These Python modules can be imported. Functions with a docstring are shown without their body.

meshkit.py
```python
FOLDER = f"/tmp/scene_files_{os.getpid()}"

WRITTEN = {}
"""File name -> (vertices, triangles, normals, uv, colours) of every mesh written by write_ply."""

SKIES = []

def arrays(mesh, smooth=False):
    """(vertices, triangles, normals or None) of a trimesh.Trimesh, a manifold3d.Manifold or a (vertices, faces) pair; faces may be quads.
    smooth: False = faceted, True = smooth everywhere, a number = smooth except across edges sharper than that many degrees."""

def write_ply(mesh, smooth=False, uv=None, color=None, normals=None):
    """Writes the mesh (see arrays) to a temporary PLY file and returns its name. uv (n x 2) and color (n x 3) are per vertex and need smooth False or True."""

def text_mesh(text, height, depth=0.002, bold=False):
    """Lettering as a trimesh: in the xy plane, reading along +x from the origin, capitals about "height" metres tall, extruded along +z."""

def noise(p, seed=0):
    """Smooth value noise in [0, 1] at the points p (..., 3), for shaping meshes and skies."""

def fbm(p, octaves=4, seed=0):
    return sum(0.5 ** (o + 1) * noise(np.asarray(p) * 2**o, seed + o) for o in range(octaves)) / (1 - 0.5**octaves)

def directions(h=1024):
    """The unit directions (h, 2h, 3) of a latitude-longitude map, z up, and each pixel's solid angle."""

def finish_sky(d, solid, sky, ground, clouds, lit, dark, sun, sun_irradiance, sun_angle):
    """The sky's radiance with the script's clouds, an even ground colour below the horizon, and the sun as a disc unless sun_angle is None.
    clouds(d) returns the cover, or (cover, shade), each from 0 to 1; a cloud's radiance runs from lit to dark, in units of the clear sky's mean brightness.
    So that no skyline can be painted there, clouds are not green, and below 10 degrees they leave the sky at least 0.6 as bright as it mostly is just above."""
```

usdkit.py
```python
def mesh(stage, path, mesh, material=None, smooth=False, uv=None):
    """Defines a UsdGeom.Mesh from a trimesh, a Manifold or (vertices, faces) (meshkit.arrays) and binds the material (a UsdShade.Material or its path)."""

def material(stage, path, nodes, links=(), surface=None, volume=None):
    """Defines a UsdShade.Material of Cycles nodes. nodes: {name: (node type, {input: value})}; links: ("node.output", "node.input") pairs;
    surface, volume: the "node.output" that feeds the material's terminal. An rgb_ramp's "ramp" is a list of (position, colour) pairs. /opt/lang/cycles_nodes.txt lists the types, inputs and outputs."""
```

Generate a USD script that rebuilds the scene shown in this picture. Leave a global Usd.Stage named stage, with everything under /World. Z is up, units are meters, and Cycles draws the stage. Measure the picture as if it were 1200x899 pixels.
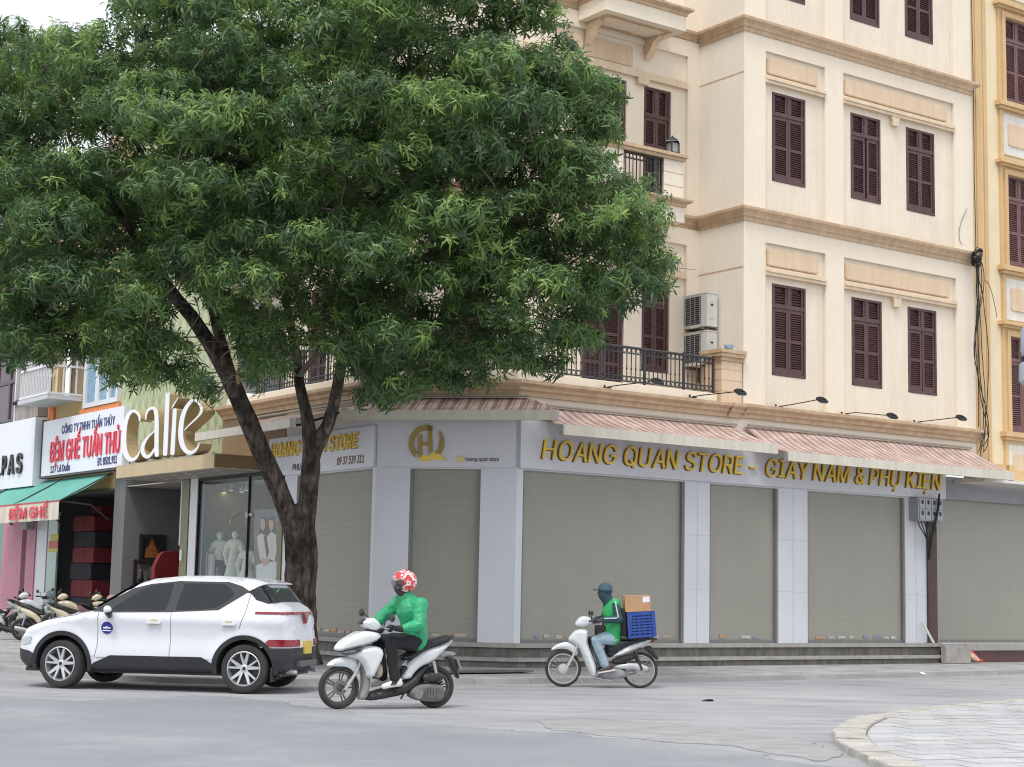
import math, random, sys
import numpy as np, trimesh, manifold3d as m3
import shapely.geometry as sg
from shapely import affinity
from shapely.ops import unary_union
from pxr import Usd, UsdGeom, UsdLux, UsdShade, Gf, Sdf, Vt
import usdkit, meshkit

stage = Usd.Stage.CreateInMemory()
UsdGeom.SetStageUpAxis(stage, UsdGeom.Tokens.z)
UsdGeom.SetStageMetersPerUnit(stage, 1.0)
UsdGeom.Xform.Define(stage, '/World')
UsdGeom.Scope.Define(stage, '/World/Looks')
rng = np.random.default_rng(7)

# ------------------------------------------------------------------ camera, sky, sun, exposure
F, PIT, ROL, A, H = 1946., .125665, .02056, .61773, 1.45      # focal length in photo pixels, pitch, roll, street angle, eye height
fw = np.array([0, math.cos(PIT), math.sin(PIT)]); _u = np.array([0, -math.sin(PIT), math.cos(PIT)]); _r = np.array([1., 0, 0])
RT = math.cos(ROL)*_r + math.sin(ROL)*_u; UP = -math.sin(ROL)*_r + math.cos(ROL)*_u
EYE = np.array([0, 0, H])
cam = UsdGeom.Camera.Define(stage, '/World/camera')
M4 = np.eye(4); M4[0, :3], M4[1, :3], M4[2, :3], M4[3, :3] = RT, UP, -fw, EYE
cam.AddTransformOp().Set(Gf.Matrix4d(*M4.ravel().tolist()))
cam.CreateHorizontalApertureAttr(36.0); cam.CreateVerticalApertureAttr(36.0*767/1024)
cam.CreateFocalLengthAttr(36.0*F/1200); cam.CreateClippingRangeAttr(Gf.Vec2f(.1, 1000))
EXPOSURE, SKY, SUN, SUN_EL, SUN_AZ = 0.50, .105, .38, math.radians(62), math.radians(200)
cam.CreateExposureAttr(EXPOSURE)

dome = UsdLux.DomeLight.Define(stage, '/World/sky')
dome.CreateIntensityAttr(1.0)
_sky = usdkit.material(stage, '/World/Looks/sky_look', {
    'tc': ('texture_coordinate', {}),
    'mp': ('mapping', {'scale': (1, 1, 2.4)}),
    'n': ('noise_texture', {'scale': 2.2, 'detail': 5.0, 'roughness': .55}),
    'ra': ('rgb_ramp', {'ramp': [(.25, (7.2, 7.6, 8.1)), (.75, (10.5, 10.7, 10.9))]}),
    's': ('sky_texture', {'sky_type': 'single_scattering', 'sun_disc': False, 'sun_elevation': SUN_EL, 'sun_rotation': SUN_AZ, 'aerosol_density': 3.0}),
    'm': ('mix', {'fac': .93}),
    'sx': ('separate_xyz', {}), 'gr': ('rgb_ramp', {'ramp': [(0, (.78, .79, .80)), (.25, (.9, .9, .9)), (1, (1.3, 1.3, 1.3))]}), 'gm': ('mix', {'mix_type': 'multiply', 'fac': 1.}),
    'b': ('background_shader', {'strength': SKY})},
    [('tc.generated', 'mp.vector'), ('mp.vector', 'n.vector'), ('n.fac', 'ra.fac'), ('s.color', 'm.color1'), ('ra.color', 'gm.color1'), ('tc.generated', 'sx.vector'), ('sx.z', 'gr.fac'), ('gr.color', 'gm.color2'), ('gm.color', 'm.color2'), ('m.color', 'b.color')], surface='b.background')
UsdShade.MaterialBindingAPI.Apply(dome.GetPrim()).Bind(_sky)
sun = UsdLux.DistantLight.Define(stage, '/World/sun')
sun.CreateNormalizeAttr(True); sun.CreateIntensityAttr(SUN); sun.CreateAngleAttr(16.0); sun.CreateColorAttr(Gf.Vec3f(1, .965, .92))
_d = np.array([math.sin(SUN_AZ)*math.cos(SUN_EL), math.cos(SUN_AZ)*math.cos(SUN_EL), math.sin(SUN_EL)])
sun.AddRotateXYZOp().Set(Gf.Vec3f(math.degrees(math.acos(_d[2])), 0, math.degrees(math.atan2(_d[0], -_d[1]))))

# ------------------------------------------------------------------ pixel measurements -> points on real planes
def ray(x, y): return (x-600)*RT - (y-449.5)*UP + F*fw
U = np.array([math.cos(A), math.sin(A), 0]); N = np.array([-math.sin(A), math.cos(A), 0])
def ground(x, y, z=0.):
    d = ray(x, y); return EYE + (z-H)/d[2]*d
def onplane(x, y, p, n):
    d = ray(x, y); return EYE + ((p-EYE)@n)/(d@n)*d
O = ground(830, 777.6, .12); O[2] = 0                         # foot of the shop front: origin of the building frame (s along, t inwards, z up)
def W(s, t, z=0.): return O + s*U + t*N + np.array([0, 0, z])
def loc(P): q = np.asarray(P)-O; return np.array([q@U, q@N, q[2]])
def Rp(x, y, t=0.): return loc(onplane(x, y, O+t*N, N))
def Lp(x, y, s): return loc(onplane(x, y, O+s*U, U))
def depth_pt(x, y, d):                                        # the point seen at photo position x, y, d metres ahead
    r = ray(x, y); return EYE + r*(d/F)

# ------------------------------------------------------------------ meshes
def _bevel_box():
    p = [[sx*(1-(k == 0)*.2), sy*(1-(k == 1)*.2), sz*(1-(k == 2)*.2)] for sx in (-1, 1) for sy in (-1, 1) for sz in (-1, 1) for k in (0, 1, 2)]
    h = trimesh.Trimesh(np.array(p, float)).convex_hull if False else None
    t = trimesh.convex.convex_hull(np.array(p, float))
    v = np.array(t.vertices)
    return np.sign(v), (np.abs(v) < .9).astype(float), np.array(t.faces)
_BS, _BI, _BF = _bevel_box()
_CF = np.array([[0, 2, 3], [0, 3, 1], [4, 5, 7], [4, 7, 6], [0, 1, 5], [0, 5, 4], [2, 6, 7], [2, 7, 3], [0, 4, 6], [0, 6, 2], [1, 3, 7], [1, 7, 5]])

class MB:
    """collects shapes; xf=(x, y, angle in degrees) turns and moves them in the plan"""
    def __init__(s, xf=None): s.v, s.f, s.n, s.xf = [], [], 0, xf
    def add(s, v, f):
        v = np.asarray(v, float); f = np.asarray(f, int)
        if f.shape[1] == 4: f = np.vstack([f[:, [0, 1, 2]], f[:, [0, 2, 3]]])
        s.v.append(v); s.f.append(f+s.n); s.n += len(v); return s
    def tm(s, t): return s.add(t.vertices, t.faces)
    def mani(s, m):
        q = m.to_mesh(); return s.add(q.vert_properties[:, :3], q.tri_verts)
    def box(s, x0, x1, y0, y1, z0, z1, b=0.):
        c = np.array([(x0+x1)/2, (y0+y1)/2, (z0+z1)/2]); h = np.abs(np.array([x1-x0, y1-y0, z1-z0]))/2
        if b <= 0:
            v = np.array([[i, j, k] for i in (-1, 1) for j in (-1, 1) for k in (-1, 1)])*h+c
            return s.add(v, _CF)
        b = min(b, h.min()*.8)
        return s.add(_BS*(h-b*_BI)+c, _BF)
    def obox(s, c, h, Rm, b=0.):
        """box about centre c with half sizes h turned by the 3x3 matrix Rm (columns = axes)"""
        t = MB(); t.box(-h[0], h[0], -h[1], h[1], -h[2], h[2], b)
        return s.add(t.v[0]@np.asarray(Rm).T+np.asarray(c), t.f[0])
    def cyl(s, p0, p1, r0, r1=None, n=12, cap=True):
        return s.tube([p0, p1], [r0, r0 if r1 is None else r1], n, cap)
    def tube(s, pts, r, n=8, cap=True):
        P = np.asarray(pts, float); k = len(P); r = np.broadcast_to(r, k)
        T = np.gradient(P, axis=0); T /= np.linalg.norm(T, axis=1, keepdims=True)+1e-12
        a = np.cross(T[0], [0, 0, 1.]); a = np.cross(T[0], [1., 0, 0]) if np.linalg.norm(a) < 1e-3 else a
        a /= np.linalg.norm(a); V = []
        th = np.arange(n)*2*np.pi/n
        for i in range(k):
            a = a-(a@T[i])*T[i]; a /= np.linalg.norm(a); b = np.cross(T[i], a)
            V.append(P[i]+r[i]*(np.cos(th)[:, None]*a+np.sin(th)[:, None]*b))
        Fs = []
        for i in range(k-1):
            for j in range(n):
                j2 = (j+1) % n; Fs.append([i*n+j, i*n+j2, (i+1)*n+j2, (i+1)*n+j])
        V = np.vstack(V); s.add(V, Fs)
        if cap:
            for i in (0, k-1):
                c = np.vstack([V[i*n:(i+1)*n], P[i]])
                s.add(c, [[(j+1) % n, j, n] if i == 0 else [j, (j+1) % n, n] for j in range(n)])
        return s
    def prism(s, poly, d0, d1, axes='xzy'):
        """extrudes a polygon given in the first two axes along the third"""
        if not hasattr(poly, 'geom_type'): poly = sg.Polygon(poly)
        for g in getattr(poly, 'geoms', [poly]):
            if g.is_empty or g.area < 1e-9: continue
            t = trimesh.creation.extrude_polygon(g, abs(d1-d0), engine='earcut'); v = np.array(t.vertices); v[:, 2] += min(d0, d1)
            o = np.zeros_like(v); ix = ['xyz'.index(c) for c in axes]
            for q in range(3): o[:, ix[q]] = v[:, q]
            f = np.array(t.faces)
            e = np.zeros((3, 3)); e[0, ix[0]] = e[1, ix[1]] = e[2, ix[2]] = 1
            if np.linalg.det(e) < 0: f = f[:, ::-1]
            s.add(o, f)
        return s
    def lathe(s, prof, n=24, M=None, o=(0, 0, 0)):
        """turns a profile of (radius, height) about an axis; M's columns are the turned x, y and axis"""
        prof = np.asarray(prof, float); th = np.arange(n)*2*np.pi/n; k = len(prof)
        V = np.stack([np.outer(prof[:, 0], np.cos(th)), np.outer(prof[:, 0], np.sin(th)), np.repeat(prof[:, 1:2], n, 1)], -1).reshape(-1, 3)
        if M is not None: V = V@np.asarray(M, float).T
        Fs = [[i*n+j, i*n+(j+1) % n, (i+1)*n+(j+1) % n, (i+1)*n+j] for i in range(k-1) for j in range(n)]
        return s.add(V+np.asarray(o, float), Fs)
    def grid(s, V, close=False):
        """quads over an array of points (rows, columns, 3)"""
        V = np.asarray(V, float); a, b = V.shape[:2]
        Fs = [[i*b+j, i*b+(j+1) % b, (i+1)*b+(j+1) % b, (i+1)*b+j] for i in range(a-1) for j in range(b if close else b-1)]
        return s.add(V.reshape(-1, 3), Fs)
    def arr(s):
        v, f = np.vstack(s.v), np.vstack(s.f)
        if s.xf:
            x, y, a = s.xf; c, q = math.cos(math.radians(a)), math.sin(math.radians(a))
            v = np.stack([x+c*v[:, 0]-q*v[:, 1], y+q*v[:, 0]+c*v[:, 1], v[:, 2]], 1)
        return v, f

_taken = {}
def upath(p):
    n = _taken.get(p, -1)+1; _taken[p] = n
    return p if n == 0 else f'{p}_{n:03d}'

def tag(prim, label=None, cat=None, group=None, kind=None):
    for k, v in (('label', label), ('category', cat), ('group', group), ('kind', kind)):
        if v: prim.SetCustomDataByKey(k, v)

BASEF = (O, A)                   # the building frame
WORLD = (np.zeros(3), 0.)
class Thing:
    """a top-level Xform at the thing's base; its parts are given in the frame's coordinates"""
    def __init__(s, name, label, cat, group=None, frame=BASEF, base=(0, 0, 0), kind=None):
        s.base = np.array(base, float); s.path = upath('/World/'+name)
        x = UsdGeom.Xform.Define(stage, s.path); s.prim = x.GetPrim()
        place(x, frame, s.base); tag(s.prim, label, cat, group, kind)
def place(x, frame, base):
    o, a = frame; b = np.array(base, float)
    p = np.asarray(o)+np.array([b[0]*math.cos(a)-b[1]*math.sin(a), b[0]*math.sin(a)+b[1]*math.cos(a), b[2]])
    x.AddTranslateOp().Set(Gf.Vec3d(*p.tolist())); x.AddRotateZOp().Set(math.degrees(a))
class Part:
    def __init__(s, path, base): s.path, s.base = path, base
SPLIT = {'guide_rail', 'balcony_pier', 'olive_jamb', 'door_gap', 'panel_joint', 'pier_joint', 'white_frame', 'corner_post', 'rim', 'cage_rail', 'tape', 'window_frame', 'orange_band', 'glass_clamp', 'canopy_fascia', 'soffit', 'interior_wall', 'carved_back', 'handle_guard', 'door_handle', 'glass_panel', 'step_tread', 'cover', 'rail', 'panel_pilaster'}
def build(mb, name, mat, parent, smooth=False, kind=None, label=None):
    if name in SPLIT and isinstance(mb, MB) and len(mb.v) > 1:
        for v_, f_ in zip(mb.v, mb.f):
            one = MB(mb.xf); one.add(v_, f_-f_.min()); last = build(one, name, mat, parent, smooth, kind, label)
        return last
    v, f = mb.arr() if isinstance(mb, MB) else (np.asarray(mb[0], float), np.asarray(mb[1]))
    p = upath(parent.path+'/'+name)
    m = usdkit.mesh(stage, p, (v-parent.base, f), mat, smooth)
    m.CreateDoubleSidedAttr(True)
    tag(m.GetPrim(), label, None, None, kind)
    return Part(p, parent.base)
def solo(mb, name, mat, label, cat, group=None, frame=BASEF, base=(0, 0, 0), smooth=False, kind=None):
    """a thing that is one mesh"""
    v, f = mb.arr() if isinstance(mb, MB) else mb
    p = upath('/World/'+name)
    m = usdkit.mesh(stage, p, (np.asarray(v)-np.array(base, float), f), mat, smooth); m.CreateDoubleSidedAttr(True)
    place(m, frame, base); tag(m.GetPrim(), label, cat, group, kind)
    return Part(p, np.array(base, float))
def copy_thing(src, name, frame, base, label, cat, group):
    p = upath('/World/'+name); x = UsdGeom.Xform.Define(stage, p)
    x.GetPrim().GetReferences().AddInternalReference(src.path); x.GetPrim().SetInstanceable(True)
    x.ClearXformOpOrder()
    o, a = frame; b = np.array(base, float)
    q = np.asarray(o)+np.array([b[0]*math.cos(a)-b[1]*math.sin(a), b[0]*math.sin(a)+b[1]*math.cos(a), b[2]])
    x.GetPrim().GetAttribute('xformOp:translate').Set(Gf.Vec3d(*q.tolist())); x.GetPrim().GetAttribute('xformOp:rotateZ').Set(math.degrees(a))
    x.SetXformOpOrder([UsdGeom.XformOp(x.GetPrim().GetAttribute('xformOp:translate')), UsdGeom.XformOp(x.GetPrim().GetAttribute('xformOp:rotateZ'))])
    tag(x.GetPrim(), label, cat, group)
    return x.GetPrim()

# ------------------------------------------------------------------ materials
_mats = {}
def srgb(*c):
    c = np.array(c, float)/255
    return np.where(c < .04045, c/12.92, ((c+.055)/1.055)**2.4)
def mat(name, col, rough=.6, var=.07, scale=2.5, bump=0., bscale=60., metal=0., streak=0., coat=0., spec=.5, trans=0., dirt=None, dirtamt=.5, dscale=1.2, vec='object', emit=None, stretch=(1, 1, 1)):
    """painted, plastered, woven or cast surface: base colour broken up by noise, optional rain streaks, dirt and fine relief"""
    if name in _mats: return _mats[name]
    c = np.array(col, float)
    nodes = {'tc': ('texture_coordinate', {}), 'mp': ('mapping', {'scale': stretch}),
             'n': ('noise_texture', {'scale': scale, 'detail': 6.0, 'roughness': .6}),
             'r': ('rgb_ramp', {'ramp': [(.3, tuple(np.clip(c*(1-var), 0, 1))), (.7, tuple(np.clip(c*(1+var), 0, 1)))]}),
             'p': ('principled_bsdf', {'roughness': rough, 'metallic': metal, 'coat_weight': coat, 'specular_ior_level': spec, 'transmission_weight': trans})}
    links = [('tc.'+vec, 'mp.vector'), ('mp.vector', 'n.vector'), ('n.fac', 'r.fac')]
    out = 'r.color'
    if streak:
        nodes['m2'] = ('mapping', {'scale': (3.2, 3.2, .22)}); nodes['n2'] = ('noise_texture', {'scale': 2.0, 'detail': 5.0, 'roughness': .65})
        nodes['r2'] = ('rgb_ramp', {'ramp': [(.42, (1-streak, 1-streak*1.05, 1-streak*1.15)), (.6, (1, 1, 1))]})
        nodes['x'] = ('mix', {'mix_type': 'multiply', 'fac': 1.0})
        links += [('tc.'+vec, 'm2.vector'), ('m2.vector', 'n2.vector'), ('n2.fac', 'r2.fac'), (out, 'x.color1'), ('r2.color', 'x.color2')]; out = 'x.color'
    if dirt is not None:
        nodes['n3'] = ('noise_texture', {'scale': dscale, 'detail': 8.0, 'roughness': .7})
        nodes['r3'] = ('rgb_ramp', {'ramp': [(.48, (0, 0, 0)), (.68, (dirtamt,)*3)]})
        nodes['y'] = ('mix', {'color2': tuple(dirt)})
        links += [('tc.'+vec, 'n3.vector'), ('n3.fac', 'r3.fac'), ('r3.color', 'y.fac'), (out, 'y.color1')]; out = 'y.color'
    links.append((out, 'p.base_color'))
    if emit is not None: nodes['p'][1].update({'emission_color': tuple(emit[:3]), 'emission_strength': emit[3]})
    if bump:
        nodes['nb'] = ('noise_texture', {'scale': bscale, 'detail': 4.0}); nodes['b'] = ('bump', {'strength': min(1., bump), 'distance': .01})
        links += [('mp.vector', 'nb.vector'), ('nb.fac', 'b.height'), ('b.normal', 'p.normal')]
    _mats[name] = usdkit.material(stage, '/World/Looks/'+name, nodes, links, surface='p.BSDF')
    return _mats[name]

def glass_mat(name, tint=(1, 1, 1), fac_ior=1.5, dark=None):
    """window pane: see-through with a reflection"""
    if name in _mats: return _mats[name]
    _mats[name] = usdkit.material(stage, '/World/Looks/'+name, {
        't': ('transparent_bsdf', {'color': tint}), 'g': ('glossy_bsdf', {'color': (.95, .97, 1.), 'roughness': .015}),
        'm': ('mix_closure', {'fac': .055})},
        [('t.BSDF', 'm.closure1'), ('g.BSDF', 'm.closure2')], surface='m.closure')
    return _mats[name]

CREAM = mat('cream_paint', (.79, .69, .56), .75, .025, 1.1, .12, 90, streak=.03)
CREAM2 = mat('cream_plaster_worn', (.765, .67, .545), .8, .03, 1.4, .15, 90, streak=.06, dirt=(.62, .55, .45), dirtamt=.3)
PEACH = mat('peach_panel_paint', (.68, .515, .355), .75, .05, 2, .1, 90, streak=.08)
TRIM = mat('tan_moulding_paint', (.55, .395, .26), .7, .09, 3, .12, 90, streak=.15)
WHITEP = mat('white_cladding', (.66, .67, .72), .35, .03, .8, streak=.02, dirt=(.58, .58, .61), dirtamt=.3, dscale=.6)
SHUT = mat('maroon_shutter_paint', (.088, .040, .042), .5, .2, 5, .1, 60, streak=.12)
ROLL = mat('grey_roller_steel', (.325, .312, .268), .5, .03, .6, streak=.03, metal=.0)
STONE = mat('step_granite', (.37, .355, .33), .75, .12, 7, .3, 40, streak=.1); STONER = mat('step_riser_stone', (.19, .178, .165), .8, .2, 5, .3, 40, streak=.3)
IRON = mat('dark_iron_paint', (.028, .03, .036), .45, .2, 6)
GOLD = mat('gold_letter_acrylic', (.86, .62, .095), .35, .07, 4)
GOLDD = mat('gold_letter_side', (.16, .07, .02), .5, .1, 4)
CHROME = mat('bright_metal', (.62, .62, .64), .28, .08, 5, metal=.9)
STEEL = mat('galvanised_steel', (.42, .43, .45), .45, .1, 6, metal=.6)
BLACKP = mat('black_plastic', (.018, .018, .02), .45, .2, 8)
BLACKM = mat('black_rubber', (.022, .022, .023), .8, .15, 10, .3, 80)
WHITEB = mat('white_board', (.72, .74, .80), .4, .03, 1.0)
CABLE = mat('black_cable', (.015, .015, .017), .6, .1, 5)
# ------------------------------------------------------------------ the setting: road, pavements, kerbs
ASPH = usdkit.material(stage, '/World/Looks/road_asphalt', {
    'tc': ('texture_coordinate', {}),
    'a': ('noise_texture', {'scale': .22, 'detail': 6.0, 'roughness': .6}), 'ra': ('rgb_ramp', {'ramp': [(.32, (.25, .254, .265)), (.52, (.315, .318, .328)), (.7, (.36, .36, .365))]}),
    'mp': ('mapping', {'scale': (.5, 2.2, 1), 'rotation': (0, 0, -A+.1)}),
    'b': ('noise_texture', {'scale': 1.1, 'detail': 9.0, 'roughness': .75}), 'rb': ('rgb_ramp', {'ramp': [(.37, (.74, .74, .75)), (.5, (1, 1, 1)), (.66, (1.08, 1.08, 1.07))]}),
    'c': ('noise_texture', {'scale': 70., 'detail': 4.0, 'roughness': .7}), 'rc': ('rgb_ramp', {'ramp': [(.3, (.72, .72, .72)), (.5, (1, 1, 1)), (.72, (1.2, 1.2, 1.2))]}),
    'x': ('mix', {'mix_type': 'multiply', 'fac': 1.}), 'y': ('mix', {'mix_type': 'multiply', 'fac': 1.}),
    'bu': ('bump', {'strength': .35, 'distance': .012}), 'p': ('principled_bsdf', {'roughness': .82, 'specular_ior_level': .3})},
    [('tc.object', 'a.vector'), ('a.fac', 'ra.fac'), ('tc.object', 'mp.vector'), ('mp.vector', 'b.vector'), ('b.fac', 'rb.fac'), ('tc.object', 'c.vector'), ('c.fac', 'rc.fac'),
     ('ra.color', 'x.color1'), ('rb.color', 'x.color2'), ('x.color', 'y.color1'), ('rc.color', 'y.color2'), ('y.color', 'p.base_color'), ('c.fac', 'bu.height'), ('bu.normal', 'p.normal')], surface='p.BSDF')
PATCH = mat('newer_asphalt', (.205, .212, .23), .8, .07, .5, .3, 90, dirt=(.32, .325, .335), dirtamt=.6, dscale=.35)
ROUGHP = mat('broken_asphalt', (.255, .254, .256), .9, .2, 3.5, .8, 12, dirt=(.33, .33, .33), dirtamt=.7, dscale=1.8, stretch=(.6, 1.6, 1))
PAVE = usdkit.material(stage, '/World/Looks/pavement_slabs', {
    'tc': ('texture_coordinate', {}),
    'br': ('brick_texture', {'scale': 1.0, 'brick_width': .62, 'row_height': .32, 'mortar_size': .012, 'color1': (.32, .315, .31), 'color2': (.375, .37, .365), 'mortar': (.22, .215, .21), 'offset': .5}),
    'n': ('noise_texture', {'scale': 1.3, 'detail': 8., 'roughness': .7}), 'r': ('rgb_ramp', {'ramp': [(.35, (.68, .67, .66)), (.6, (1.05, 1.05, 1.05))]}),
    'x': ('mix', {'mix_type': 'multiply', 'fac': 1.}), 'bu': ('bump', {'strength': .5, 'distance': .01}), 'p': ('principled_bsdf', {'roughness': .85})},
    [('tc.object', 'br.vector'), ('tc.object', 'n.vector'), ('n.fac', 'r.fac'), ('br.color', 'x.color1'), ('r.color', 'x.color2'), ('x.color', 'p.base_color'), ('n.fac', 'bu.height'), ('bu.normal', 'p.normal')], surface='p.BSDF')
KERB = [mat(f'kerb_concrete_{w}', c, .88, .14, 4, .5, 30, dirt=(.2, .19, .18), dirtamt=.5, dscale=2) for w, c in (('pale', (.36, .355, .345)), ('grey', (.325, .32, .315)))]
SLABM = [mat(f'paving_stone_{w}', c, .8, .12, 3.0, .35, 25, dirt=(.24, .24, .24), dirtamt=.55, dscale=1.6, stretch=(1, 1, 1)) for w, c in (('pale', (.395, .395, .405)), ('blue', (.375, .38, .392)), ('grey', (.37, .37, .378)), ('worn', (.405, .40, .40)))]
CONC = mat('worn_concrete_edge', (.395, .375, .345), .9, .14, 3, .7, 20, dirt=(.22, .20, .175), dirtamt=.75, dscale=2.8)

ground_mb = MB(); ground_mb.add([[-300, -60, -.03], [300, -60, -.03], [300, 400, -.03], [-300, 400, -.03]], [[0, 1, 2, 3]])
solo(ground_mb, 'ground', mat('bare_ground', (.2, .19, .18), .9), None, None, frame=WORLD, kind='structure')
rd = MB(); gx = np.linspace(-45, 60, 106); gy = np.linspace(-8, 60, 69)
GX, GY = np.meshgrid(gx, gy, indexing='ij')
rd.grid(np.stack([GX, GY, .006*(meshkit.fbm(np.stack([GX*.3, GY*.3, 0*GX], -1), 3, 3)-.5)], -1))
solo(rd, 'road', ASPH, None, None, frame=WORLD, smooth=True, kind='structure')

def irregular(pts, amp, seed, step=.10):
    """a polygon whose edge wanders"""
    p = sg.Polygon(pts); q = p.exterior; n = max(8, int(q.length/step))
    P = np.array([q.interpolate(i/n, normalized=True).coords[0] for i in range(n)])
    d = meshkit.fbm(np.c_[P*1.7, np.zeros(n)], 4, seed)-.5; e = meshkit.fbm(np.c_[P*1.7, np.ones(n)*9], 4, seed+5)-.5
    d += .35*(meshkit.fbm(np.c_[P*7, np.zeros(n)], 3, seed+2)-.5); e += .35*(meshkit.fbm(np.c_[P*7, np.ones(n)*4], 3, seed+3)-.5)
    return sg.Polygon(P+amp*np.c_[d, e]).buffer(0)
def G2(*pp): return [tuple(ground(x, y)[:2]) for x, y in pp]
pm = MB(); pm.prism(irregular(G2((-80, 815), (100, 822), (235, 815), (330, 824), (430, 838), (530, 851), (640, 859), (760, 870), (880, 884), (1000, 905), (1000, 980), (-80, 980)), .5, 4), -.03, .0070, 'xyz')
solo(pm, 'asphalt_patch', PATCH, None, None, frame=WORLD, kind='structure')
pm = MB(); pm.prism(irregular(G2((640, 846), (720, 842), (820, 850), (930, 862), (975, 880), (960, 893), (860, 876), (760, 866), (660, 856)), .5, 14), -.03, .0092, 'xyz')
solo(pm, 'broken_asphalt', ROUGHP, None, None, frame=WORLD, kind='structure')

# far pavement: its outer edge measured on the photo at road level, in the building frame
KE = [(40, -2.6), (20, -2.95), (12, -3.05), (6, -3.15), (.24, -3.6), (-3.7, -3.75), (-5.72, -3.55), (-7.9, -3.27), (-9.79, -3.0), (-11.4, -2.55), (-12.5, -1.75), (-13.2, -.6), (-13.65, 1.0), (-13.8, 3.), (-13.8, 12), (-13.8, 60)]
_ke = sg.LineString(KE)
pv = MB(); pv.prism(sg.Polygon(KE+[(-4, 60), (-4, 10), (40, 10)]).buffer(-.14, join_style=2), .02, .088, 'xyz')
solo(pv, 'pavement', PAVE, None, None, kind='structure')
kerb = Thing('kerb', None, None, kind='structure')
L0, i = 0., 0
while L0 < _ke.length-1:
    a, b = np.array(_ke.interpolate(L0+.004).coords[0]), np.array(_ke.interpolate(L0+.996).coords[0])
    if -25 < a[1] < 32 and a[0] < 24:
        d = (b-a)/np.linalg.norm(b-a); nrm = np.array([-d[1], d[0]]); nrm = nrm if nrm@np.array([1., 6.]) > 0 else -nrm
        k = MB(); q = .01*rng.random(2)
        hgt = .082+.014*rng.random()
        v = [a+nrm*q[0], b+nrm*q[1], b+nrm*.2, a+nrm*.2]
        c = np.array([(a+b)/2+nrm*.1])[0]
        Rm = np.array([[d[0], nrm[0], 0], [d[1], nrm[1], 0], [0, 0, 1]])
        k.obox((c[0], c[1], hgt/2-.02), (np.linalg.norm(b-a)/2, .1, hgt/2+.02), Rm, .018)
        build(k, 'kerb_stone', KERB[int(rng.random()*2)], kerb)
    L0 += 1.0

# near pavement at the corner, bottom right, with a worn concrete edge and stone slabs
island_edge = G2((1330, 815), (1260, 818), (1200, 822), (1120, 828), (1062, 834), (1010, 843), (982, 856), (976, 868), (985, 880), (1010, 893), (1035, 905), (1075, 925), (1130, 955))
_ie = sg.LineString(island_edge)
far_r = [tuple(ground(1500, 950)[:2]), tuple(ground(1500, 815)[:2])]
ipoly = sg.Polygon(list(_ie.coords)+far_r).buffer(0)
smooth_edge = np.array([_ie.interpolate(t, normalized=True).coords[0] for t in np.linspace(0, 1, 60)])
for _ in range(3): smooth_edge[1:-1] = (smooth_edge[:-2]+2*smooth_edge[1:-1]+smooth_edge[2:])/4
ipoly = sg.Polygon([tuple(p) for p in smooth_edge]+far_r).buffer(0)
inner = ipoly.buffer(-.34)
pb = MB(); pb.prism(ipoly.buffer(-.04), -.03, .018, 'xyz'); solo(pb, 'near_pavement', mat('bedding_mortar', (.22, .215, .21), .9, .15, 4), None, None, frame=WORLD, kind='structure')
edge = Thing('near_kerb', None, None, frame=WORLD, kind='structure')
ring = irregular(list(ipoly.exterior.coords), .11, 21, .05).difference(inner.buffer(.012))
cum = sg.LineString(smooth_edge)
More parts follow.
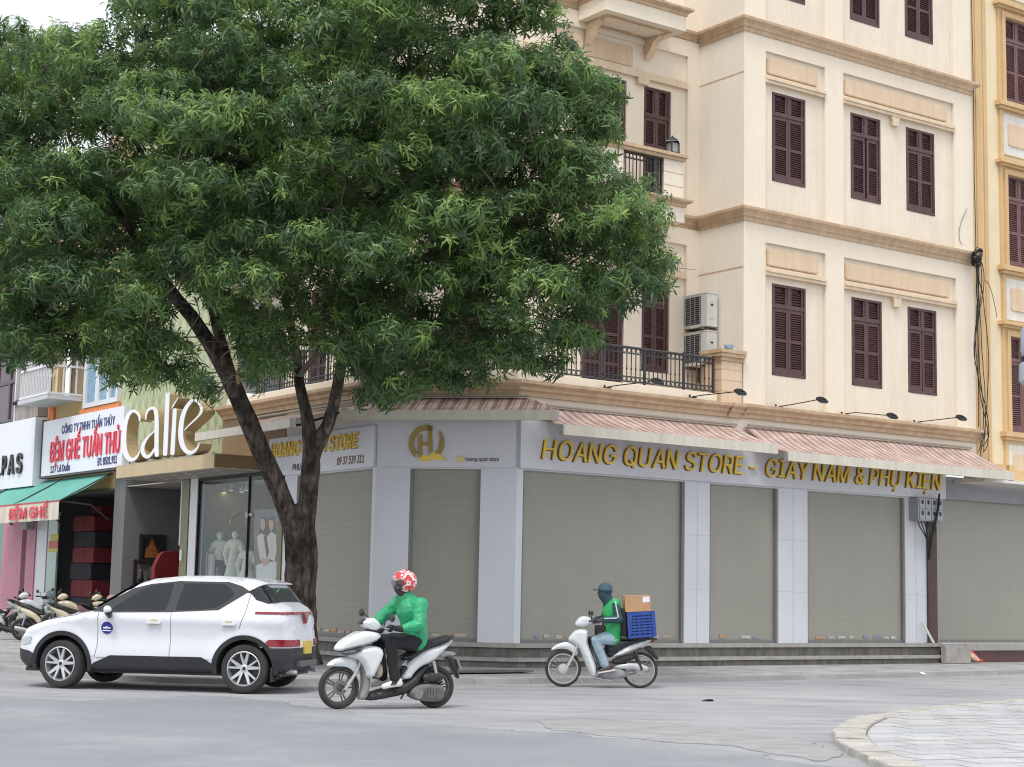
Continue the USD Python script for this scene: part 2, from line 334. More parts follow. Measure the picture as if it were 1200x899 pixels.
for i in range(int(cum.length/.72)+1):
    a, b = cum.interpolate(i*.72), cum.interpolate(i*.72+.66+.05*rng.random())
    mid = cum.interpolate(i*.72+.35)
    t0, t1 = np.array(a.coords[0]), np.array(b.coords[0]); d = (t1-t0)/(np.linalg.norm(t1-t0)+1e-9); nn = np.array([-d[1], d[0]])
    cell = sg.Polygon([t0+nn*.7, t1+nn*.7, t1-nn*.7, t0-nn*.7]).intersection(ring)
    if cell.is_empty: continue
    m = MB(); hk = (.062 if a.coords[0][0] < 4.6 else .03)+.012*rng.random(); m.prism(cell, -.03, hk-.008, 'xyz'); [m.prism(g_, hk-.008, hk, 'xyz') for g_ in getattr(cell.buffer(-.012), 'geoms', [cell.buffer(-.012)]) if g_.area > .002]; build(m, 'kerb_stone', CONC, edge)
near_slabs = Thing('near_paving', None, None, frame=WORLD, kind='structure')
ca, sa = math.cos(.42), math.sin(.42)
minx, miny, maxx, maxy = inner.bounds
for r_ in range(-60, 60):
    for c_ in range(-40, 40):
        u0, v0 = c_*.62+(r_ % 2)*.31, r_*.42
        cc = np.array([4.5, 18.])+np.array([u0*ca-v0*sa, u0*sa+v0*ca])
        if not (minx-1 < cc[0] < min(maxx+1, 10.5) and miny-1 < cc[1] < maxy+1) or cc[1] < 13.5: continue
        q = sg.Polygon([(cc[0]+x*ca-y*sa, cc[1]+x*sa+y*ca) for x, y in ((-.303, -.203), (.303, -.203), (.303, .203), (-.303, .203))]).intersection(inner)
        if q.is_empty or q.area < .01: continue
        hz = .046+.007*rng.random()
        m = MB()
        for g in getattr(q, 'geoms', [q]):
            m.prism(g, .0, hz-.006, 'xyz')
            if g.buffer(-.012).area > .01: m.prism(g.buffer(-.012), hz-.006, hz, 'xyz')
        build(m, 'paving_stone', SLABM[int(rng.random()*4)], near_slabs)

# ------------------------------------------------------------------ the corner building
B = Thing('corner_building', 'large cream corner building with tan cornices, maroon louvred shutters and a chamfered shop corner', 'building')
TOP = 18.9
FL = (5.48, 9.74, 13.93)
def rect(x0, x1, z0, z1): return sg.box(x0, z0, x1, z1)
def shutter_window(parent, xf, x0, x1, z0, z1, y=.0, door=False, ajar=0.):
    """maroon louvred window: frame with a louvred transom, two leaves each with two louvred panels"""
    fr = MB(xf); w = .05
    fr.box(x0, x0+w, y-.02, y+.1, z0, z1); fr.box(x1-w, x1, y-.02, y+.1, z0, z1)
    fr.box(x0+w, x1-w, y-.018, y+.1, z1-w, z1); fr.box(x0+w, x1-w, y-.03, y+.1, z0, z0+.06)
    zt = z1-(z1-z0)*.235
    fr.box(x0+w, x1-w, y-.015, y+.1, zt-.045, zt+.045)
    xm = (x0+x1)/2; fr.box(xm-.035, xm+.035, y-.012, y+.09, zt+.045, z1-w)
    def louvres(mb, a, b, c, d, yy):
        n = max(3, int((d-c)/.047)); h = (d-c)/n
        for i in range(n):
            zc = c+(i+.5)*h; o = .018
            mb.add([[a, yy-o, zc-h*.42], [b, yy-o, zc-h*.42], [b, yy+o, zc+h*.42], [a, yy+o, zc+h*.42], [a, yy-o+.008, zc-h*.52], [b, yy-o+.008, zc-h*.52], [b, yy+o+.008, zc+h*.32], [a, yy+o+.008, zc+h*.32]],
                   [[0, 1, 2, 3], [7, 6, 5, 4], [0, 4, 5, 1], [3, 2, 6, 7]])
    for a, b in ((x0+w+.03, xm-.065), (xm+.065, x1-w-.03)):
        louvres(fr, a+.03, b-.03, zt+.09, z1-w-.06, y+.04)
        fr.box(a-.03, b+.03, y+.07, y+.085, zt+.045, z1-w)
        fr.box(a-.03, a+.03, y+.0, y+.07, zt+.045, z1-w); fr.box(b-.03, b+.03, y+.0, y+.07, zt+.045, z1-w)
    wp = build(fr, 'window', SHUT, parent)
    for k, (a, b) in enumerate(((x0+w+.004, xm-.004), (xm+.004, x1-w-.004))):
        if k == 1: a += ajar
        lf = MB(xf)
        zb = z0+.064; zz = zt-.049; st = .062; t0, t1 = y+.0, y+.045
        lf.box(a, a+st, t0, t1, zb, zz); lf.box(b-st, b, t0, t1, zb, zz)
        nm = 3 if door else 2
        rails = [zb, zb+.11]+sum(([zb+(zz-zb)*q/nm-.03, zb+(zz-zb)*q/nm+.03] for q in range(1, nm)), [])+[zz-.08, zz]
        for i in range(0, len(rails), 2): lf.box(a+st, b-st, t0+.002, t1-.002, rails[i], rails[i+1])
        for i in range(1, len(rails)-1, 2): louvres(lf, a+st-.003, b-st+.003, rails[i], rails[i+1], (t0+t1)/2)
        lf.box(a+st, b-st, t1-.004, t1+.004, zb+.1, zz-.05)
        build(lf, 'shutter_leaf', SHUT, wp)
    return wp

def cornice(name, pts, z, mat_=TRIM, prof=None, parent=B):
    """moulding run along a plan polyline (outer wall line), mitred at corners; prof: (outwards, height below top)"""
    prof = prof or [(0, -.30), (.03, -.30), (.035, -.22), (.07, -.20), (.075, -.13), (.11, -.10), (.16, -.07), (.165, -.015), (.15, 0), (0, .012)]
    P = np.array(pts, float); d = np.diff(P, axis=0); d /= np.linalg.norm(d, axis=1, keepdims=True)
    nr = np.stack([d[:, 1], -d[:, 0]], 1)
    off = []
    for i in range(len(P)):
        if i == 0: o = nr[0]
        elif i == len(P)-1: o = nr[-1]
        else:
            b = nr[i-1]+nr[i]; o = b/(1+nr[i-1]@nr[i])
        off.append(o)
    V = np.array([[[p[0]+o[0]*q, p[1]+o[1]*q, z+h] for q, h in prof] for p, o in zip(P, off)])
    m = MB(); m.grid(V, close=False)
    n = len(prof)
    for k in (0, len(P)-1):
        m.add(V[k], [[0, j, j+1] for j in range(1, n-1)])
    return build(m, name, mat_, parent, 35)

CH = (-4.87, 0.)                 # where the chamfer starts; it runs to
CL = (-6.80, 1.93)               # here, then the side street front runs along s = -6.8
CHXF = (CH[0], CH[1], -45)       # along the chamfer from left (negative) to right (0)
LXF = (-6.80, 0., -90)           # x = -t
LEND = 8.7
# upper walls with window openings
wins = [(1.84, 2.87), (4.30, 5.30), (6.16, 7.16)]
wall = rect(.95, 8.45, 5.48, TOP)
for zf in FL:
    for a, b in wins: wall = wall.difference(rect(a, b, zf+.72, zf+2.72))
w = MB(); w.prism(wall, .07, .30, 'xzy')
build(w, 'wall', CREAM2, B)
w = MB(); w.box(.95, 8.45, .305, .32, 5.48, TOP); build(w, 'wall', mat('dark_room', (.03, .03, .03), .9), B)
for zf, zn in zip(FL, (9.74, 13.93, TOP+.3)):
    pil = rect(.95, 8.45, zf+.012, min(zn-.29, TOP))
    hi = zf+3.57 if zf < 13 else zf+3.57
    for a, b in ((1.585, 3.42), (4.0, 7.79)): pil = pil.difference(rect(a, b, zf, hi))
    m = MB(); m.prism(pil, 0., .068, 'xzy'); build(m, 'pilaster', CREAM, B)
    for (a, b), nwin in (((1.585, 3.42), 1), ((4.0, 7.79), 2)):
        m = MB(); q = sg.box(a+.08, zf+3.08, b-.22, zf+3.46).buffer(-.06).buffer(.06)
        m.prism(q, .022, .069, 'xzy'); m.prism(q.buffer(-.02), .012, .0225, 'xzy'); build(m, 'wall_panel', PEACH, B)
        m = MB(); m.box(a+.002, b-.002, -.03, .069, zf+2.86, zf+2.93, .012); m.box(a+.002, b-.002, -.055, .069, zf+2.932, zf+3.0, .02); m.box(a+.002, b-.05, .02, .0685, zf+3.001, zf+3.05)
        build(m, 'ledge', PEACH if False else mat('peach_ledge_paint', (.72, .57, .41), .75, .05, 2, .1, 90, streak=.1), B)
        if nwin == 2:
            c = (5.30+6.16)/2
            m = MB(); m.prism([(c-.15, zf+2.86), (c+.15, zf+2.86), (c+.1, zf+2.74), (c+.1, zf+2.64), (c-.1, zf+2.64), (c-.1, zf+2.74)], -.02, .0688, 'xzy'); build(m, 'keystone', mat('peach_ledge_paint', (0, 0, 0)), B)
    for i, (a, b) in enumerate(wins): shutter_window(B, None, a+.004, b-.004, zf+.724, zf+2.716, .09, ajar=.055 if (i == 1 and 9 < zf < 10) else (.02 if (i == 2 and zf < 6) else 0.))
# the bay's flank and the set-back walls
w = MB((.95, 0, -90)); w.box(-1.5, -.0012, -.0015, .25, 5.48, TOP)
build(w, 'wall', mat('cream_flank_paint', (.76, .695, .60), .8, .02, 1.0, .12, 90, streak=.03), B)
for zg in (12.72, 8.44): m = MB((.95, 0, -90)); m.box(-1.46, -.01, -.006, .01, zg-.016, zg+.016); build(m, 'wall_groove', TRIM, B)
sb = rect(-4.25, .95, 5.4, TOP)
sbw = []
for zf in FL:
    lo = zf+.72
    sbw += [(-.6, .18, lo if zf < 6 else zf+.12, zf+2.72), (-2.2, -1.09, zf+.1, zf+2.72)]
for a, b, c, d in sbw: sb = sb.difference(rect(a, b, c, d))
w = MB(); w.prism(sb, 1.5, 1.75, 'xzy'); w.box(-4.2, .94, 1.76, 1.78, 5.4, TOP); build(w, 'wall', CREAM, B)
for i, (a, b, c, d) in enumerate(sbw): shutter_window(B, None, a+.003, b-.003, c+.003, d-.003, 1.56, door=d-c > 2.3)
for zf in FL:
    p = rect(-4.24, .949, zf+2.63, zf+3.96 if zf < 13 else zf+3.9).difference(rect(-3.9, .6, zf+2.63, zf+3.6)).union(rect(.6, .949, zf+.02, zf+2.7))
    m = MB(); m.prism(p, 1.43, 1.499, 'xzy'); build(m, 'pilaster', CREAM, B)
    m = MB(); m.box(-3.89, .59, 1.40, 1.4985, zf+2.84, zf+2.99, .02); m.box(-.85, -.55, 1.38, 1.4985, zf+2.70, zf+2.838, .02); build(m, 'ledge', mat('peach_ledge_paint', (0, 0, 0)), B)
    m = MB(); m.box(-3.0, -.95, 1.47, 1.4988, zf+3.06, zf+3.5, .01); build(m, 'wall_panel', PEACH, B)
# chamfered and side-street upper walls, set back behind the terrace
c0, c1 = (-4.25, 1.5), (-5.3, 2.55)
cl = math.hypot(c1[0]-c0[0], c1[1]-c0[1]); CUX = (c0[0], c0[1], -45)
wl = rect(-cl, 0, 5.4, TOP)
for zf in FL: wl = wl.difference(rect(-1.2, -.3, zf+.1, zf+2.7))
w = MB(CUX); w.prism(wl, 0., .25, 'xzy'); w.box(-cl+.2, -.2, .26, .28, 5.4, TOP); build(w, 'wall', CREAM, B)
for zf in FL: shutter_window(B, CUX, -1.197, -.303, zf+.103, zf+2.697, .06, door=True)
LUX = (-5.3, 0, -90)
wl = rect(-LEND, -2.55, 5.4, TOP); lw = [(-3.9, -3.1), (-5.6, -4.7), (-7.6, -6.8)]
for zf in FL:
    for a, b in lw: wl = wl.difference(rect(a, b, zf+.3, zf+2.7))
w = MB(LUX); w.prism(wl, 0., .25, 'xzy'); w.box(-LEND, -2.8, .26, .28, 5.4, TOP); build(w, 'wall', CREAM, B)
for zf in FL:
    for a, b in lw: shutter_window(B, LUX, a+.003, b-.003, zf+.303, zf+2.697, .06, door=True)
m = MB(); m.prism([(-5.29, 8.69), (-5.29, 2.56), (-4.24, 1.76), (.9, 1.8), (8.44, .4), (8.44, 8.69)], TOP-.2, TOP, 'xyz'); build(m, 'roof', mat('roof_concrete', (.4, .38, .35)), B)
w = MB(); w.box(8.2, 8.449, .33, 8.7, 5.48, TOP-.2); w.box(-5.29, 8.19, 8.45, 8.7, 5.48, TOP-.2); build(w, 'wall', CREAM2, B)
# cornices
for zf in FL[1:]:
    cornice('cornice', [(-5.3, LEND), (-5.3, 2.55), (-4.25, 1.5), (.949, 1.5)], zf)
    cornice('cornice', [(.95, 1.5), (.95, 0), (8.45, 0), (8.45, .3)], zf+.001)
# terrace slab over the shops, its cornice and parapet foot
m = MB(); m.prism([(-6.79, LEND), (-6.79, 1.94), (-4.865, .012), (8.44, .012), (8.44, 1.6), (-4.2, 1.6), (-5.2, 2.6), (-5.2, LEND)], 4.72, 5.40, 'xyz'); build(m, 'terrace_slab', mat('cream_paint', (0, 0, 0)), B)
bp = [(0, -.28), (.05, -.28), (.055, -.2), (.11, -.17), (.12, -.11), (.17, -.09), (.215, -.06), (.22, 0), (.2, .01), (0, .02)]
cornice('cornice', [(-6.80, LEND), (-6.80, 1.93), CH, (.45, 0)], 5.46, prof=bp)
cornice('cornice', [(.452, -.0), (.86, -.0)], 5.465, prof=[(a+.03, b) for a, b in bp])
cornice('cornice', [(.862, 0), (8.45, 0), (8.45, .4)], 5.482, prof=bp)
par = mat('cream_paint', (0, 0, 0))
cornice('parapet_kerb', [(-6.75, LEND), (-6.75, 1.95), (-4.85, .05), (.25, .05)], 5.66, mat_=par, prof=[(-.2, -.19), (0, -.19), (0, -.01), (-.01, 0), (-.2, 0)])
# pier at the terrace end
m = MB(); m.box(.31, .885, -.02, .5, 5.47, 6.36, .01); build(m, 'pier', PEACH, B)
m = MB(); m.box(.27, .93, -.06, .52, 6.362, 6.44, .02); m.box(.23, .945, -.10, .54, 6.442, 6.52, .03); m.box(.21, .948, -.12, .56, 6.522, 6.60, .02); build(m, 'pier_cap', TRIM, B)
m = MB()
for z in (5.72, 5.95, 6.18): m.box(.305, .888, -.024, .3, z, z+.012)
build(m, 'pier_joint', TRIM, B)
# terrace railing: posts, rails, balusters with scrolls
def railing(parent, pts, z0, z1, step=.115, mat_=IRON):
    P = np.array(pts, float); seg = np.diff(P, axis=0); ln = np.linalg.norm(seg, axis=1)
    top = MB(); 
    for p, q in zip(P[:-1], P[1:]):
        a, b = np.r_[p, 0], np.r_[q, 0]
        for z, r in ((z1, .028), (z1-.12, .012), (z0+.13, .012), (z0+.03, .016)):
            top.tube([a+[0, 0, z], b+[0, 0, z]], r, 6)
    rp = build(top, 'rail', mat_, parent)
    for p, s_, l in zip(P[:-1], seg, ln):
        n = max(2, int(l/step)); d = s_/l
        for i in range(n+1):
            c = p+s_*i/n
            bb = MB(); post = i in (0, n) or i % 9 == 0
            if post: bb.box(c[0]-.022, c[0]+.022, c[1]-.022, c[1]+.022, z0-.03, z1+.05, .008)
            else:
                bb.box(c[0]-.008, c[0]+.008, c[1]-.008, c[1]+.008, z0+.02, z1-.01)
                bb.tube([(c[0], c[1], z0+.25), (c[0], c[1], z0+.29), (c[0], c[1], z0+.33)], [.008, .02, .008], 6, False)
            if i < n:
                for zc, rr in ((z1-.06, .045), (z0+.08, .042)):
                    th = np.linspace(0, 2*np.pi, 9); mid = c+d*step*.5
                    bb.tube([(mid[0]+d[0]*rr*math.cos(t), mid[1]+d[1]*rr*math.cos(t), zc+rr*math.sin(t)) for t in th], .007, 4, False)
            build(bb, 'rail_post' if post else 'baluster', mat_, rp)
railing(B, [(-6.65, 7.4), (-6.65, 2.0), (-4.80, .12), (.2, .12)], 5.68, 6.40)
# balconies on the set-back wall at the upper floors
for bi, zf in enumerate(FL[1:]):
    s0, s1, t0 = -2.49, -.29, .5
    m = MB(); m.prism(sg.box(s0, t0, s1, 1.42), zf-.46, zf-.02, 'xyz'); build(m, 'balcony_slab', CREAM, B)
    m = MB(); m.prism(sg.box(s0+.2, t0+.2, s1-.2, 1.4).difference(sg.box(s0+.3, t0+.3, s1-.3, 1.3)), zf-.475, zf-.461, 'xyz'); build(m, 'balcony_soffit', mat('tan_moulding_paint', (0, 0, 0)), B)
    cornice('balcony_cornice', [(s0, 1.42), (s0, t0), (s1, t0), (s1, 1.42)], zf+.02, prof=[(0, -.16), (.03, -.15), (.04, -.09), (.09, -.07), (.13, -.04), (.135, 0), (0, .01)])
    for sb_ in (s0+.2, s1-.35):
        m = MB(); m.prism([(1.43, zf-.462), (1.0, zf-.462), (1.0, zf-.52), (1.15, zf-.58), (1.28, zf-.75), (1.43, zf-.9)], sb_, sb_+.16, 'yzx'); build(m, 'bracket', PEACH, B)
    m = MB()
    for a, b in ((s0+.02, s0+.55), (s1-.55, s1-.02)): m.box(a, b, t0+.03, t0+.2, zf+.03, zf+.86, .005)
    m.box(s0+.02, s0+.2, t0+.2, 1.42, zf+.03, zf+.86); build(m, 'balcony_pier', CREAM, B)
    m = MB()
    for a, b in ((s0+.02, s0+.55), (s1-.55, s1-.02)):
        for z in (zf+.3, zf+.58): m.box(a, b, t0+.026, t0+.1, z, z+.012)
    build(m, 'pier_joint', TRIM, B)
    m = MB(); m.box(s0-.02, s1+.02, t0-.02, t0+.24, zf+.862, zf+.93, .02); m.box(s0-.06, s1+.06, t0-.06, t0+.26, zf+.932, zf+1.0, .02); build(m, 'balcony_coping', TRIM, B)
    railing(B, [(s0+.57, t0+.1), (s1-.57, t0+.1)], zf+.05, zf+.84, .09)
# ground floor: white cladding with openings, roller shutters, steps
ZF, ZS = .53, 3.77
g = rect(-4.87, 7.0, ZF, 4.74)
rsh = [(-4.72, -.66), (.02, 1.97), (2.84, 5.93)]
for a, b in rsh: g = g.difference(rect(a, b, ZF-.1, ZS))
m = MB(); m.prism(g, 0., .16, 'xzy'); build(m, 'shop_front', WHITEP, B)
gc = rect(-2.73, 0, ZF, 4.74).difference(rect(-2.06, -.69, ZF-.1, ZS))
m = MB(CHXF); m.prism(gc, 0.002, .16, 'xzy'); build(m, 'shop_front', WHITEP, B)
gl = rect(-5.64, -1.93, ZF, 4.74).difference(rect(-5.1, -2.06, ZF-.1, ZS))
m = MB(LXF); m.prism(gl, 0.002, .16, 'xzy'); build(m, 'shop_front', WHITEP, B)
STK = [mat('sticker_'+n, c, .5, .05) for n, c in (('cream', (.50, .45, .38)), ('orange', (.50, .30, .17)), ('white', (.52, .52, .51)), ('blue', (.24, .28, .36)), ('pink', (.46, .33, .30)))]
def roller(xf, x0, x1, z0=ZF+.005, z1=ZS+.02, y=.1, parent=B, name='roller_shutter', stickers=True):
    n = int((z1-z0)/.14); h = (z1-z0)/n
    prof = []
    for i in range(n):
        z = z0+i*h
        prof += [(y, z+.002), (y-.0022, z+h*.08), (y-.0022, z+h*.92), (y, z+h-.003)]
    V = np.array([[[x, q, z] for q, z in prof] for x in (x0, x1)])
    m = MB(xf); m.grid(V); r = build(m, name, ROLL, parent)
    m = MB(xf); m.box(x0, x0+.05, y-.07, y+.02, z0, z1); m.box(x1-.05, x1, y-.07, y+.02, z0, z1); build(m, 'guide_rail', mat('guide_rail_grey', (.20, .20, .19), .5), r)
    m = MB(xf); m.box(x0+.05, x1-.05, y-.03, y+.02, z0-.003, z0+.06, .008); build(m, 'bottom_bar', mat('guide_rail_grey', (0, 0, 0)), r)
    if stickers:
        x = x0+.12+.3*rng.random()
        while x < x1-.35:
            wd = .10+.16*rng.random()
            if rng.random() < .85:
                m = MB(xf); zq = z0+.075+.02*rng.random(); m.box(x, x+wd, y-.0165, y-.013, zq, zq+.05+.02*rng.random()); build(m, 'sticker', STK[int(rng.random()*5)], r)
            x += wd+.03+.16*rng.random()
    return r
for a, b in rsh: roller(None, a+.002, b-.002)
roller(CHXF, -2.058, -.692); roller(LXF, -5.098, -2.062)
m = MB(); m.prism([(-6.6, 5.6), (-6.6, 2.05), (-4.75, .2), (6.9, .2), (6.9, 5.6)], .2, .528, 'xyz'); build(m, 'shop_floor', STONE, B)
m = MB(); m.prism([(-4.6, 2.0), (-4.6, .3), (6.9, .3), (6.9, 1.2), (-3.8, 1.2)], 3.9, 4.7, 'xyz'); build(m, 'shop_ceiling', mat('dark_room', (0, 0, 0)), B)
# seams of the white cladding panels
m = MB()
for a in (-.32, 2.4, 6.28): m.box(a-.004, a+.004, -.0025, .01, ZF, ZS)
for a, b in ((-.655, .015), (1.975, 2.835), (5.935, 6.6)):
    for z in (1.6, 2.7): m.box(a, b, -.0022, .01, z-.003, z+.003)
build(m, 'panel_joint', STEEL, B)
def outset(d, l=(-6.8, 5.64), r=(7.0, 0.)):
    k = d*(math.sqrt(2)-1)
    return [(l[0]-d, l[1]), (CL[0]-d, CL[1]-k), (CH[0]-k, CH[1]-d), (r[0], -d)]
def band(d0, d1, z0, z1):
    return [sg.Polygon([a0, b0, b1, a1]) for a0, b0, a1, b1 in zip(outset(d0)[:-1], outset(d0)[1:], outset(d1)[:-1], outset(d1)[1:])], z0, z1
step_len = 1.4
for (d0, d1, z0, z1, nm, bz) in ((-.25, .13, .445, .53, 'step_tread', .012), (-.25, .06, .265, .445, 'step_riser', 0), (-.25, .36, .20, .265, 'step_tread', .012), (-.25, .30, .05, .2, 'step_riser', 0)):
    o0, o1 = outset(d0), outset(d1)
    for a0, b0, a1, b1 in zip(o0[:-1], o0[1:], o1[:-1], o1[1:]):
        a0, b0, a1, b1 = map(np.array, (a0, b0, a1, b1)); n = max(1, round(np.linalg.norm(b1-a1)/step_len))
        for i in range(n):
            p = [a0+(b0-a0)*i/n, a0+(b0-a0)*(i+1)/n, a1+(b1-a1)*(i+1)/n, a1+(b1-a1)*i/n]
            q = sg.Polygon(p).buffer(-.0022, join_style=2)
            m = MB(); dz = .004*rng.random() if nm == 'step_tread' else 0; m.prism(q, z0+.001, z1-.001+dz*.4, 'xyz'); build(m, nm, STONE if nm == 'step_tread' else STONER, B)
# sign fascias: boards and letters are things of their own
from PIL import ImageFont
import glob
_font = ImageFont.truetype(glob.glob('/opt/blender-*/*/datafiles/fonts/Inter.woff2')[0], 96)
_glyph = {}
def letters(text, height, length=None, shear=0., depth=.04, bold=True, squeeze=None):
    """list of letter meshes in a plane (x right, z up, depth towards -y), scaled to the length"""
    out = []; sc = height/70.
    for i, c in enumerate(text):
        if c == ' ': continue
        if (c, bold) not in _glyph: g = meshkit.text_mesh(c, 1., 1., bold=bold); _glyph[(c, bold)] = (np.array(g.vertices), np.array(g.faces))
        v, f = _glyph[(c, bold)]; v = v*[height, height, depth]
        v[:, 0] += (_font.getlength(text[:i+1])-_font.getlength(c)+_font.getbbox(c, anchor='ls')[0])*sc-v[:, 0].min(); out.append((v, f))
    tot = max(v[:, 0].max() for v, f in out); k = (length/tot) if length else (squeeze or 1.)
    return [(np.stack([v[:, 0]*k+shear*v[:, 1], -v[:, 2], v[:, 1]], 1), f[:, ::-1]) for v, f in out]
def put_letters(text, parent, xf, x, z, y, height, length=None, shear=0., depth=.04, matf=GOLD, mats=None, bold=True, squeeze=None, name='letter'):
    for v, f in letters(text, height, length, shear, depth, bold, squeeze):
        m = MB(xf); m.add(v+np.array([x, y, z]), f)
        p = build(m, name, matf, parent)
        if mats is not None:                       # darker returns behind the face
            w_ = v.copy(); w_[:, 1] = w_[:, 1]*1.6+.0; m = MB(xf); w2 = v*np.array([1, 0, 1])+np.array([x-.022, y, z-.012]); w2[:, 1] = y+.012+np.where(v[:, 1] < -.001, -depth*.55, 0)
            m.add(w2, f); build(m, 'return', mats, p)
S1 = Thing('shop_sign', 'long grey white shop sign with gold raised letters under the two right awnings', 'sign', base=(-4.8, -.06, 3.8))
m = MB(); m.box(-4.86, 7.22, -.1, -.002, 3.80, 4.72, .004); build(m, 'board', WHITEP, S1)
put_letters('HOANG QUAN STORE - GIAY NAM & PHỤ KIỆN', S1, None, -4.38, 4.0, -.102, .375, 11.35, .17, .05, GOLD, GOLDD, bold=False)
S2 = Thing('shop_sign', 'shop sign on the chamfered corner with a gold ring monogram and small writing', 'sign', base=(-5.8, .9, 3.8))
m = MB(CHXF); m.box(-2.70, -.02, -.06, -.002, 3.80, 4.72, .004); build(m, 'board', WHITEP, S2)
cx, cz, R0 = -1.74, 4.25, .345
ringo = sg.Point(cx, cz).buffer(R0, 48).difference(sg.Point(cx, cz).buffer(R0*.72, 48))
cut = unary_union([sg.Polygon([(cx+.10, cz+.05), (cx+.26, cz+.05), (cx+.22, cz+.5), (cx+.12, cz+.5)]), sg.box(cx-.22, cz-.5, cx+.38, cz-.2)])
Hs = unary_union([sg.Polygon([(cx-.15, cz-.28), (cx-.075, cz-.25), (cx-.09, cz+.17), (cx-.17, cz+.13)]), sg.Polygon([(cx+.045, cz-.20), (cx+.12, cz-.16), (cx+.09, cz+.33), (cx+.015, cz+.33)]), sg.box(cx-.1, cz-.045, cx+.06, cz+.02)])
tail = sg.Polygon([(cx-.16, cz-.27), (cx-.08, cz-.22), (cx+.05, cz-.24), (cx+.19, cz-.14), (cx+.40, cz-.33), (cx+.33, cz-.33), (cx+.18, cz-.3), (cx-.0, cz-.34), (cx-.12, cz-.34)])
for nm, shp in (('emblem_ring', ringo.difference(cut)), ('emblem_letter', Hs), ('emblem_tail', tail)):
    m = MB(CHXF); m.prism(shp, -.1, -.061, 'xzy'); build(m, nm, GOLD if nm == 'emblem_tail' else mat('gold_letter_dull', (.36, .25, .06), .4, .08, 5), S2)
m = MB(CHXF); m.prism(sg.Point(-1.075, 3.955).buffer(.075).difference(sg.Point(-1.075, 3.955).buffer(.055)), -.068, -.061, 'xzy'); m.prism(sg.box(-1.1, 3.92, -1.05, 3.99), -.068, -.061, 'xzy'); build(m, 'small_emblem', GOLD, S2)
put_letters('hoang quan store', S2, CHXF, -.98, 3.92, -.061, .075, .64, .0, .006, mat('grey_print', (.14, .13, .13), .5), bold=True)
S3 = Thing('shop_sign', 'gold lettered shop sign on the side street behind the tree trunk', 'sign', base=(-6.85, 4, 3.8))
m = MB(LXF); m.box(-6.3, -1.95, -.06, -.002, 3.80, 4.60, .004); build(m, 'board', WHITEB, S3)
put_letters('HOANG QUAN STORE', S3, LXF, -6.15, 4.2, -.061, .29, 3.62, .12, .05, GOLD, GOLDD, bold=False)
put_letters('PHU KIEN', S3, LXF, -5.2, 3.88, -.061, .13, .8, .0, .006, mat('dark_print', (.05, .05, .06), .5))
put_letters('09 37 539 311', S3, LXF, -3.35, 3.9, -.061, .15, 1.05, .1, .006, mat('brown_print', (.2, .1, .05), .5))
# ------------------------------------------------------------------ awnings
def stripes(name, c1, c2, period=.21, dirt=.3):
    if name in _mats: return _mats[name]
    _mats[name] = usdkit.material(stage, '/World/Looks/'+name, {
        'tc': ('texture_coordinate', {}), 'sx': ('separate_xyz', {}), 'm': ('math', {'math_type': 'multiply', 'value2': 1/period}), 'fr': ('math', {'math_type': 'fraction'}),
        'r': ('rgb_ramp', {'ramp': [(0, c1), (.30, c1), (.34, c2), (.44, c2), (.47, c1), (.54, c1), (.58, c2), (.96, c2), (1, c1)]}),
        'n': ('noise_texture', {'scale': 2.5, 'detail': 7., 'roughness': .7}), 'r2': ('rgb_ramp', {'ramp': [(.4, (1-dirt, 1-dirt*1.1, 1-dirt*1.25)), (.62, (1, 1, 1))]}),
        'x': ('mix', {'mix_type': 'multiply', 'fac': 1.}), 'p': ('principled_bsdf', {'roughness': .8}), 'tl': ('translucent_bsdf', {}), 'mc': ('mix_closure', {'fac': .18})},
        [('tc.object', 'sx.vector'), ('sx.x', 'm.value1'), ('m.value', 'fr.value1'), ('fr.value', 'r.fac'), ('tc.object', 'n.vector'), ('n.fac', 'r2.fac'), ('r.color', 'x.color1'), ('r2.color', 'x.color2'),
         ('x.color', 'p.base_color'), ('x.color', 'tl.color'), ('p.BSDF', 'mc.closure1'), ('tl.BSDF', 'mc.closure2')], surface='mc.closure')
    return _mats[name]
STRIPE = stripes('pink_striped_canvas', (.46, .25, .23), (.68, .585, .53), .21, .32)
STRIPE_D = stripes('faded_striped_canvas', (.34, .22, .19), (.60, .48, .42), .26, .45)
BARW = mat('awning_bar_cream', (.62, .575, .49), .6, .06, 3, streak=.10, dirt=(.45, .4, .32), dirtamt=.3, dscale=3)
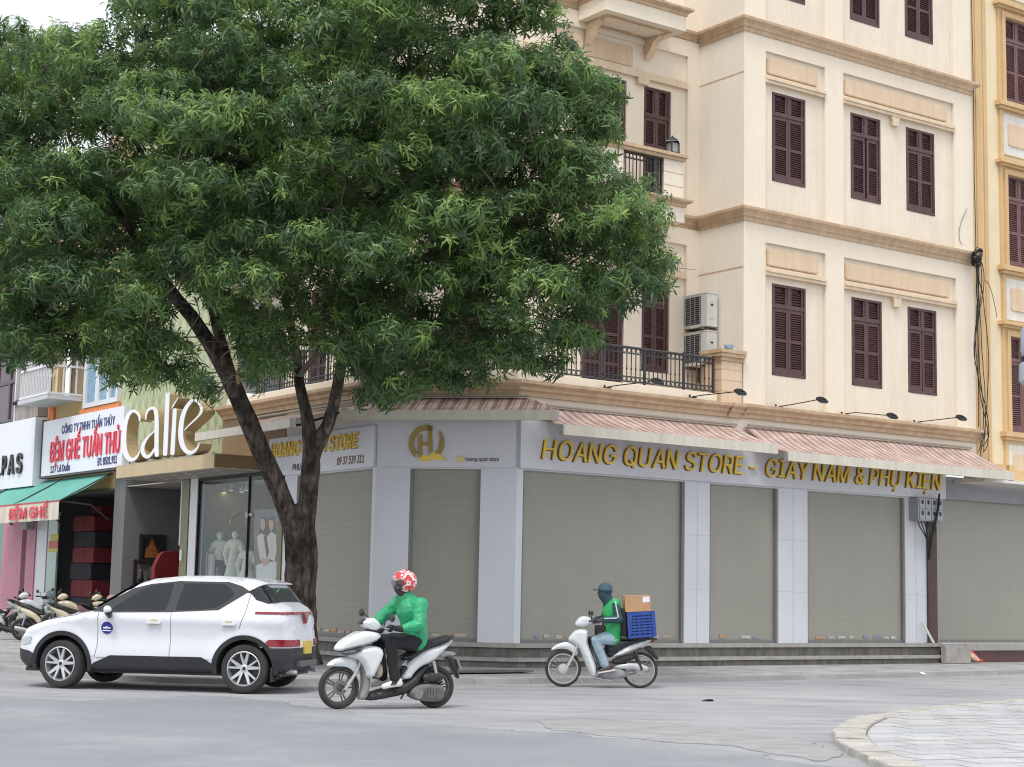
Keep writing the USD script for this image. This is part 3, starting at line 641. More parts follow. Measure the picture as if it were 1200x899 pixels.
def awning(label, origin, ang, x0, x1, zt, proj, zb, fab, barh=.19, xt=None, group='striped awnings over the shop front', sag=.05, barm=None, zb1=None, frays=0):
    fr = (W(*origin), A+math.radians(ang)); zb1 = zb if zb1 is None else zb1
    t = Thing('shop_awning', label, 'awning', group, frame=fr, base=((x0+x1)/2, 0, zb))
    a0, a1 = xt or (x0, x1)
    m = MB(); V = []
    for i in range(41):
        u = i/40; row = []
        for j in range(9):
            v = j/8; xx = (a0+(a1-a0)*u)*(1-v)+(x0+(x1-x0)*u)*v
            z = zt*(1-v)+(zb+(zb1-zb)*u+barh*.96)*v-sag*math.sin(math.pi*v)*(.6+.4*math.sin(u*9+1))
            row.append((xx, -.02-proj*v, z))
        V.append(row)
    V = np.array(V); m.grid(V); m.grid(V[:, ::-1]-[0, 0, .006]); build(m, 'canvas', fab, t, True)
    m = MB(); Rm = np.eye(3); c = np.array([(x0+x1)/2, -.02-proj-.03, (zb+zb1)/2+barh/2]); sl = math.atan2(zb1-zb, x1-x0)
    Rm = np.array([[math.cos(sl), 0, -math.sin(sl)], [0, 1, 0], [math.sin(sl), 0, math.cos(sl)]])
    m.obox(c, ((x1-x0)/2, .045, barh/2), Rm, .02); build(m, 'front_bar', barm or BARW, t)
    m = MB(); m.cyl((a0+.02, -.1, zt+.03), (a1-.02, -.1, zt+.03), .026, n=10); build(m, 'roller_tube', mat('dusty_tube', (.30, .27, .23), .7), t)
    for k in (.12, .88):
        x = x0+(x1-x0)*k; xm = x+(.45 if k < .5 else -.45)
        m = MB(); m.tube([(x, -.12, zt-.15), (xm, -proj*.55, (zt+zb)/2-.12), (x, -proj+.02, zb+.06)], .025, 6); build(m, 'folding_arm', BLACKP, t)
    for x in (x0+.03, x1-.03): m = MB(); m.box(x-.04, x+.04, -proj-.075, -proj+.03, zb-.005+(0 if x < (x0+x1)/2 else zb1-zb), zb+barh+.005+(0 if x < (x0+x1)/2 else zb1-zb), .015); build(m, 'end_cap', STEEL, t)
    return t
awning('striped awning over the widest shutter, left of the two on the long front', (0, 0), 0, -4.76, .69, 5.0, 1.2, 4.355, STRIPE, xt=(-4.3, .69), sag=.10)
awning('pink striped awning over the two right shutters, reaching past the end of the sign', (0, 0), 0, .98, 8.16, 5.02, 1.2, 4.235, STRIPE, barh=.19, sag=.09)
awning('brown faded half folded awning across the chamfered corner above the ring emblem', CH, -45, -3.27, .87, 5.13, .70, 4.625, STRIPE_D, xt=(-2.9, .25), barh=.185, sag=.02, zb1=4.63)
awning('torn faded awning on the side street behind the tree trunk', (-6.8, 0), -90, -6.92, -2.67, 5.08, 1.4, 4.50, STRIPE_D, barm=BARW, barh=.17, xt=(-6.9, -2.0))
# ------------------------------------------------------------------ floodlights leaning out over the awnings
for i, (s, tt, zz, wh) in enumerate(((-2.81, -1.55, 5.5, 'first, before the terrace railing'), (-.58, -1.45, 5.5, 'just left of the terrace pier'), (1.86, -1.3, 5.56, 'below the lowest single shuttered window'), (3.87, -1.4, 5.38, 'drooping lowest of the five'), (6.23, -1.3, 5.53, 'nearest to the hanging cables'))):
    t = Thing('floodlight', f'dark floodlight on thin arm over awnings, {wh}', 'floodlight', 'floodlights along the ledge', base=(s, -.1, 5.5))
    m = MB(); m.box(s-.06, s+.06, -.2, .02, 5.485, 5.50, .004); m.box(s-.015, s+.015, -.05, -.02, 5.5, 5.56); build(m, 'base_plate', BLACKP, t)
    m = MB(); m.tube([(s, -.12, 5.51), (s, -.45, 5.515), (s, tt+.03, zz)], .011, 6); build(m, 'arm', BLACKP, t)
    m = MB(); Rm = np.array([[1, 0, 0], [0, math.cos(.5), -math.sin(.5)], [0, math.sin(.5), math.cos(.5)]])
    m.obox((s, tt-.08, zz-.02), (.10, .085, .026), Rm, .010); build(m, 'lamp_head', IRON, t)
    m = MB(); m.obox((s, tt-.06, zz-.055), (.085, .07, .004), Rm); build(m, 'lamp_glass', CHROME, t)
    m = MB()
    for q in range(5): m.obox((s-.06+.03*q, tt-.09, zz+.012), (.003, .07, .016), Rm)
    build(m, 'cooling_fins', IRON, t, kind='stuff')
# ------------------------------------------------------------------ air conditioner units on the bay's flank
ACW = mat('ac_casing', (.62, .62, .60), .45, .04, 3, streak=.12)
for i, (zb, lab) in enumerate(((7.18, 'white air conditioner outdoor unit, upper of the two beside the bay'), (6.36, 'white air conditioner outdoor unit, lower of the two, half behind the railing'))):
    s0, s1, t0, t1 = .58, .88, .74, 1.50
    t = Thing('air_conditioner', lab, 'air conditioner', 'air conditioner outdoor units', base=(.73, 1.1, zb))
    m = MB(); m.box(s0, s1, t0, t1, zb+.03, zb+.74, .02); build(m, 'casing', ACW, t)
    m = MB(); m.box(s0-.006, s1+.01, t0-.01, t1+.01, zb+.742, zb+.765, .008); build(m, 'lid', ACW, t)
    m = MB(); m.box(s0-.004, s0+.01, t0+.20, t1-.04, zb+.10, zb+.70); build(m, 'fan_opening', BLACKP, t)
    gr = MB()
    for k in range(13): gr.box(s0-.014, s0-.006, t0+.2, t1-.04, zb+.12+k*.045, zb+.128+k*.045)
    for k in range(4): gr.box(s0-.016, s0-.005, t0+.22+k*.15, t0+.232+k*.15, zb+.1, zb+.7)
    build(gr, 'grille', STEEL, t, kind='stuff')
    m = MB(); c = (s0-.003, (t0+.2+t1-.04)/2, zb+.40)
    for k in range(3):
        a = k*2.094; m.obox((c[0]+.006, c[1]+.12*math.cos(a), c[2]+.12*math.sin(a)), (.004, .12, .06), np.array([[1, 0, 0], [0, math.cos(a), -math.sin(a)], [0, math.sin(a), math.cos(a)]]))
    build(m, 'fan', IRON, t)
    m = MB(); m.box(s0+.06, s0+.2, t0-.008, t0+.01, zb+.2, zb+.62, .006); build(m, 'service_cover', mat('ac_cover', (.55, .55, .54), .5), t)
    m = MB(); m.box(s0+.1, s0+.17, t0-.014, t0-.002, zb+.48, zb+.52, .004); build(m, 'handle', BLACKP, t)
    for q in (t0+.12, t1-.15):
        m = MB(); m.box(s0-.05, .945, q, q+.04, zb-.03, zb+.028); m.box(.90, .945, q, q+.04, zb-.3, zb-.031); build(m, 'bracket', mat('rusty_bracket', (.16, .09, .06), .8, .3, 8), t)
    m = MB(); m.tube([(.84, t1-.1, zb+.2), (.92, t1-.02, zb+.1), (.93, t1-.03, zb-.4)], .02, 6); build(m, 'pipe', mat('pipe_wrap', (.5, .5, .48), .8), t)
rag = MB(); P = rng.random((14, 3))*[.3, .2, .14]+[.5, .02, 6.6]
rag.mani(m3.Manifold.hull_points(P).refine_to_length(.05)); v, f = rag.arr(); v = v+.05*(np.stack([meshkit.fbm(v*9, 3, k) for k in (1, 2, 3)], 1)-.5)
solo((v, f), 'blue_cloth', mat('blue_cloth', (.17, .24, .36), .85, .3, 12), 'crumpled blue grey cloth lying on the terrace pier', 'cloth', base=(.6, .1, 6.6), smooth=40)
# lantern on the balcony coping
t = Thing('wall_lantern', 'small dark lantern standing on the right end of the balcony coping', 'lantern', base=(-.55, .6, 10.74))
m = MB(); m.box(-.66, -.42, .5, .74, 10.755, 10.78, .006); build(m, 'base', IRON, t)
m = MB()
for x in (-.64, -.44):
    for y in (.52, .72): m.box(x-.012, x+.012, y-.012, y+.012, 10.78, 11.0)
build(m, 'frame', IRON, t)
m = MB(); m.box(-.625, -.455, .535, .705, 10.785, 10.99); build(m, 'lantern_glass', mat('lantern_glass', (.35, .36, .33), .2), t)
m = MB(); m.lathe([(.2, 11.0), (.19, 11.02), (.08, 11.1), (.03, 11.12), (.03, 11.15), (0, 11.16)], 4, o=(-.54, .62, 0)); build(m, 'cap', IRON, t)
# ------------------------------------------------------------------ meters, pole, cables
t = Thing('meter_box', 'grey electricity meter cabinet under the right end of the sign with black cables', 'meter box', base=(6.5, -.1, 3.3))
m = MB(); m.box(6.07, 6.93, -.26, -.02, 3.26, 3.78, .015); build(m, 'cabinet', mat('meter_grey', (.30, .31, .32), .5, .08, 4), t)
for c_ in range(4):
    for r_ in range(2):
        x, z = 6.12+c_*.2, 3.29+r_*.25
        m = MB(); m.box(x, x+.175, -.275, -.258, z, z+.22, .006); d = build(m, 'meter_door', mat('meter_door', (.38, .39, .40), .4), t)
        m = MB(); m.box(x+.05, x+.125, -.279, -.274, z+.1, z+.19); build(m, 'dial_window', BLACKP, d)
for k in range(6):
    x = 6.12+.11*k; m = MB(); e = 6.47+.02*rng.standard_normal()
    m.tube([(x, -.2, 3.28), (x+.02, -.25, 3.12-.02*k), ((x+e)/2, -.24, 2.95), (e, -.22, 2.72), (e+.01, -.18, 2.4)], .013, 5); build(m, 'cable', CABLE, t)
m = MB(); m.tube([(6.75, -.3, 3.9), (6.68, -.33, 3.6), (6.6, -.32, 3.3), (6.52, -.25, 2.9), (6.48, -.22, 2.4)], [.02, .03, .03, .035, .03], 6); build(m, 'cable_bundle', CABLE, t)
pole = MB(); pole.box(6.64, 6.95, -.045, .06, ZF, 3.5, .015); solo(pole, 'downpipe', mat('brown_pipe_casing', (.085, .045, .035), .5, .2, 3, streak=.2), 'brown square pipe casing running down the right end of the shop front', 'pipe', base=(6.8, 0, ZF))
pipe = MB(); pipe.tube([(6.5, -.30, .54), (6.42, -.12, .9), (6.41, -.06, .99)], .028, 8); solo(pipe, 'plastic_pipe', mat('white_pvc', (.62, .6, .58), .4), 'short white plastic pipe leaning by the brown pipe casing', 'pipe', base=(6.5, -.2, .54))
hang = Thing('cable_bundle', 'black cables hanging from a tangled coil between cream and ochre buildings', 'cable bundle', base=(8.4, -.1, 5))
def wob(pts, amp, seed, n=24):
    P = np.array(pts, float); q = np.linspace(0, len(P)-1, n)
    from scipy.interpolate import CubicSpline
    V = CubicSpline(np.arange(len(P)), P)(q)
    return V+amp*(np.stack([meshkit.fbm(np.c_[q*1.1, q*0+k, q*0+seed], 3, seed+k) for k in range(3)], 1)-.5)
for k in range(11):
    a = rng.random(8)*6.28; P = [(8.22+.16*math.cos(x)*rng.random(), -.28+.12*math.sin(x), 9.55+.28*math.sin(x+k)*rng.random()) for x in np.linspace(0, 9, 9)]
    m = MB(); m.tube(wob(P, .05, k, 40), .009, 5); build(m, 'coil_loop', CABLE, hang)
for k, (e, zlow, sp) in enumerate(((8.30, 4.95, .05), (8.38, 4.9, .12), (8.45, 4.95, .2), (8.5, 5.0, .32), (8.26, 7.6, .02), (8.23, 7.0, 0), (8.47, 5.1, .25))):
    m = MB(); m.tube(wob([(8.22+.1*rng.random(), -.25, 9.6), (8.26+sp*.5, -.25, 8.6), (8.33+sp*(1 if k % 2 else -.6), -.22, (9.6+zlow)/2), (8.42+sp*.4 if zlow < 6 else e, -.22, zlow+.9), (e, -.16, zlow)], .10, 20+k), .011, 5); build(m, 'cable', CABLE, hang)
m = MB(); th = np.linspace(0, 6.5, 30); m.tube([(8.62+.4*math.sin(x*.5)*1.0, -.2, 8.65+.42*math.cos(x)) for x in th], .008, 5); build(m, 'loose_loop', CABLE, hang)
thin = MB(); thin.tube(wob([(8.44, -.04, 18.), (8.46, -.05, 14.), (8.4, -.1, 12.), (8.47, -.05, 10), (8.46, -.06, 7), (8.46, -.05, 5.6)], .06, 77), .010, 5); build(thin, 'thin_wire', CABLE, hang)
thin = MB(); thin.tube(wob([(8.2, -.03, 10.8), (7.9, -.02, 10.2), (8.02, -.03, 9.9)], .02, 78), .006, 5); build(thin, 'thin_wire', CABLE, hang)
# ------------------------------------------------------------------ ochre building on the right
Y = Thing('ochre_building', 'ochre yellow building at the right edge with moulded window frames and maroon shutters', 'building', base=(9, 0, 0))
YP = mat('ochre_pale_paint', (.76, .635, .43), .75, .04, 1.5, .1, 90, streak=.05); YD = mat('ochre_trim_paint', (.63, .43, .215), .7, .05, 2.5, .1, 90, streak=.08); YW = mat('white_panel_paint', (.72, .68, .62), .7, .05, 2, streak=.1)
SH2 = mat('faded_shutter_paint', (.17, .085, .085), .55, .2, 5, .1, 60, streak=.1)
yl = rect(8.47, 16, 4.2, TOP+.6)
yw = [(9.83, 10.95, 13.75, 15.95), (9.83, 10.95, 9.62, 11.92), (9.83, 10.95, 5.55, 7.9), (13., 14.1, 13.75, 15.95), (13., 14.1, 9.62, 11.92), (13., 14.1, 5.55, 7.9), (9.83, 10.95, 17.8, 19)]
for a, b, c, d in yw: yl = yl.difference(rect(a, b, c, d))
m = MB(); m.prism(yl, .12, .4, 'xzy'); m.box(8.5, 16, .41, .43, 4.2, TOP); build(m, 'wall', YP, Y)
for a, b in ((8.47, 8.62), (8.72, 8.92), (9.0, 9.12)):
    m = MB(); m.box(a, b, .06+.02*(a > 8.7), .119, 4.75, TOP+.5, .01); build(m, 'pilaster_strip', YD, Y)
SHUT_ = SHUT; SHUT = SH2
for a, b, c, d in yw:
    shutter_window(Y, None, a+.003, b-.003, c+.003, d-.003, .17)
    m = MB()
    for q0, q1, dep in ((.0, .12, .07), (.12, .25, .03)):
        m.prism(rect(a-q1, b+q1, c-.0, d+q1).difference(rect(a-q0, b+q0, c-.01, d+q0)), .12-dep-.02, .1195, 'xzy')
    build(m, 'window_frame', YD, Y)
    m = MB(); m.box(a-.36, b+.36, -.06, .118, c-.12, c-.002, .02); m.box(a-.30, b+.30, -.01, .118, c-.20, c-.121, .02); build(m, 'window_sill', YD, Y)
    m = MB(); m.box(a-.38, b+.38, -.08, .118, d+.252, d+.34, .02); m.box(a-.3, b+.3, -.01, .118, d+.19, d+.2515, .02); build(m, 'window_hood', YD, Y)
    m = MB(); m.box(a-.10, b+.10, .07, .1185, c-1.32, c-.3, .01); build(m, 'white_panel', YW, Y)
    m = MB(); q = sg.box(a+.06, c-1.08, b-.06, c-.52).buffer(-.06).buffer(.06); m.prism(q, .045, .0698, 'xzy'); build(m, 'panel_field', PEACH, Y)
    m = MB(); m.box(a-.24, a-.12, .05, .1188, c-1.45, c-.205, .01); m.box(b+.12, b+.24, .05, .1188, c-1.45, c-.205, .01); build(m, 'panel_pilaster', YD, Y)
SHUT = SHUT_
m = MB(); m.box(8.47, 16, .0, .1192, 4.35, 4.62, .02); m.box(8.47, 16, .05, .1193, 4.622, 4.75, .02); build(m, 'cornice', YD, Y)
m = MB(); m.prism(rect(7.02, 16, ZF-.08, 4.34).difference(rect(7.06, 11.6, ZF-.1, 3.82)).difference(rect(12, 15.8, 0, 3.82)), .02, .3, 'xzy'); build(m, 'shop_front', mat('grey_fascia', (.30, .30, .32), .5, .06, 2), Y)
roller(None, 7.062, 11.598, z1=3.84, y=.16, parent=Y, stickers=False); roller(None, 12.0, 15.8, z1=3.84, y=.16, parent=Y, stickers=False)
m = MB(); m.box(7.6, 16, -.9, -.02, 4.2, 4.28, .01); build(m, 'canopy_slab', YW, Y)
m = MB(); m.box(7.02, 16, -.14, .3, .36, .5, .015); build(m, 'step_tread', STONE, Y)
m = MB(); m.box(7.02, 16, -.09, .3, .05, .358); build(m, 'step_riser', mat('maroon_tile', (.10, .04, .04), .35, .2, 5), Y)
m = MB(); m.box(7.53, 7.9, -.2, -.145, .1, .52, .01); 
rp = MB(); rp.prism([(-.58, .1), (-.08, .1), (-.08, .5), (-.2, .5)], 6.66, 7.52, 'yzx'); v, f = rp.arr(); 
rp2 = MB(); rp2.box(6.66, 7.5, -.52, -.37, .1, .49, .03); solo(rp2, 'concrete_block', mat('rough_concrete', (.33, .31, .29), .9, .2, 5, .7, 18), 'rough grey concrete block against the steps by the brown pipe', 'concrete block', base=(7.1, -.45, .12))
bk = Thing('bent_tube', 'bent red and cream plastic tube lying against the right end of the steps', 'plastic tube', base=(7.7, -.4, .12))
m = MB(); m.tube([(7.56, -.3, .5), (7.62, -.42, .34), (7.75, -.52, .16), (7.86, -.55, .14)], [.03, .05, .05, .03], 7); build(m, 'red_end', mat('red_plastic', (.5, .08, .04), .45), bk)
m = MB(); m.tube([(7.55, -.36, .36), (7.60, -.5, .22), (7.70, -.58, .15)], [.04, .07, .03], 7); build(m, 'cream_end', mat('cream_plastic', (.62, .42, .32), .5), bk)
# bits on the ground
for (x, y, z, nm, cat, lab, c, r) in ((828, 822, .004, 'litter', 'litter', 'small dark scrap lying on the road right of the far scooter', (.03, .03, .035), .11), (1080, 791, .125, 'litter', 'litter', 'white paper scrap on the pavement edge before the right shutter', (.6, .6, .6), .10), (1180, 772, .125, 'litter', 'litter', 'small white scrap by the maroon step at the right', (.65, .62, .6), .07)):
    p = ground(x, y, z); q = rng.random((10, 3))*[r*2.2, r, .05]-[r, r/2, 0]
    m = MB(); m.mani(m3.Manifold.hull_points(q)); solo(m, nm, mat('scrap_'+str(x), c, .8), lab, cat, frame=(p, 0.), base=(0, 0, 0))
mh = ground(560, 787, .12); m = MB(); m.prism([(x*1.0, y) for x, y in ((-1.1, -.25), (1., -.25), (1.15, .25), (-1, .28))], .001, .010, 'xyz'); 
solo(m, 'drain_cover', mat('wet_iron', (.10, .08, .07), .8, .3, 5, .5, 30), 'dark rusty drain cover set in the far pavement behind the near scooter', 'drain cover', frame=(mh, A))
# grey fixture whose edge shows at the right border
p = depth_pt(1211, 412, 20.)
fx = Thing('pole_fixture', 'grey rounded fixture cut by the right edge of the picture', 'street fixture', frame=((p[0], p[1], 0), 0.))
m = MB(); m.lathe([(.05, 0), (.05, 6.2)], 12); build(m, 'pole', STEEL, fx, 40)
z0 = p[2]
m = MB(); m.lathe([(.0, z0+.33), (.1, z0+.32), (.145, z0+.25), (.15, z0-.0), (.12, z0-.06)], 20); m.lathe([(.12, z0-.12), (.17, z0-.16), (.175, z0-.36), (.12, z0-.42), (0, z0-.42)], 20); build(m, 'housing', mat('fixture_grey', (.33, .36, .40), .5, .05), fx, 40)
m = MB(); m.lathe([(.12, z0-.055), (.15, z0-.07), (.15, z0-.11), (.12, z0-.125)], 20); build(m, 'dark_band', BLACKP, fx, 40)
from scipy.interpolate import CubicSpline
# ------------------------------------------------------------------ the side street: clothes shop, cushion shop, white shop
LS = -6.80
OLIVE = mat('olive_wall_paint', (.42, .46, .29), .7, .05, 2, streak=.08); OLIVE2 = mat('olive_frame', (.20, .19, .11), .5, .06, 3)
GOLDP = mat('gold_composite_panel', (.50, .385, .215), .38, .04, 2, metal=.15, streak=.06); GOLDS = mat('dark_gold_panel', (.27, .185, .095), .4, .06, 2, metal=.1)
GREYW = mat('shade_darkened_grey_paint', (.15, .15, .155), .8, .04, 1.5); SOFF = mat('soffit_panel', (.34, .32, .29), .6, .05, 2)  # inner wall grey is darkened to carry the deep shade of the recess
WFR = mat('white_frame', (.64, .65, .68), .4, .03, 3)
GLASS = glass_mat('shop_glass', (.95, .975, .965), 1.55)
C = Thing('clothes_shop', 'clothes shop with olive quilted wall, gold canopy and big glass window beside the tree', 'building', base=(LS, 10, 0))
m = MB(LXF); m.prism(rect(-14.8, -8.71, 4.3, 13.2).difference(rect(-13.6, -12.4, 9.2, 11.6)).difference(rect(-11.2, -9.9, 9.2, 11.6)), .03, .3, 'xzy'); build(m, 'wall', OLIVE, C)
for a in (-13.6, -11.2):
    b = a+1.25; m = MB(LXF); m.prism(rect(a, b, 9.2, 11.6).difference(rect(a+.07, b-.07, 9.27, 11.53)), .05, .15, 'xzy'); m.box((a+b)/2-.03, (a+b)/2+.03, .05, .15, 9.27, 11.53); w_ = build(m, 'window', WFR, C)
    m = MB(LXF); m.box(a+.07, b-.07, .1, .11, 9.27, 11.53); build(m, 'pane', mat('dark_pane', (.05, .06, .07), .08), w_)
for a in (-14.78, -11.75):                                # quilted diamond panels: raised, rounded ribs
    pass
q = MB(LXF); nz, nx = 0, 0
for i in range(0, 15):
    for j in range(0, 12):
        x = -14.55+i*.40+(.2 if j % 2 else 0); z = 5.0+j*.36
        if x > -8.95: continue
        c = [x, z]; P = np.array([(x-.195, -0, z), (x, 0, z-.35), (x+.195, 0, z), (x, 0, z+.35)]); P[:, 1] = .029
        top = P*1.; ctr = np.array([x, -.025, z])
        mb = MB(LXF); inn = (P-ctr)*.55+ctr; inn[:, 1] = -.012
        mb.add(np.vstack([P, inn, ctr]), [[0, 1, 5], [0, 5, 4], [1, 2, 6], [1, 6, 5], [2, 3, 7], [2, 7, 6], [3, 0, 4], [3, 4, 7], [4, 5, 8], [5, 6, 8], [6, 7, 8], [7, 4, 8]])
        build(mb, 'quilted_panel', OLIVE, C, True)
m = MB(); m.box(-8.0, LS-.0, 6.56, 11.85, 4.225, 4.245); m.box(-8.0, -7.965, 9.0, 11.85, 3.945, 4.224, .005); build(m, 'canopy_fascia', GOLDP, C)
m = MB(); m.box(-8.0, -7.965, 6.56, 8.992, 3.946, 4.2235, .005); build(m, 'canopy_fascia', GOLDP, C)
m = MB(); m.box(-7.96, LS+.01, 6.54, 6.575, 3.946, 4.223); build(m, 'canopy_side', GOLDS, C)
m = MB(); m.box(-7.96, -5.2, 6.58, 11.83, 3.93, 3.945); m.box(-6.78, -4., 10.7, 14.1, 3.905, 3.928); build(m, 'soffit', SOFF, C)
for t_ in np.arange(7.2, 11.7, .75):
    for s_ in (-7.6, -7.1):
        m = MB(); m.lathe([(0, 3.924), (.06, 3.924), (.06, 3.932)], 12, o=(s_, t_, 0)); build(m, 'downlight', mat('downlight_glass', (.75, .72, .66), .3), C)
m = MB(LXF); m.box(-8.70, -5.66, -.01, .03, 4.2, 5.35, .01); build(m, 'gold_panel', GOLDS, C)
m = MB(LXF); m.box(-5.83, -5.66, -.02, .2, .3, 3.93); m.box(-10.68, -10.3, -.03, .2, .3, 3.92, .01); build(m, 'olive_jamb', OLIVE2, C)
m = MB(LXF); m.box(-10.74, -10.685, -.035, .2, 2.4, 3.9); m.box(-10.25, -9.86, -.02, .15, .3, 3.93, .008); build(m, 'white_frame', WFR, C)
m = MB(LXF); m.box(-9.85, -9.82, -.015, .1, .3, 3.92); m.box(-9.82, -5.84, -.01, .08, 3.86, 3.92); m.box(-7.3, -7.28, -.01, .05, .4, 3.86); build(m, 'window_frame', BLACKP, C)
m = MB(LXF); m.box(-9.82, -7.302, .02, .032, .4, 3.86); gp = build(m, 'shop_window', GLASS, C)
m = MB(LXF); m.box(-7.278, -5.84, .02, .032, .4, 3.86); build(m, 'shop_window', GLASS, C)
m = MB(LXF); m.box(-7.42, -7.30, .005, .02, 2.97, 3.07); m.box(-7.27, -7.1, .005, .02, 3.0, 3.05); build(m, 'glass_clamp', STEEL, C)
m = MB(LXF); m.box(-10.62, -10.5, -.06, -.032, 2.05, 2.3, .01); build(m, 'switch_box', WFR, C)
OLV3 = mat('olive_interior', (.33, .30, .19), .8, .05, 2)
m = MB(); m.box(LS+.16, -2.6, 10.2, 10.28, .3, 3.9); build(m, 'interior_wall', OLV3, C)
m = MB(); m.box(-2.8, -2.6, 5.7, 10.19, .3, 3.9); m.box(-6.5, -2.6, 5.70, 5.9, .3, 3.9); build(m, 'interior_wall', mat('pale_interior', (.5, .48, .4), .8), C)
m = MB(); m.box(-6.95, -2.6, 5.7, 14.1, .12, .3); build(m, 'shop_floor', mat('floor_tile', (.4, .38, .35), .3, .05, 2), C)
m = MB(); m.box(LS+.02, -3, 5.7, 10.2, 3.875, 3.90); build(m, 'shop_ceiling', mat('shop_ceiling_paint', (.5, .5, .47), .8), C)
e = Rp(286, 612, 10.19)
em = MB()
for r0, a0, a1, dx in ((.21, .7, 5.6, -.16), (.21, .2, 5.9, .24)): em.tube([(e[0]+dx+r0*math.cos(a), 10.17, e[2]+r0*math.sin(a)) for a in np.linspace(a0, a1, 22)], .03, 6)
em.tube([(e[0]+.03, 10.17, e[2]), (e[0]+.44, 10.17, e[2]+.06)], .025, 6); build(em, 'wall_emblem', mat('gold_leaf', (.55, .36, .1), .3, metal=.6), C)
m = MB(); m.box(-6.6, -4.6, 10.13, 10.198, 1.9, 2.6); build(m, 'teal_panel', mat('teal_panel', (.10, .33, .27), .5), C)
# track lamps
for k, x in enumerate((250, 263, 271, 283, 289)):
    p = Lp(x, 572+2*(k % 2), -6.1+.1*k); t = Thing('track_lamp', f'small white track lamp in the clothes shop window, {("first", "second", "third", "fourth", "fifth")[k]} from the left', 'lamp', 'track lamps in the clothes shop window', base=p)
    m = MB(); m.cyl(p+[0, 0, .05], [p[0], p[1], 3.87], .012, n=6); build(m, 'stem', WFR, t)
    m = MB(); m.lathe([(0, .06), (.04, .06), (.055, -.06)], 12, o=p); build(m, 'lamp_shade', WFR, t)
    m = MB(); m.lathe([(0, -.05), (.05, -.05)], 12, o=p); build(m, 'bulb', mat('lit_lamp', (.8, .75, .6), .5, emit=(1, .9, .7, 4.)), t)
# inside the recess: partition wall, framed picture, altar cabinet, red chair
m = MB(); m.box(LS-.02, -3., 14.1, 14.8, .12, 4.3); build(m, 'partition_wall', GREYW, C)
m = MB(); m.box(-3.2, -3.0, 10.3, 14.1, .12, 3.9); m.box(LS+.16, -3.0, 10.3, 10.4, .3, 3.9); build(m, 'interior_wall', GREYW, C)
a, b = Rp(164, 626, 14.06), Rp(192, 660, 14.06)
fp = Thing('framed_picture', 'black framed dark picture with an orange glow, hung on the grey wall inside', 'picture', base=(a[0], 14.05, b[2]))
m = MB(); m.prism(sg.box(a[0], b[2], b[0], a[2]).difference(sg.box(a[0]+.09, b[2]+.09, b[0]-.09, a[2]-.09)), 14.02, 14.09, 'xzy'); build(m, 'frame', BLACKP, fp)
m = MB(); m.box(a[0]+.09, b[0]-.09, 14.07, 14.085, b[2]+.09, a[2]-.09); build(m, 'print', mat('dark_print_paint', (.03, .02, .02), .4, .4, 9), fp)
cxp, czp = (a[0]+b[0])/2, (a[2]+b[2])/2
m = MB(); m.prism(sg.Polygon([(cxp-.16, czp-.2), (cxp+.16, czp-.2), (cxp+.12, czp-.02), (cxp+.05, czp+.05), (cxp, czp+.25), (cxp-.06, czp+.05), (cxp-.13, czp-.03)]).buffer(.03), 14.062, 14.0695, 'xzy'); build(m, 'printed_shape', mat('ember_print', (.30, .11, .03), .5, .5, 14), fp)
a, b = Rp(160, 652, 13.5), Rp(190, 690, 13.5)
al = Thing('altar_cabinet', 'dark carved altar cabinet standing below the framed picture', 'cabinet', base=((a[0]+b[0])/2, 13.6, .3))
DKW = mat('dark_carved_wood', (.018, .012, .010), .45, .3, 8)
m = MB(); m.box(a[0], b[0], 13.3, 13.95, .3, 1.35, .02); build(m, 'body', DKW, al)
m = MB(); m.box(a[0]-.08, b[0]+.08, 13.22, 14.0, 1.352, 1.43, .02); build(m, 'top', DKW, al)
for k in range(4):
    x = a[0]+.15+k*.27; m = MB(); m.lathe([(.0, 1.43), (.07, 1.43), (.05, 1.5), (.09, 1.62), (.05, 1.8+.12*(k % 2)), (.02, 1.84), (0, 1.85)], 10, o=(x, 13.55, 0)); build(m, 'vase', DKW, al)
m = MB(); m.box(a[0]+.02, a[0]+.12, 13.7, 13.78, 1.43, 2.1, .02); m.box(b[0]-.12, b[0]-.02, 13.7, 13.78, 1.43, 2.1, .02); m.box(a[0]+.12, b[0]-.12, 13.7, 13.76, 1.98, 2.06); build(m, 'carved_back', DKW, al)
a, b = Rp(189, 648, 12.2), Rp(212, 695, 12.2)
ch = Thing('red_chair', 'high backed red velvet armchair beside the altar cabinet', 'chair', base=((a[0]+b[0])/2, 12.3, .3))
RED = mat('red_velvet', (.20, .010, .014), .8, .15, 8)
w2 = b[0]-a[0]
m = MB(); m.prism(sg.Polygon([(a[0], .75), (b[0]+.1, .75), (b[0]+.1, a[2]-.15), (b[0]-.05, a[2]), (a[0]+.25*w2, a[2]-.05), (a[0], a[2]-.35)]).buffer(-.12).buffer(.2), 12.35, 12.55, 'xzy'); build(m, 'backrest', RED, ch)
m = MB(); m.box(a[0], b[0]+.1, 11.8, 12.34, .62, .8, .06); build(m, 'seat', RED, ch)
for x in (a[0]-.05, b[0]+.05): m = MB(); m.box(x, x+.1, 11.8, 12.34, .8, 1.02, .03); build(m, 'arm', DKW, ch)
for x in (a[0]+.02, b[0]):
    for y in (11.84, 12.4): m = MB(); m.box(x, x+.07, y, y+.07, .3, .62); build(m, 'leg', DKW, ch)
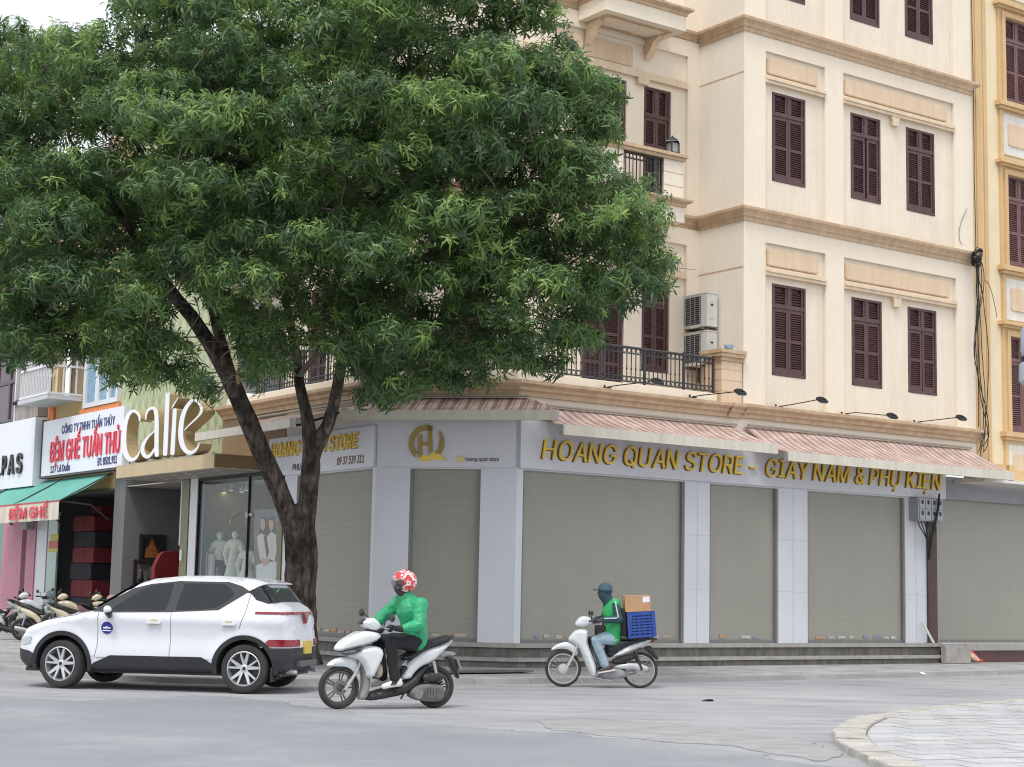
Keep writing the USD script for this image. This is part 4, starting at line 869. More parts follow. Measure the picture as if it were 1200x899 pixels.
# mannequins
SKIN_M = mat('mannequin_white', (.62, .61, .58), .4); 
def chain(pts, rad, ref=.03):
    """one smooth solid from a chain of balls"""
    S = [m3.Manifold.sphere(r, 14).translate(tuple(map(float, p))) for p, r in zip(pts, rad)]
    return m3.Manifold.batch_boolean([m3.Manifold.batch_hull([S[i], S[i+1]]) for i in range(len(S)-1)], m3.OpType.Add) if len(S) > 1 else S[0]
def smooth_solid(sol, edge=.02, it=8):
    q = sol.refine_to_length(edge).to_mesh(); t = trimesh.Trimesh(q.vert_properties[:, :3], q.tri_verts, process=True)
    trimesh.smoothing.filter_taubin(t, .5, .53, it); return t
for k, (x, y, c, lab) in enumerate(((258, 628, (.02, .022, .03), 'white mannequin in a pale top and dark trousers inside the shop window'), (276, 627, (.55, .56, .5), 'white mannequin in a pale dress, middle one inside the shop window'), (291, 640, (.6, .6, .55), 'headless mannequin in a pale shirt by the poster in the shop window'))):
    h = Lp(x, y, -6.25); top = h[2]+.11; zf = top-1.42; b_ = np.array([h[0], h[1], 0])
    t = Thing('mannequin', lab, 'mannequin', base=(h[0], h[1], .3)); sc = (top-zf)/1.78
    P = lambda dx, z: b_+np.array([dx*.5, -dx*.86, zf+z*sc])*[1, 1, 1]
    if k < 2:
        bd = chain([P(0, 1.45), P(0, 1.56), P(0, 1.655)], [.038, .045, .088])
    else: bd = chain([P(0, 1.42), P(0, 1.5)], [.05, .045])
    body = bd+chain([P(-.05, 1.4), P(.05, 1.4), P(.0, 1.0), P(0, .9)], [.09, .09, .1, .12])
    for sg_ in (-1, 1): body = body+chain([P(.17*sg_, 1.38), P(.25*sg_, 1.08), P(.22*sg_, .82)], [.05, .04, .03])+chain([P(.08*sg_, .9), P(.09*sg_, .5), P(.1*sg_, .05)], [.09, .06, .04])
    build((lambda w_: (w_.vertices, w_.faces))(smooth_solid(body, .04)), 'body', SKIN_M, t, True)
    tp = chain([P(-.1, 1.4), P(.1, 1.4), P(0, 1.15), P(0, .98)], [.1, .1, .125, .14])
    for sg_ in (-1, 1): tp = tp+chain([P(.16*sg_, 1.39), P(.25*sg_, 1.1)], [.075, .07])
    build((lambda w_: (w_.vertices, w_.faces))(smooth_solid(tp, .04)), 'top', mat('pale_cloth', (.60, .60, .52), .85, .05, 6), t, True)
    lg = chain([P(0, 1.0), P(0, .85)], [.13, .15])
    lg = lg+(chain([P(0, .9), P(0, .35)], [.15, .24]) if k == 1 else chain([P(-.08, .85), P(-.1, .1)], [.11, .09])+chain([P(.08, .85), P(.1, .1)], [.11, .09]))
    build((lambda w_: (w_.vertices, w_.faces))(smooth_solid(lg, .04)), 'skirt' if k == 1 else 'trousers', mat(f'mannequin_cloth_{k}', c, .85), t, True)
    m = MB(); m.box(h[0]-.2, h[0]+.2, h[1]-.2, h[1]+.2, .3, zf+.02, .01); build(m, 'plinth', WFR, t)
rk = MB()                                                       # rack of pale clothes behind the mannequins
rack = Thing('clothes_rack', 'rail of pale and pink clothes behind the mannequins', 'clothes rack', base=(-5.9, 9.5, .3))
r0, r1 = np.array([-6.5, 9.9, 2.25]), np.array([-4.6, 9.9, 2.25]); m = MB(); m.tube([r0, r1], .018, 6); build(m, 'rail', STEEL, rack)
for q in range(2): m = MB(); m.tube([(r0 if q == 0 else r1), (r0 if q == 0 else r1)*[1, 1, 0]+[0, 0, .3]], .018, 6); build(m, 'post', STEEL, rack)
for q in range(14):
    c_ = r0+(r1-r0)*(q+.5)/14; m = MB(); m.box(c_[0]-.035, c_[0]+.035, 9.68, 10.1, 1.3+.2*rng.random(), 2.2, .03)
    build(m, 'garment', mat(('garment_white', 'garment_pink', 'garment_sand')[q % 3], ((.62, .62, .6), (.6, .4, .36), (.55, .48, .38))[q % 3], .85), rack)
# poster of two women in white on the glass
ps = Thing('fashion_poster', 'tall printed poster of two long haired women in white, right side of the shop window', 'poster', base=(LS+.06, 6.5, .6))
def PL(x, y): q = Lp(x, y, LS+.05); return (-q[1], q[2])
def pp(pts, nm, col, d, rough=.5):
    m = MB(LXF); P = sg.Polygon([PL(210+x/5.62, 540+y/5.62) for x, y in pts]).buffer(.02).buffer(-.012); m.prism(P, .055-d, .058-d, 'xzy'); build(m, nm, mat('poster_'+nm, col, rough, .05, 6), ps)
pp([(492, 325), (652, 318), (652, 1000), (492, 1000)], 'sheet', (.13, .115, .135), 0)
pp([(525, 490), (548, 372), (572, 372), (592, 470), (586, 640), (520, 640)], 'hair', (.022, .014, .012), .006)
pp([(575, 490), (590, 372), (622, 368), (640, 470), (636, 560), (580, 560)], 'hair', (.022, .014, .012), .006)
pp([(515, 500), (540, 480), (580, 500), (592, 560), (590, 640), (570, 690), (530, 640)], 'blouse', (.60, .50, .48), .010)
pp([(585, 500), (605, 470), (640, 490), (642, 600), (630, 660), (588, 640)], 'shirt', (.58, .50, .44), .013)
pp([(510, 690), (560, 670), (640, 665), (642, 1000), (505, 1000)], 'skirt', (.58, .57, .60), .009)
pp([(538, 390), (556, 384), (568, 400), (566, 440), (552, 462), (540, 440)], 'face', (.48, .27, .20), .015)
pp([(594, 398), (612, 390), (625, 405), (622, 445), (608, 462), (596, 440)], 'face', (.48, .27, .20), .017)
pp([(545, 640), (580, 655), (600, 650), (598, 668), (560, 690)], 'arm', (.48, .27, .20), .018)
pp([(560, 500), (575, 495), (592, 600), (580, 640)], 'tress', (.022, .014, .012), .016)
# big letters standing on the canopy, drawn as strokes in the canopy's front plane
def stroke(pts, w):
    P = np.array(pts, float); k = 12; from_i = np.linspace(0, len(P)-1, (len(P)-1)*k+1)
    cs = CubicSpline(np.arange(len(P)), P)(from_i); ws = np.interp(from_i, np.arange(len(P)), w)*.40
    return unary_union([sg.Point(cs[i]).buffer(ws[i], 8).union(sg.Point(cs[i+1]).buffer(ws[i+1], 8)).convex_hull for i in range(len(cs)-1)])
def to_plane(x, y):
    out = [Lp(130+a/6.42, 420+b/6.42, -8.0) for a, b in zip(x, y)]
    return np.array([-p[1] for p in out]), np.array([p[2] for p in out])
from shapely.ops import transform as sh_transform
cal = Thing('canopy_letters', 'five big white faced gold sided letters standing on the gold canopy', 'sign letters', base=(-8., 9.3, 4.25))
GL = {'c': [([(222, 470), (215, 425), (185, 398), (150, 410), (118, 480), (103, 590), (112, 700), (150, 760), (195, 750), (222, 700)], [14, 26, 30, 34, 42, 50, 50, 44, 28, 10])],
      'a': [([(268, 460), (285, 395), (315, 375), (345, 400), (352, 520), (350, 640), (352, 728)], [14, 22, 30, 38, 42, 42, 40]), ([(345, 540), (290, 590), (255, 640), (245, 700), (275, 742), (315, 715), (350, 650)], [14, 20, 32, 40, 36, 26, 12])],
      'l': [([(434, 270), (428, 420), (422, 580), (415, 720)], [40, 42, 42, 42])],
      'i': [([(488, 390), (482, 500), (476, 610), (470, 715)], [38, 40, 42, 42]), ([(512, 298), (495, 325), (478, 352), (466, 378)], [8, 14, 16, 10])],
      'e': [([(562, 540), (620, 480), (680, 420), (688, 375), (660, 325), (620, 318), (575, 370), (545, 450), (532, 560), (548, 660), (595, 710), (645, 690), (672, 640)], [12, 18, 20, 28, 30, 32, 38, 44, 48, 48, 42, 28, 8])]}
for c_, sl in GL.items():
    g = sh_transform(to_plane, unary_union([stroke(p, w) for p, w in sl]).simplify(.8)).buffer(0)
    m = MB(LXF); m.prism(g, -1.2-.02, -1.2+.26, 'xzy'); lt = build(m, 'letter', mat('gold_return', (.42, .33, .19), .4, .04, 3, metal=.15), cal)
    m = MB(LXF); m.prism(g.buffer(-.006), -1.226, -1.2205, 'xzy'); build(m, 'white_face', mat('white_acrylic', (.78, .79, .84), .3, .02), lt)
m = MB(LXF); m.box(-11.4, -7.0, -1.05, -.98, 4.245, 4.30); build(m, 'foot_rail', STEEL, cal)
# cushion shop
D = Thing('cushion_shop', 'narrow cushion shop with an orange band, blue window and white window cage above', 'building', base=(LS, 17, 0))
YEL = mat('yellow_wall_paint', (.58, .42, .2), .75, .06, 2, streak=.12); ORG = mat('orange_band_paint', (.66, .22, .07), .65, .06, 2)
m = MB(LXF); m.prism(rect(-19.9, -14.81, 3.9, 13.).difference(rect(-17.25, -14.86, 6.12, 7.9)).difference(rect(-19.6, -17.45, 6.5, 8.4)).difference(rect(-18.9, -16, 9.6, 11.8)), .04, .3, 'xzy'); build(m, 'wall', YEL, D)
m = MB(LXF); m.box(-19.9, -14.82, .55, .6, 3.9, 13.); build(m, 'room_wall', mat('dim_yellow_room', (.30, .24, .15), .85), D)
m = MB(LXF); m.box(-17.5, -14.81, -.03, .039, 5.93, 6.1, .01); m.box(-19.95, -19.5, -.02, .039, 5.9, 6.6, .01); build(m, 'orange_band', ORG, D)
bl = MB(LXF); bl.prism(rect(-17.25, -14.86, 6.12, 7.9).difference(unary_union([rect(a, b, 6.24, 7.8) for a, b in ((-17.08, -16.4), (-16.15, -15.6), (-15.4, -14.98))])), -.06, .05, 'xzy'); bw = build(bl, 'window', WFR, D)
for a, b in ((-17.08, -16.4), (-16.15, -15.6), (-15.4, -14.98)): m = MB(LXF); m.box(a, b, .0, .012, 6.24, 7.8); build(m, 'pane', mat('blue_film_pane', (.19, .34, .46), .12, .2, 4), bw)
cg = MB(LXF)
c0_, c1_, zb_, zt_ = -19.75, -17.5, 6.5, 8.4
cage = Thing('window_cage', 'white painted bar cage projecting from the window above the cushion shop', 'window cage', base=(LS-.4, 18.6, 6.5))
for k in range(20):
    x = c0_+(c1_-c0_)*k/19; m = MB(LXF); m.box(x-.014, x+.014, -.92, -.895, zb_, zt_); build(m, 'bar', WFR, cage)
for k in range(5):
    y = -.9+.9*k/5; m = MB(LXF); m.box(c1_-.02, c1_+.02, y, y+.03, zb_, zt_); build(m, 'bar', WFR, cage)
for z in (zb_, zb_+.75, zb_+1.5, zt_):
    m = MB(LXF); m.box(c0_, c1_, -.94, -.90, z-.03, z+.03); m.box(c1_-.03, c1_+.03, -.9, .02, z-.03, z+.03); m.box(c0_-.03, c0_+.03, -.9, .02, z-.03, z+.03); build(m, 'cage_rail', WFR, cage)
m = MB(LXF); m.box(c0_-.05, c1_+.05, -.95, .0, zb_-.16, zb_-.05, .01); build(m, 'cage_floor', mat('cage_tray', (.5, .5, .52), .5, .08, 3), cage)
bd = Thing('cushion_sign', 'white board with navy and red lettering above the teal awning', 'sign', base=(LS-.3, 17, 4.4))
m = MB(LXF); m.box(-19.75, -14.0, -.2, .0, 4.40, 5.93, .01); build(m, 'board', WHITEB, bd)
m = MB(LXF); m.box(-19.8, -19.74, -.22, .0, 4.34, 5.98); m.box(-19.74, -14, -.215, .0, 4.335, 4.398); build(m, 'frame', IRON, bd)
NAVY = mat('navy_print', (.04, .06, .17), .5); REDP = mat('red_print', (.62, .03, .06), .45); PINKO = mat('pink_outline', (.62, .33, .38), .5)
tq = lambda x, y, ss=LS-.2: -Lp(x, y, ss)[1]
put_letters('CÔNG TY TNHH TUẤN THỦY', bd, LXF, tq(73, 500), 5.50, -.2, .21, tq(135, 492)-tq(73, 500), 0, .012, NAVY)
a_, b_ = tq(59, 530), tq(142, 520); full = (b_-a_)*_font.getlength('ĐỆM GHẾ TUẤN THỦY')/_font.getlength('ĐỆM GHẾ TUẤN THỦ')
for v, f in letters('ĐỆM GHẾ TUẤN THỦY', .52, full, 0, .03, True):
    m = MB(LXF); m.add(v+np.array([a_, -.2, 4.78]), f); lt = build(m, 'letter', REDP, bd)
    c_ = v.mean(0); w_ = (v-c_)*[1.0, .3, 1.0]+c_+[.035, .012, -.02]; m = MB(LXF); m.add(w_+np.array([a_, -.2, 4.78]), f); build(m, 'return', PINKO, lt)
put_letters('127 Lê Duẩn', bd, LXF, tq(59, 555), 4.47, -.2, .18, tq(82, 551)-tq(59, 555), 0, .012, NAVY)
put_letters('ĐT: 8501.951', bd, LXF, tq(114, 548), 4.50, -.2, .19, tq(137, 544)-tq(114, 548), 0, .012, NAVY)
TEAL = mat('teal_canvas', (.10, .36, .30), .75, .10, 3, streak=.12, dirt=(.2, .42, .38), dirtamt=.4)
aw = Thing('teal_awning', 'teal canvas awning with a cream valance lettered in red over the cushion shop', 'awning', base=(-7.5, 17.5, 3.5))
t0, t1, sf, zf_, zw = 15.05, 22.4, -8.15, 3.52, 4.3
V = np.array([[(LS-.02+(sf-LS)*v, t0+(t1-t0)*u, zw+(zf_-zw)*v-.05*math.sin(math.pi*v)) for v in np.linspace(0, 1, 7)] for u in np.linspace(0, 1, 20)])
m = MB(); m.grid(V); m.grid(V[:, ::-1]-[0, 0, .006]); build(m, 'canvas', TEAL, aw, True)
VAL = mat('cream_valance', (.62, .57, .48), .8, .06, 3, streak=.15)
V = np.array([[(sf-.015-.02*math.sin(u*40)*v, t0+(t1-t0)*u, zf_-.47*v) for v in np.linspace(0, 1, 5)] for u in np.linspace(0, 1, 80)]); m = MB(); m.grid(V); build(m, 'valance', VAL, aw, True)
V = np.array([[(sf+(LS-sf)*v*.02, t0-.005, zf_-.0-.47*w_) for w_ in (0, 1)] for v in (0, 1)])
m = MB(); m.box(sf-.02, sf+.02, t0, t1, zf_-.02, zf_+.02); build(m, 'front_rod', mat('red_rod', (.4, .04, .05), .5), aw)
for t_ in (t0+.05, 18.5, t1-.1): m = MB(); m.tube([(sf, t_, zf_), (LS-.5, t_, 3.45), (LS-.02, t_, 3.1)], .025, 6); m.tube([(sf, t_, zf_), (LS, t_, zw)], .02, 6); build(m, 'strut', BLACKP, aw)
put_letters('ĐỆM GHẾ', aw, (sf-.05, 0, -90), tq(10, 605, sf-.05), 3.13, 0, .28, tq(55, 598, sf-.05)-tq(10, 605, sf-.05), 0, .012, REDP)
# inside the cushion shop
m = MB(); m.box(LS+.0, -2.5, 14.81, 19.6, .12, .25); build(m, 'shop_floor', mat('floor_tile', (0, 0, 0)), D)
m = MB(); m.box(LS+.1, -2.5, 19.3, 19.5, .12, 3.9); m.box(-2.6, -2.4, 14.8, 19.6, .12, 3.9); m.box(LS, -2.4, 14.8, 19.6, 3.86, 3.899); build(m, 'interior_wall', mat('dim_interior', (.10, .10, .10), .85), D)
m = MB(LXF); m.box(-20.3, -19.5, -.02, .3, .12, 4.0, .01); build(m, 'white_pillar', WHITEP, D)
m = MB(LXF); m.box(-19.45, -18.75, .0, .05, .2, 3.3); m.box(-19.5, -18.7, -.01, .06, 3.3, 3.4); build(m, 'glass_panel', mat('pale_green_glass', (.30, .40, .38), .1, .08, 2), D)
ml = Thing('mattress_stack', 'tall stack of folded red and black mattresses inside the cushion shop', 'mattresses', base=(-6.3, 17, .25))
z = .3; MR, MBk = mat('red_fabric', (.13, .006, .012), .8, .2, 6), mat('black_fabric', (.012, .012, .016), .85, .3, 6)
for k in range(7):
    h_ = .40+.06*rng.random(); dx = .12*rng.standard_normal()*.5
    m = MB(); m.box(-6.55, -5.7, 16.7+dx, 18.2+dx, z, z+h_-.02, .07); build(m, 'mattress', MBk if k % 2 else MR, ml)
    if k % 2 == 0: m = MB(); m.box(-6.56, -6.2, 17.4+dx, 18.0+dx, z+.05, z+h_-.08, .04); build(m, 'fold', mat('dark_red_fabric', (.12, .008, .014), .8), ml)
    z += h_
m = MB(); m.box(-6.3, -5.6, 16.9, 17.7, z, z+.25, .09); build(m, 'cushion', MR, ml)
bx = MB(); bx.box(-6.7, -6.5, 18.5, 19.2, 2.2, 2.75, .01); pr = Thing('price_board', 'small yellow and red notice hanging behind the glass of the cushion shop', 'notice', base=(-6.72, 18.9, 2.3))
m = MB(LXF); m.box(-19.2, -18.6, -.03, -.015, 2.62, 2.8); build(m, 'yellow_strip', mat('yellow_print', (.6, .5, .12), .6), pr)
m = MB(LXF); m.box(-19.3, -18.6, -.03, -.015, 2.42, 2.615); build(m, 'red_strip', mat('pink_print', (.6, .15, .14), .6), pr)
m = MB(LXF); m.box(-19.3, -18.6, -.03, -.015, 2.32, 2.415); build(m, 'yellow_strip', mat('yellow_print', (0, 0, 0)), pr)
# white shop at the far left with its concrete party wall, dark windows above
E_ = Thing('white_shop', 'shop at the left edge with white box sign, pink pillar and dark glazed floors', 'building', base=(LS, 22, 0))
CON = mat('weathered_concrete', (.34, .31, .29), .9, .12, 2.5, .4, 18, streak=.35)
m = MB(LXF); m.box(-22.0, -20.12, -.25, .3, 6.12, 13.4, .015); build(m, 'party_wall', CON, E_)
m = MB(LXF); m.tube([(-22.05, -.3, 6.62), (-21.5, -.3, 6.66), (-20.9, -.31, 6.6), (-20.1, -.3, 6.64)], .05, 6); build(m, 'strap', BLACKM, E_)
m = MB(LXF); m.box(-22.1, -22.02, -.27, .2, 6.1, 13.4); build(m, 'white_edge', WFR, E_)
m = MB(LXF); m.box(-27, -22.1, .06, .3, 6.1, 13.4); build(m, 'wall', mat('dim_wall', (.10, .08, .08), .8), E_)
for a in np.arange(-26.8, -22.4, 1.15):
    for z in (6.2, 7.4, 8.6, 9.8, 11., 12.1):
        m = MB(LXF); m.prism(rect(a, a+1.15, z, z+1.2).difference(rect(a+.06, a+1.09, z+.06, z+1.14)), -.02, .059, 'xzy'); w_ = build(m, 'window', mat('dark_frame', (.09, .075, .08), .5), E_)
        m = MB(LXF); m.box(a+.06, a+1.09, .02, .03, z+.06, z+1.14); build(m, 'pane', mat('dark_red_glass', (.045, .025, .03), .15, .4, 1.5), w_)
m = MB(LXF); m.tube([(-24, -.5, 6.3), (-22.6, -.8, 6.15), (-22.1, -.9, 6.3)], .03, 6); build(m, 'bracket', STEEL, E_)
for a, b, c, nm in ((-23.05, -21.4, mat('pink_pillar_paint', (.52, .22, .29), .6, .05, 2, streak=.1), 'pink_pillar'), (-21.0, -20.32, mat('pink_pillar_paint', (0, 0, 0)), 'pink_pillar')):
    m = MB(LXF); m.box(a, b, -.05, .3, .12, 4.4, .01); build(m, nm, c, E_)
m = MB(LXF); m.box(-27, -23.1, .0, .3, .12, 4.4); build(m, 'green_door', mat('green_door', (.12, .28, .2), .5), E_)
m = MB(LXF); m.box(-21.35, -21.02, .05, .12, .12, 4.2); build(m, 'glass_door', mat('grey_glass', (.2, .25, .25), .15), E_)
m = MB(LXF); m.box(-20.95, -20.45, -.28, -.05, 2.95, 3.45, .01); build(m, 'meter_case', mat('meter_grey', (0, 0, 0)), E_)
bs = Thing('white_sign', 'plain white box sign with black capital letters cut by the left edge', 'sign', base=(LS-.3, 22, 4.4))
m = MB(LXF); m.box(-27, -19.98, -.35, .05, 4.15, 6.08, .01); build(m, 'board', WHITEB, bs)
for c_, xa, xb in (('L', -4, 1.5), ('P', 4, 8.6), ('A', 11, 18), ('S', 20.5, 27)):
    a_, b_ = tq(xa, 548, LS-.35), tq(xb, 546, LS-.35)
    for v, f in letters(c_, .54, b_-a_, 0, .06, True): m = MB(LXF); m.add(v+np.array([a_, -.352, 4.56]), f); build(m, 'letter', BLACKP, bs)
# taller plain house backs further down the street, seen only through the tree
H1 = Thing('pale_house', 'tall pale house behind the crown, above the cushion shop', 'building', base=(-4, 17, 8))
PW = mat('pale_house_paint', (.62, .60, .58), .8, .05, 1.5, streak=.15)
m = MB((-4.6, 0, -90)); hw_ = rect(-21.5, -12.5, 7.5, 14.6)
hwn = [(a, a+1.1, z, z+1.6) for a in (-20.6, -18.2, -15.8, -13.9) for z in (8.6, 11.8)]
for a, b, c, d in hwn: hw_ = hw_.difference(rect(a, b, c, d))
m.prism(hw_, 0, .25, 'xzy'); m.box(-21.5, -12.5, .26, 5., 7.5, 14.6); build(m, 'wall', PW, H1)
for a, b, c, d in hwn:
    m = MB((-4.6, 0, -90)); m.prism(rect(a, b, c, d).difference(rect(a+.07, b-.07, c+.07, d-.07)), .03, .12, 'xzy'); w_ = build(m, 'window', WFR, H1); m = MB((-4.6, 0, -90)); m.box(a+.07, b-.07, .08, .09, c+.07, d-.07); build(m, 'pane', mat('dark_pane', (0, 0, 0)), w_)
m = MB((-4.6, 0, -90)); m.box(-21.6, -12.4, -.15, .25, 14.6, 14.85, .02); build(m, 'cornice', PEACH, H1)
# ------------------------------------------------------------------ the street tree
BARK = usdkit.material(stage, '/World/Looks/dark_bark', {
    'tc': ('texture_coordinate', {}), 'mp': ('mapping', {'scale': (7, 7, 1.1)}), 'n': ('noise_texture', {'scale': 1.6, 'detail': 8., 'roughness': .7}),
    'r': ('rgb_ramp', {'ramp': [(.34, (.024, .020, .018)), (.5, (.085, .070, .062)), (.68, (.20, .17, .15))]}),
    'n2': ('noise_texture', {'scale': 2.4, 'detail': 6., 'roughness': .7}), 'r2': ('rgb_ramp', {'ramp': [(.40, (.42, .40, .39)), (.52, (1., .97, .94)), (.64, (1.55, 1.48, 1.42))]}), 'x': ('mix', {'mix_type': 'multiply', 'fac': 1.}),
    'b': ('bump', {'strength': 1., 'distance': .06}), 'p': ('principled_bsdf', {'roughness': .9, 'specular_ior_level': .2})},
    [('tc.object', 'mp.vector'), ('mp.vector', 'n.vector'), ('n.fac', 'r.fac'), ('tc.object', 'n2.vector'), ('n2.fac', 'r2.fac'), ('r.color', 'x.color1'), ('r2.color', 'x.color2'), ('x.color', 'p.base_color'), ('n.fac', 'b.height'), ('b.normal', 'p.normal')], surface='p.BSDF')
BARK2 = mat('brown_bark', (.15, .122, .105), .9, .3, 5, .8, 25, stretch=(3, 3, .8))
LEAF, LEAFY = [usdkit.material(stage, '/World/Looks/'+nm_, {
    'g': ('geometry', {}), 'n': ('noise_texture', {'scale': .55, 'detail': 3.}), 'oi': ('object_info', {}),
    'a1': ('math', {'math_type': 'multiply', 'value2': .34}), 'a2': ('math', {'math_type': 'multiply', 'value2': .30}), 'a3': ('math', {'math_type': 'multiply', 'value2': .36}), 's1': ('math', {'math_type': 'add'}), 's2': ('math', {'math_type': 'add'}),
    'r': ('rgb_ramp', {'ramp': ramp_}),
    'p': ('principled_bsdf', {'roughness': .42, 'specular_ior_level': .45}), 't': ('translucent_bsdf', {}), 'm': ('mix_closure', {'fac': .34})},
    [('g.position', 'n.vector'), ('n.fac', 'a1.value1'), ('oi.random', 'a2.value1'), ('g.random_per_island', 'a3.value1'), ('a1.value', 's1.value1'), ('a2.value', 's1.value2'), ('s1.value', 's2.value1'), ('a3.value', 's2.value2'), ('s2.value', 'r.fac'),
     ('r.color', 'p.base_color'), ('r.color', 't.color'), ('p.BSDF', 'm.closure1'), ('t.BSDF', 'm.closure2')], surface='m.closure') for nm_, ramp_ in (('leaf', [(.22, (.058, .112, .048)), (.42, (.115, .205, .066)), (.58, (.215, .345, .092)), (.78, (.35, .475, .125))]), ('young_leaf', [(.25, (.17, .27, .075)), (.5, (.26, .385, .10)), (.75, (.40, .52, .145))]))]
tb = W(-8.2, 1.6, .12); TD = (tb-EYE)@fw
TREE = Thing('street_tree', 'big street tree with dark forked trunk and wide crown of drooping narrow leaves', 'tree', frame=(tb, 0.))
from scipy.interpolate import CubicSpline
def limb(pts, name, matl=BARK, n=14, seed=0, rough=.12, sub=6, label=None):
    P = np.array([depth_pt(x, y, TD+d) for x, y, r, d in pts])-tb; R_ = np.array([p[2] for p in pts])*TD/F*.92
    q = np.linspace(0, len(P)-1, (len(P)-1)*sub+1); C3 = CubicSpline(np.arange(len(P)), P)(q); r = np.interp(q, np.arange(len(P)), R_)
    m = MB(); m.tube(C3, r, n); v, f = m.arr()
    ax = np.repeat(C3, n, 0); ax = np.vstack([ax, np.zeros((len(v)-len(ax), 3))]); k = len(C3)*n
    d = v[:k]-ax[:k]; nz = meshkit.fbm(np.c_[v[:k, 0]*6, v[:k, 1]*6, v[:k, 2]*1.6]+seed, 4, seed)-.5+.5*(meshkit.noise(np.c_[v[:k, 0]*17, v[:k, 1]*17, v[:k, 2]*2.5]+seed, seed+9)-.5)
    v[:k] += d*(nz*2*rough)[:, None]
    return build((v, f), name, matl, TREE, 60, label=label), C3+tb, r
trunk, c_, _ = limb([(351, 782, 31, .0), (352, 770, 25, .0), (352, 745, 21.5, 0), (351, 700, 20.5, 0), (353, 660, 20, 0), (352, 630, 21, 0), (350, 604, 19, 0), (348, 590, 12, 0)], 'trunk', n=22, rough=.16, sub=8)
LIMBS = []
def L_(*pts, nm='branch', mt=BARK, **k):
    pts = [(x, y, r*(1 if y > 610 else .80), d) for x, y, r, d in pts]; b, c, r = limb(pts, nm, mt, seed=len(LIMBS)*7+1, **k); LIMBS.append((c, r)); return c
L_((347, 640, 14, 0), (334, 592, 15, -.1), (316, 550, 15, -.2), (298, 510, 14.5, -.3), (281, 470, 14, -.4), (263, 432, 13, -.6), (244, 400, 11.5, -.8), (222, 368, 10.5, -1.), (203, 345, 9.5, -1.2), (178, 305, 8, -1.5), (150, 265, 6, -1.8), (115, 215, 4, -2.1), (80, 160, 2, -2.3))
L_((356, 640, 13, .0), (361, 585, 14.5, 0), (364, 545, 15.5, 0), (363, 515, 12, 0), (358, 480, 9, .1), (351, 450, 8.3, .2), (348, 420, 8, .3), (340, 378, 7, .4), (331, 330, 6, .6), (322, 270, 5, .6), (318, 200, 4, .5), (310, 120, 3, .4), (305, 40, 2, .3))
L_((360, 575, 8, .05), (363, 552, 12, .02), (367, 532, 13, -.02), (375, 514, 13, -.1), (384, 498, 10, -.2), (392, 470, 9, -.3), (398, 440, 9, -.4), (402, 400, 8.5, -.5), (408, 350, 8, -.6), (424, 290, 7, -.8), (446, 220, 5.5, -1.), (470, 140, 4, -1.2), (480, 50, 2.5, -1.2))
L_((292, 500, 6, -.35), (283, 474, 10, -.4), (271, 440, 9, -.2), (258, 396, 8.5, .0), (247, 350, 8, .2), (238, 290, 7, .3), (232, 220, 5.5, .3), (236, 140, 4, .2), (240, 60, 2.5, .1))
L_((404, 385, 6, -.5), (440, 340, 5.5, -1.), (500, 300, 5, -1.8), (570, 268, 4, -2.6), (640, 250, 3, -3.2), (700, 245, 1.8, -3.6), mt=BARK2)
L_((410, 340, 5, -.6), (470, 270, 4.5, -1.2), (540, 190, 4, -2), (600, 130, 3, -2.6), (650, 80, 2, -3), mt=BARK2)
L_((212, 355, 6, -1.1), (160, 330, 5, -1.8), (100, 320, 4, -2.4), (40, 325, 3, -3), (-20, 330, 2, -3.3), mt=BARK2)
L_((349, 452, 2.5, .2), (356, 434, 5, .1), (390, 400, 4.5, -.6), (440, 385, 4, -1.4), (520, 380, 3, -2.2), (600, 372, 2, -2.8), mt=BARK2)
L_((240, 300, 5, .3), (190, 220, 4, -.4), (140, 130, 3, -1.), (110, 60, 2, -1.3), mt=BARK2)
L_((325, 300, 4, .6), (370, 230, 3.5, .0), (400, 150, 3, -.6), (415, 70, 2, -1), mt=BARK2)
L_((232, 230, 4, .3), (270, 170, 3.5, 1.2), (300, 120, 3, 2.), mt=BARK2); L_((180, 310, 4, -1.5), (120, 300, 3.5, -.4), (70, 290, 3, .6), mt=BARK2)
scar = depth_pt(279, 441, TD-.78)-tb; m = MB(); m.lathe([(0, .02), (.05, .016), (.075, 0), (.08, -.03)], 14, M=np.stack([RT*.55, UP*1.9, -fw], 1), o=scar); build(m, 'cut_scar', mat('cut_wood', (.42, .27, .14), .8, .15, 9), TREE)
skel = np.vstack([c for c, r in LIMBS])
crown_px = sg.Polygon([(-70, 40), (-10, 25), (50, 22), (80, 8), (110, 22), (140, -4), (150, -80), (640, -80), (652, 5), (672, 40), (686, 85), (728, 98), (734, 140), (722, 190), (770, 205), (786, 240), (778, 285), (789, 300), (783, 342), (742, 352), (700, 400), (662, 430), (620, 445), (560, 452), (520, 476), (440, 480), (405, 470), (396, 432), (372, 428), (330, 446), (300, 462), (268, 492), (240, 475), (216, 452), (180, 458), (150, 464), (128, 452), (96, 432), (62, 437), (30, 444), (0, 432), (-70, 432)])
inner_px = crown_px.buffer(-14)
import shapely
crown_buf = crown_px.buffer(6); shapely.prepare(crown_buf); shapely.prepare(inner_px)
rb = np.random.default_rng(11)
def clear(P, mg):
    """keeps foliage off the house walls"""
    s, t, z = loc(P)
    return t < -mg or s+t < -4.87-mg*1.42 and s < -5 and t < 2.2 or s < -6.8-mg
blobs = []
tries = 0
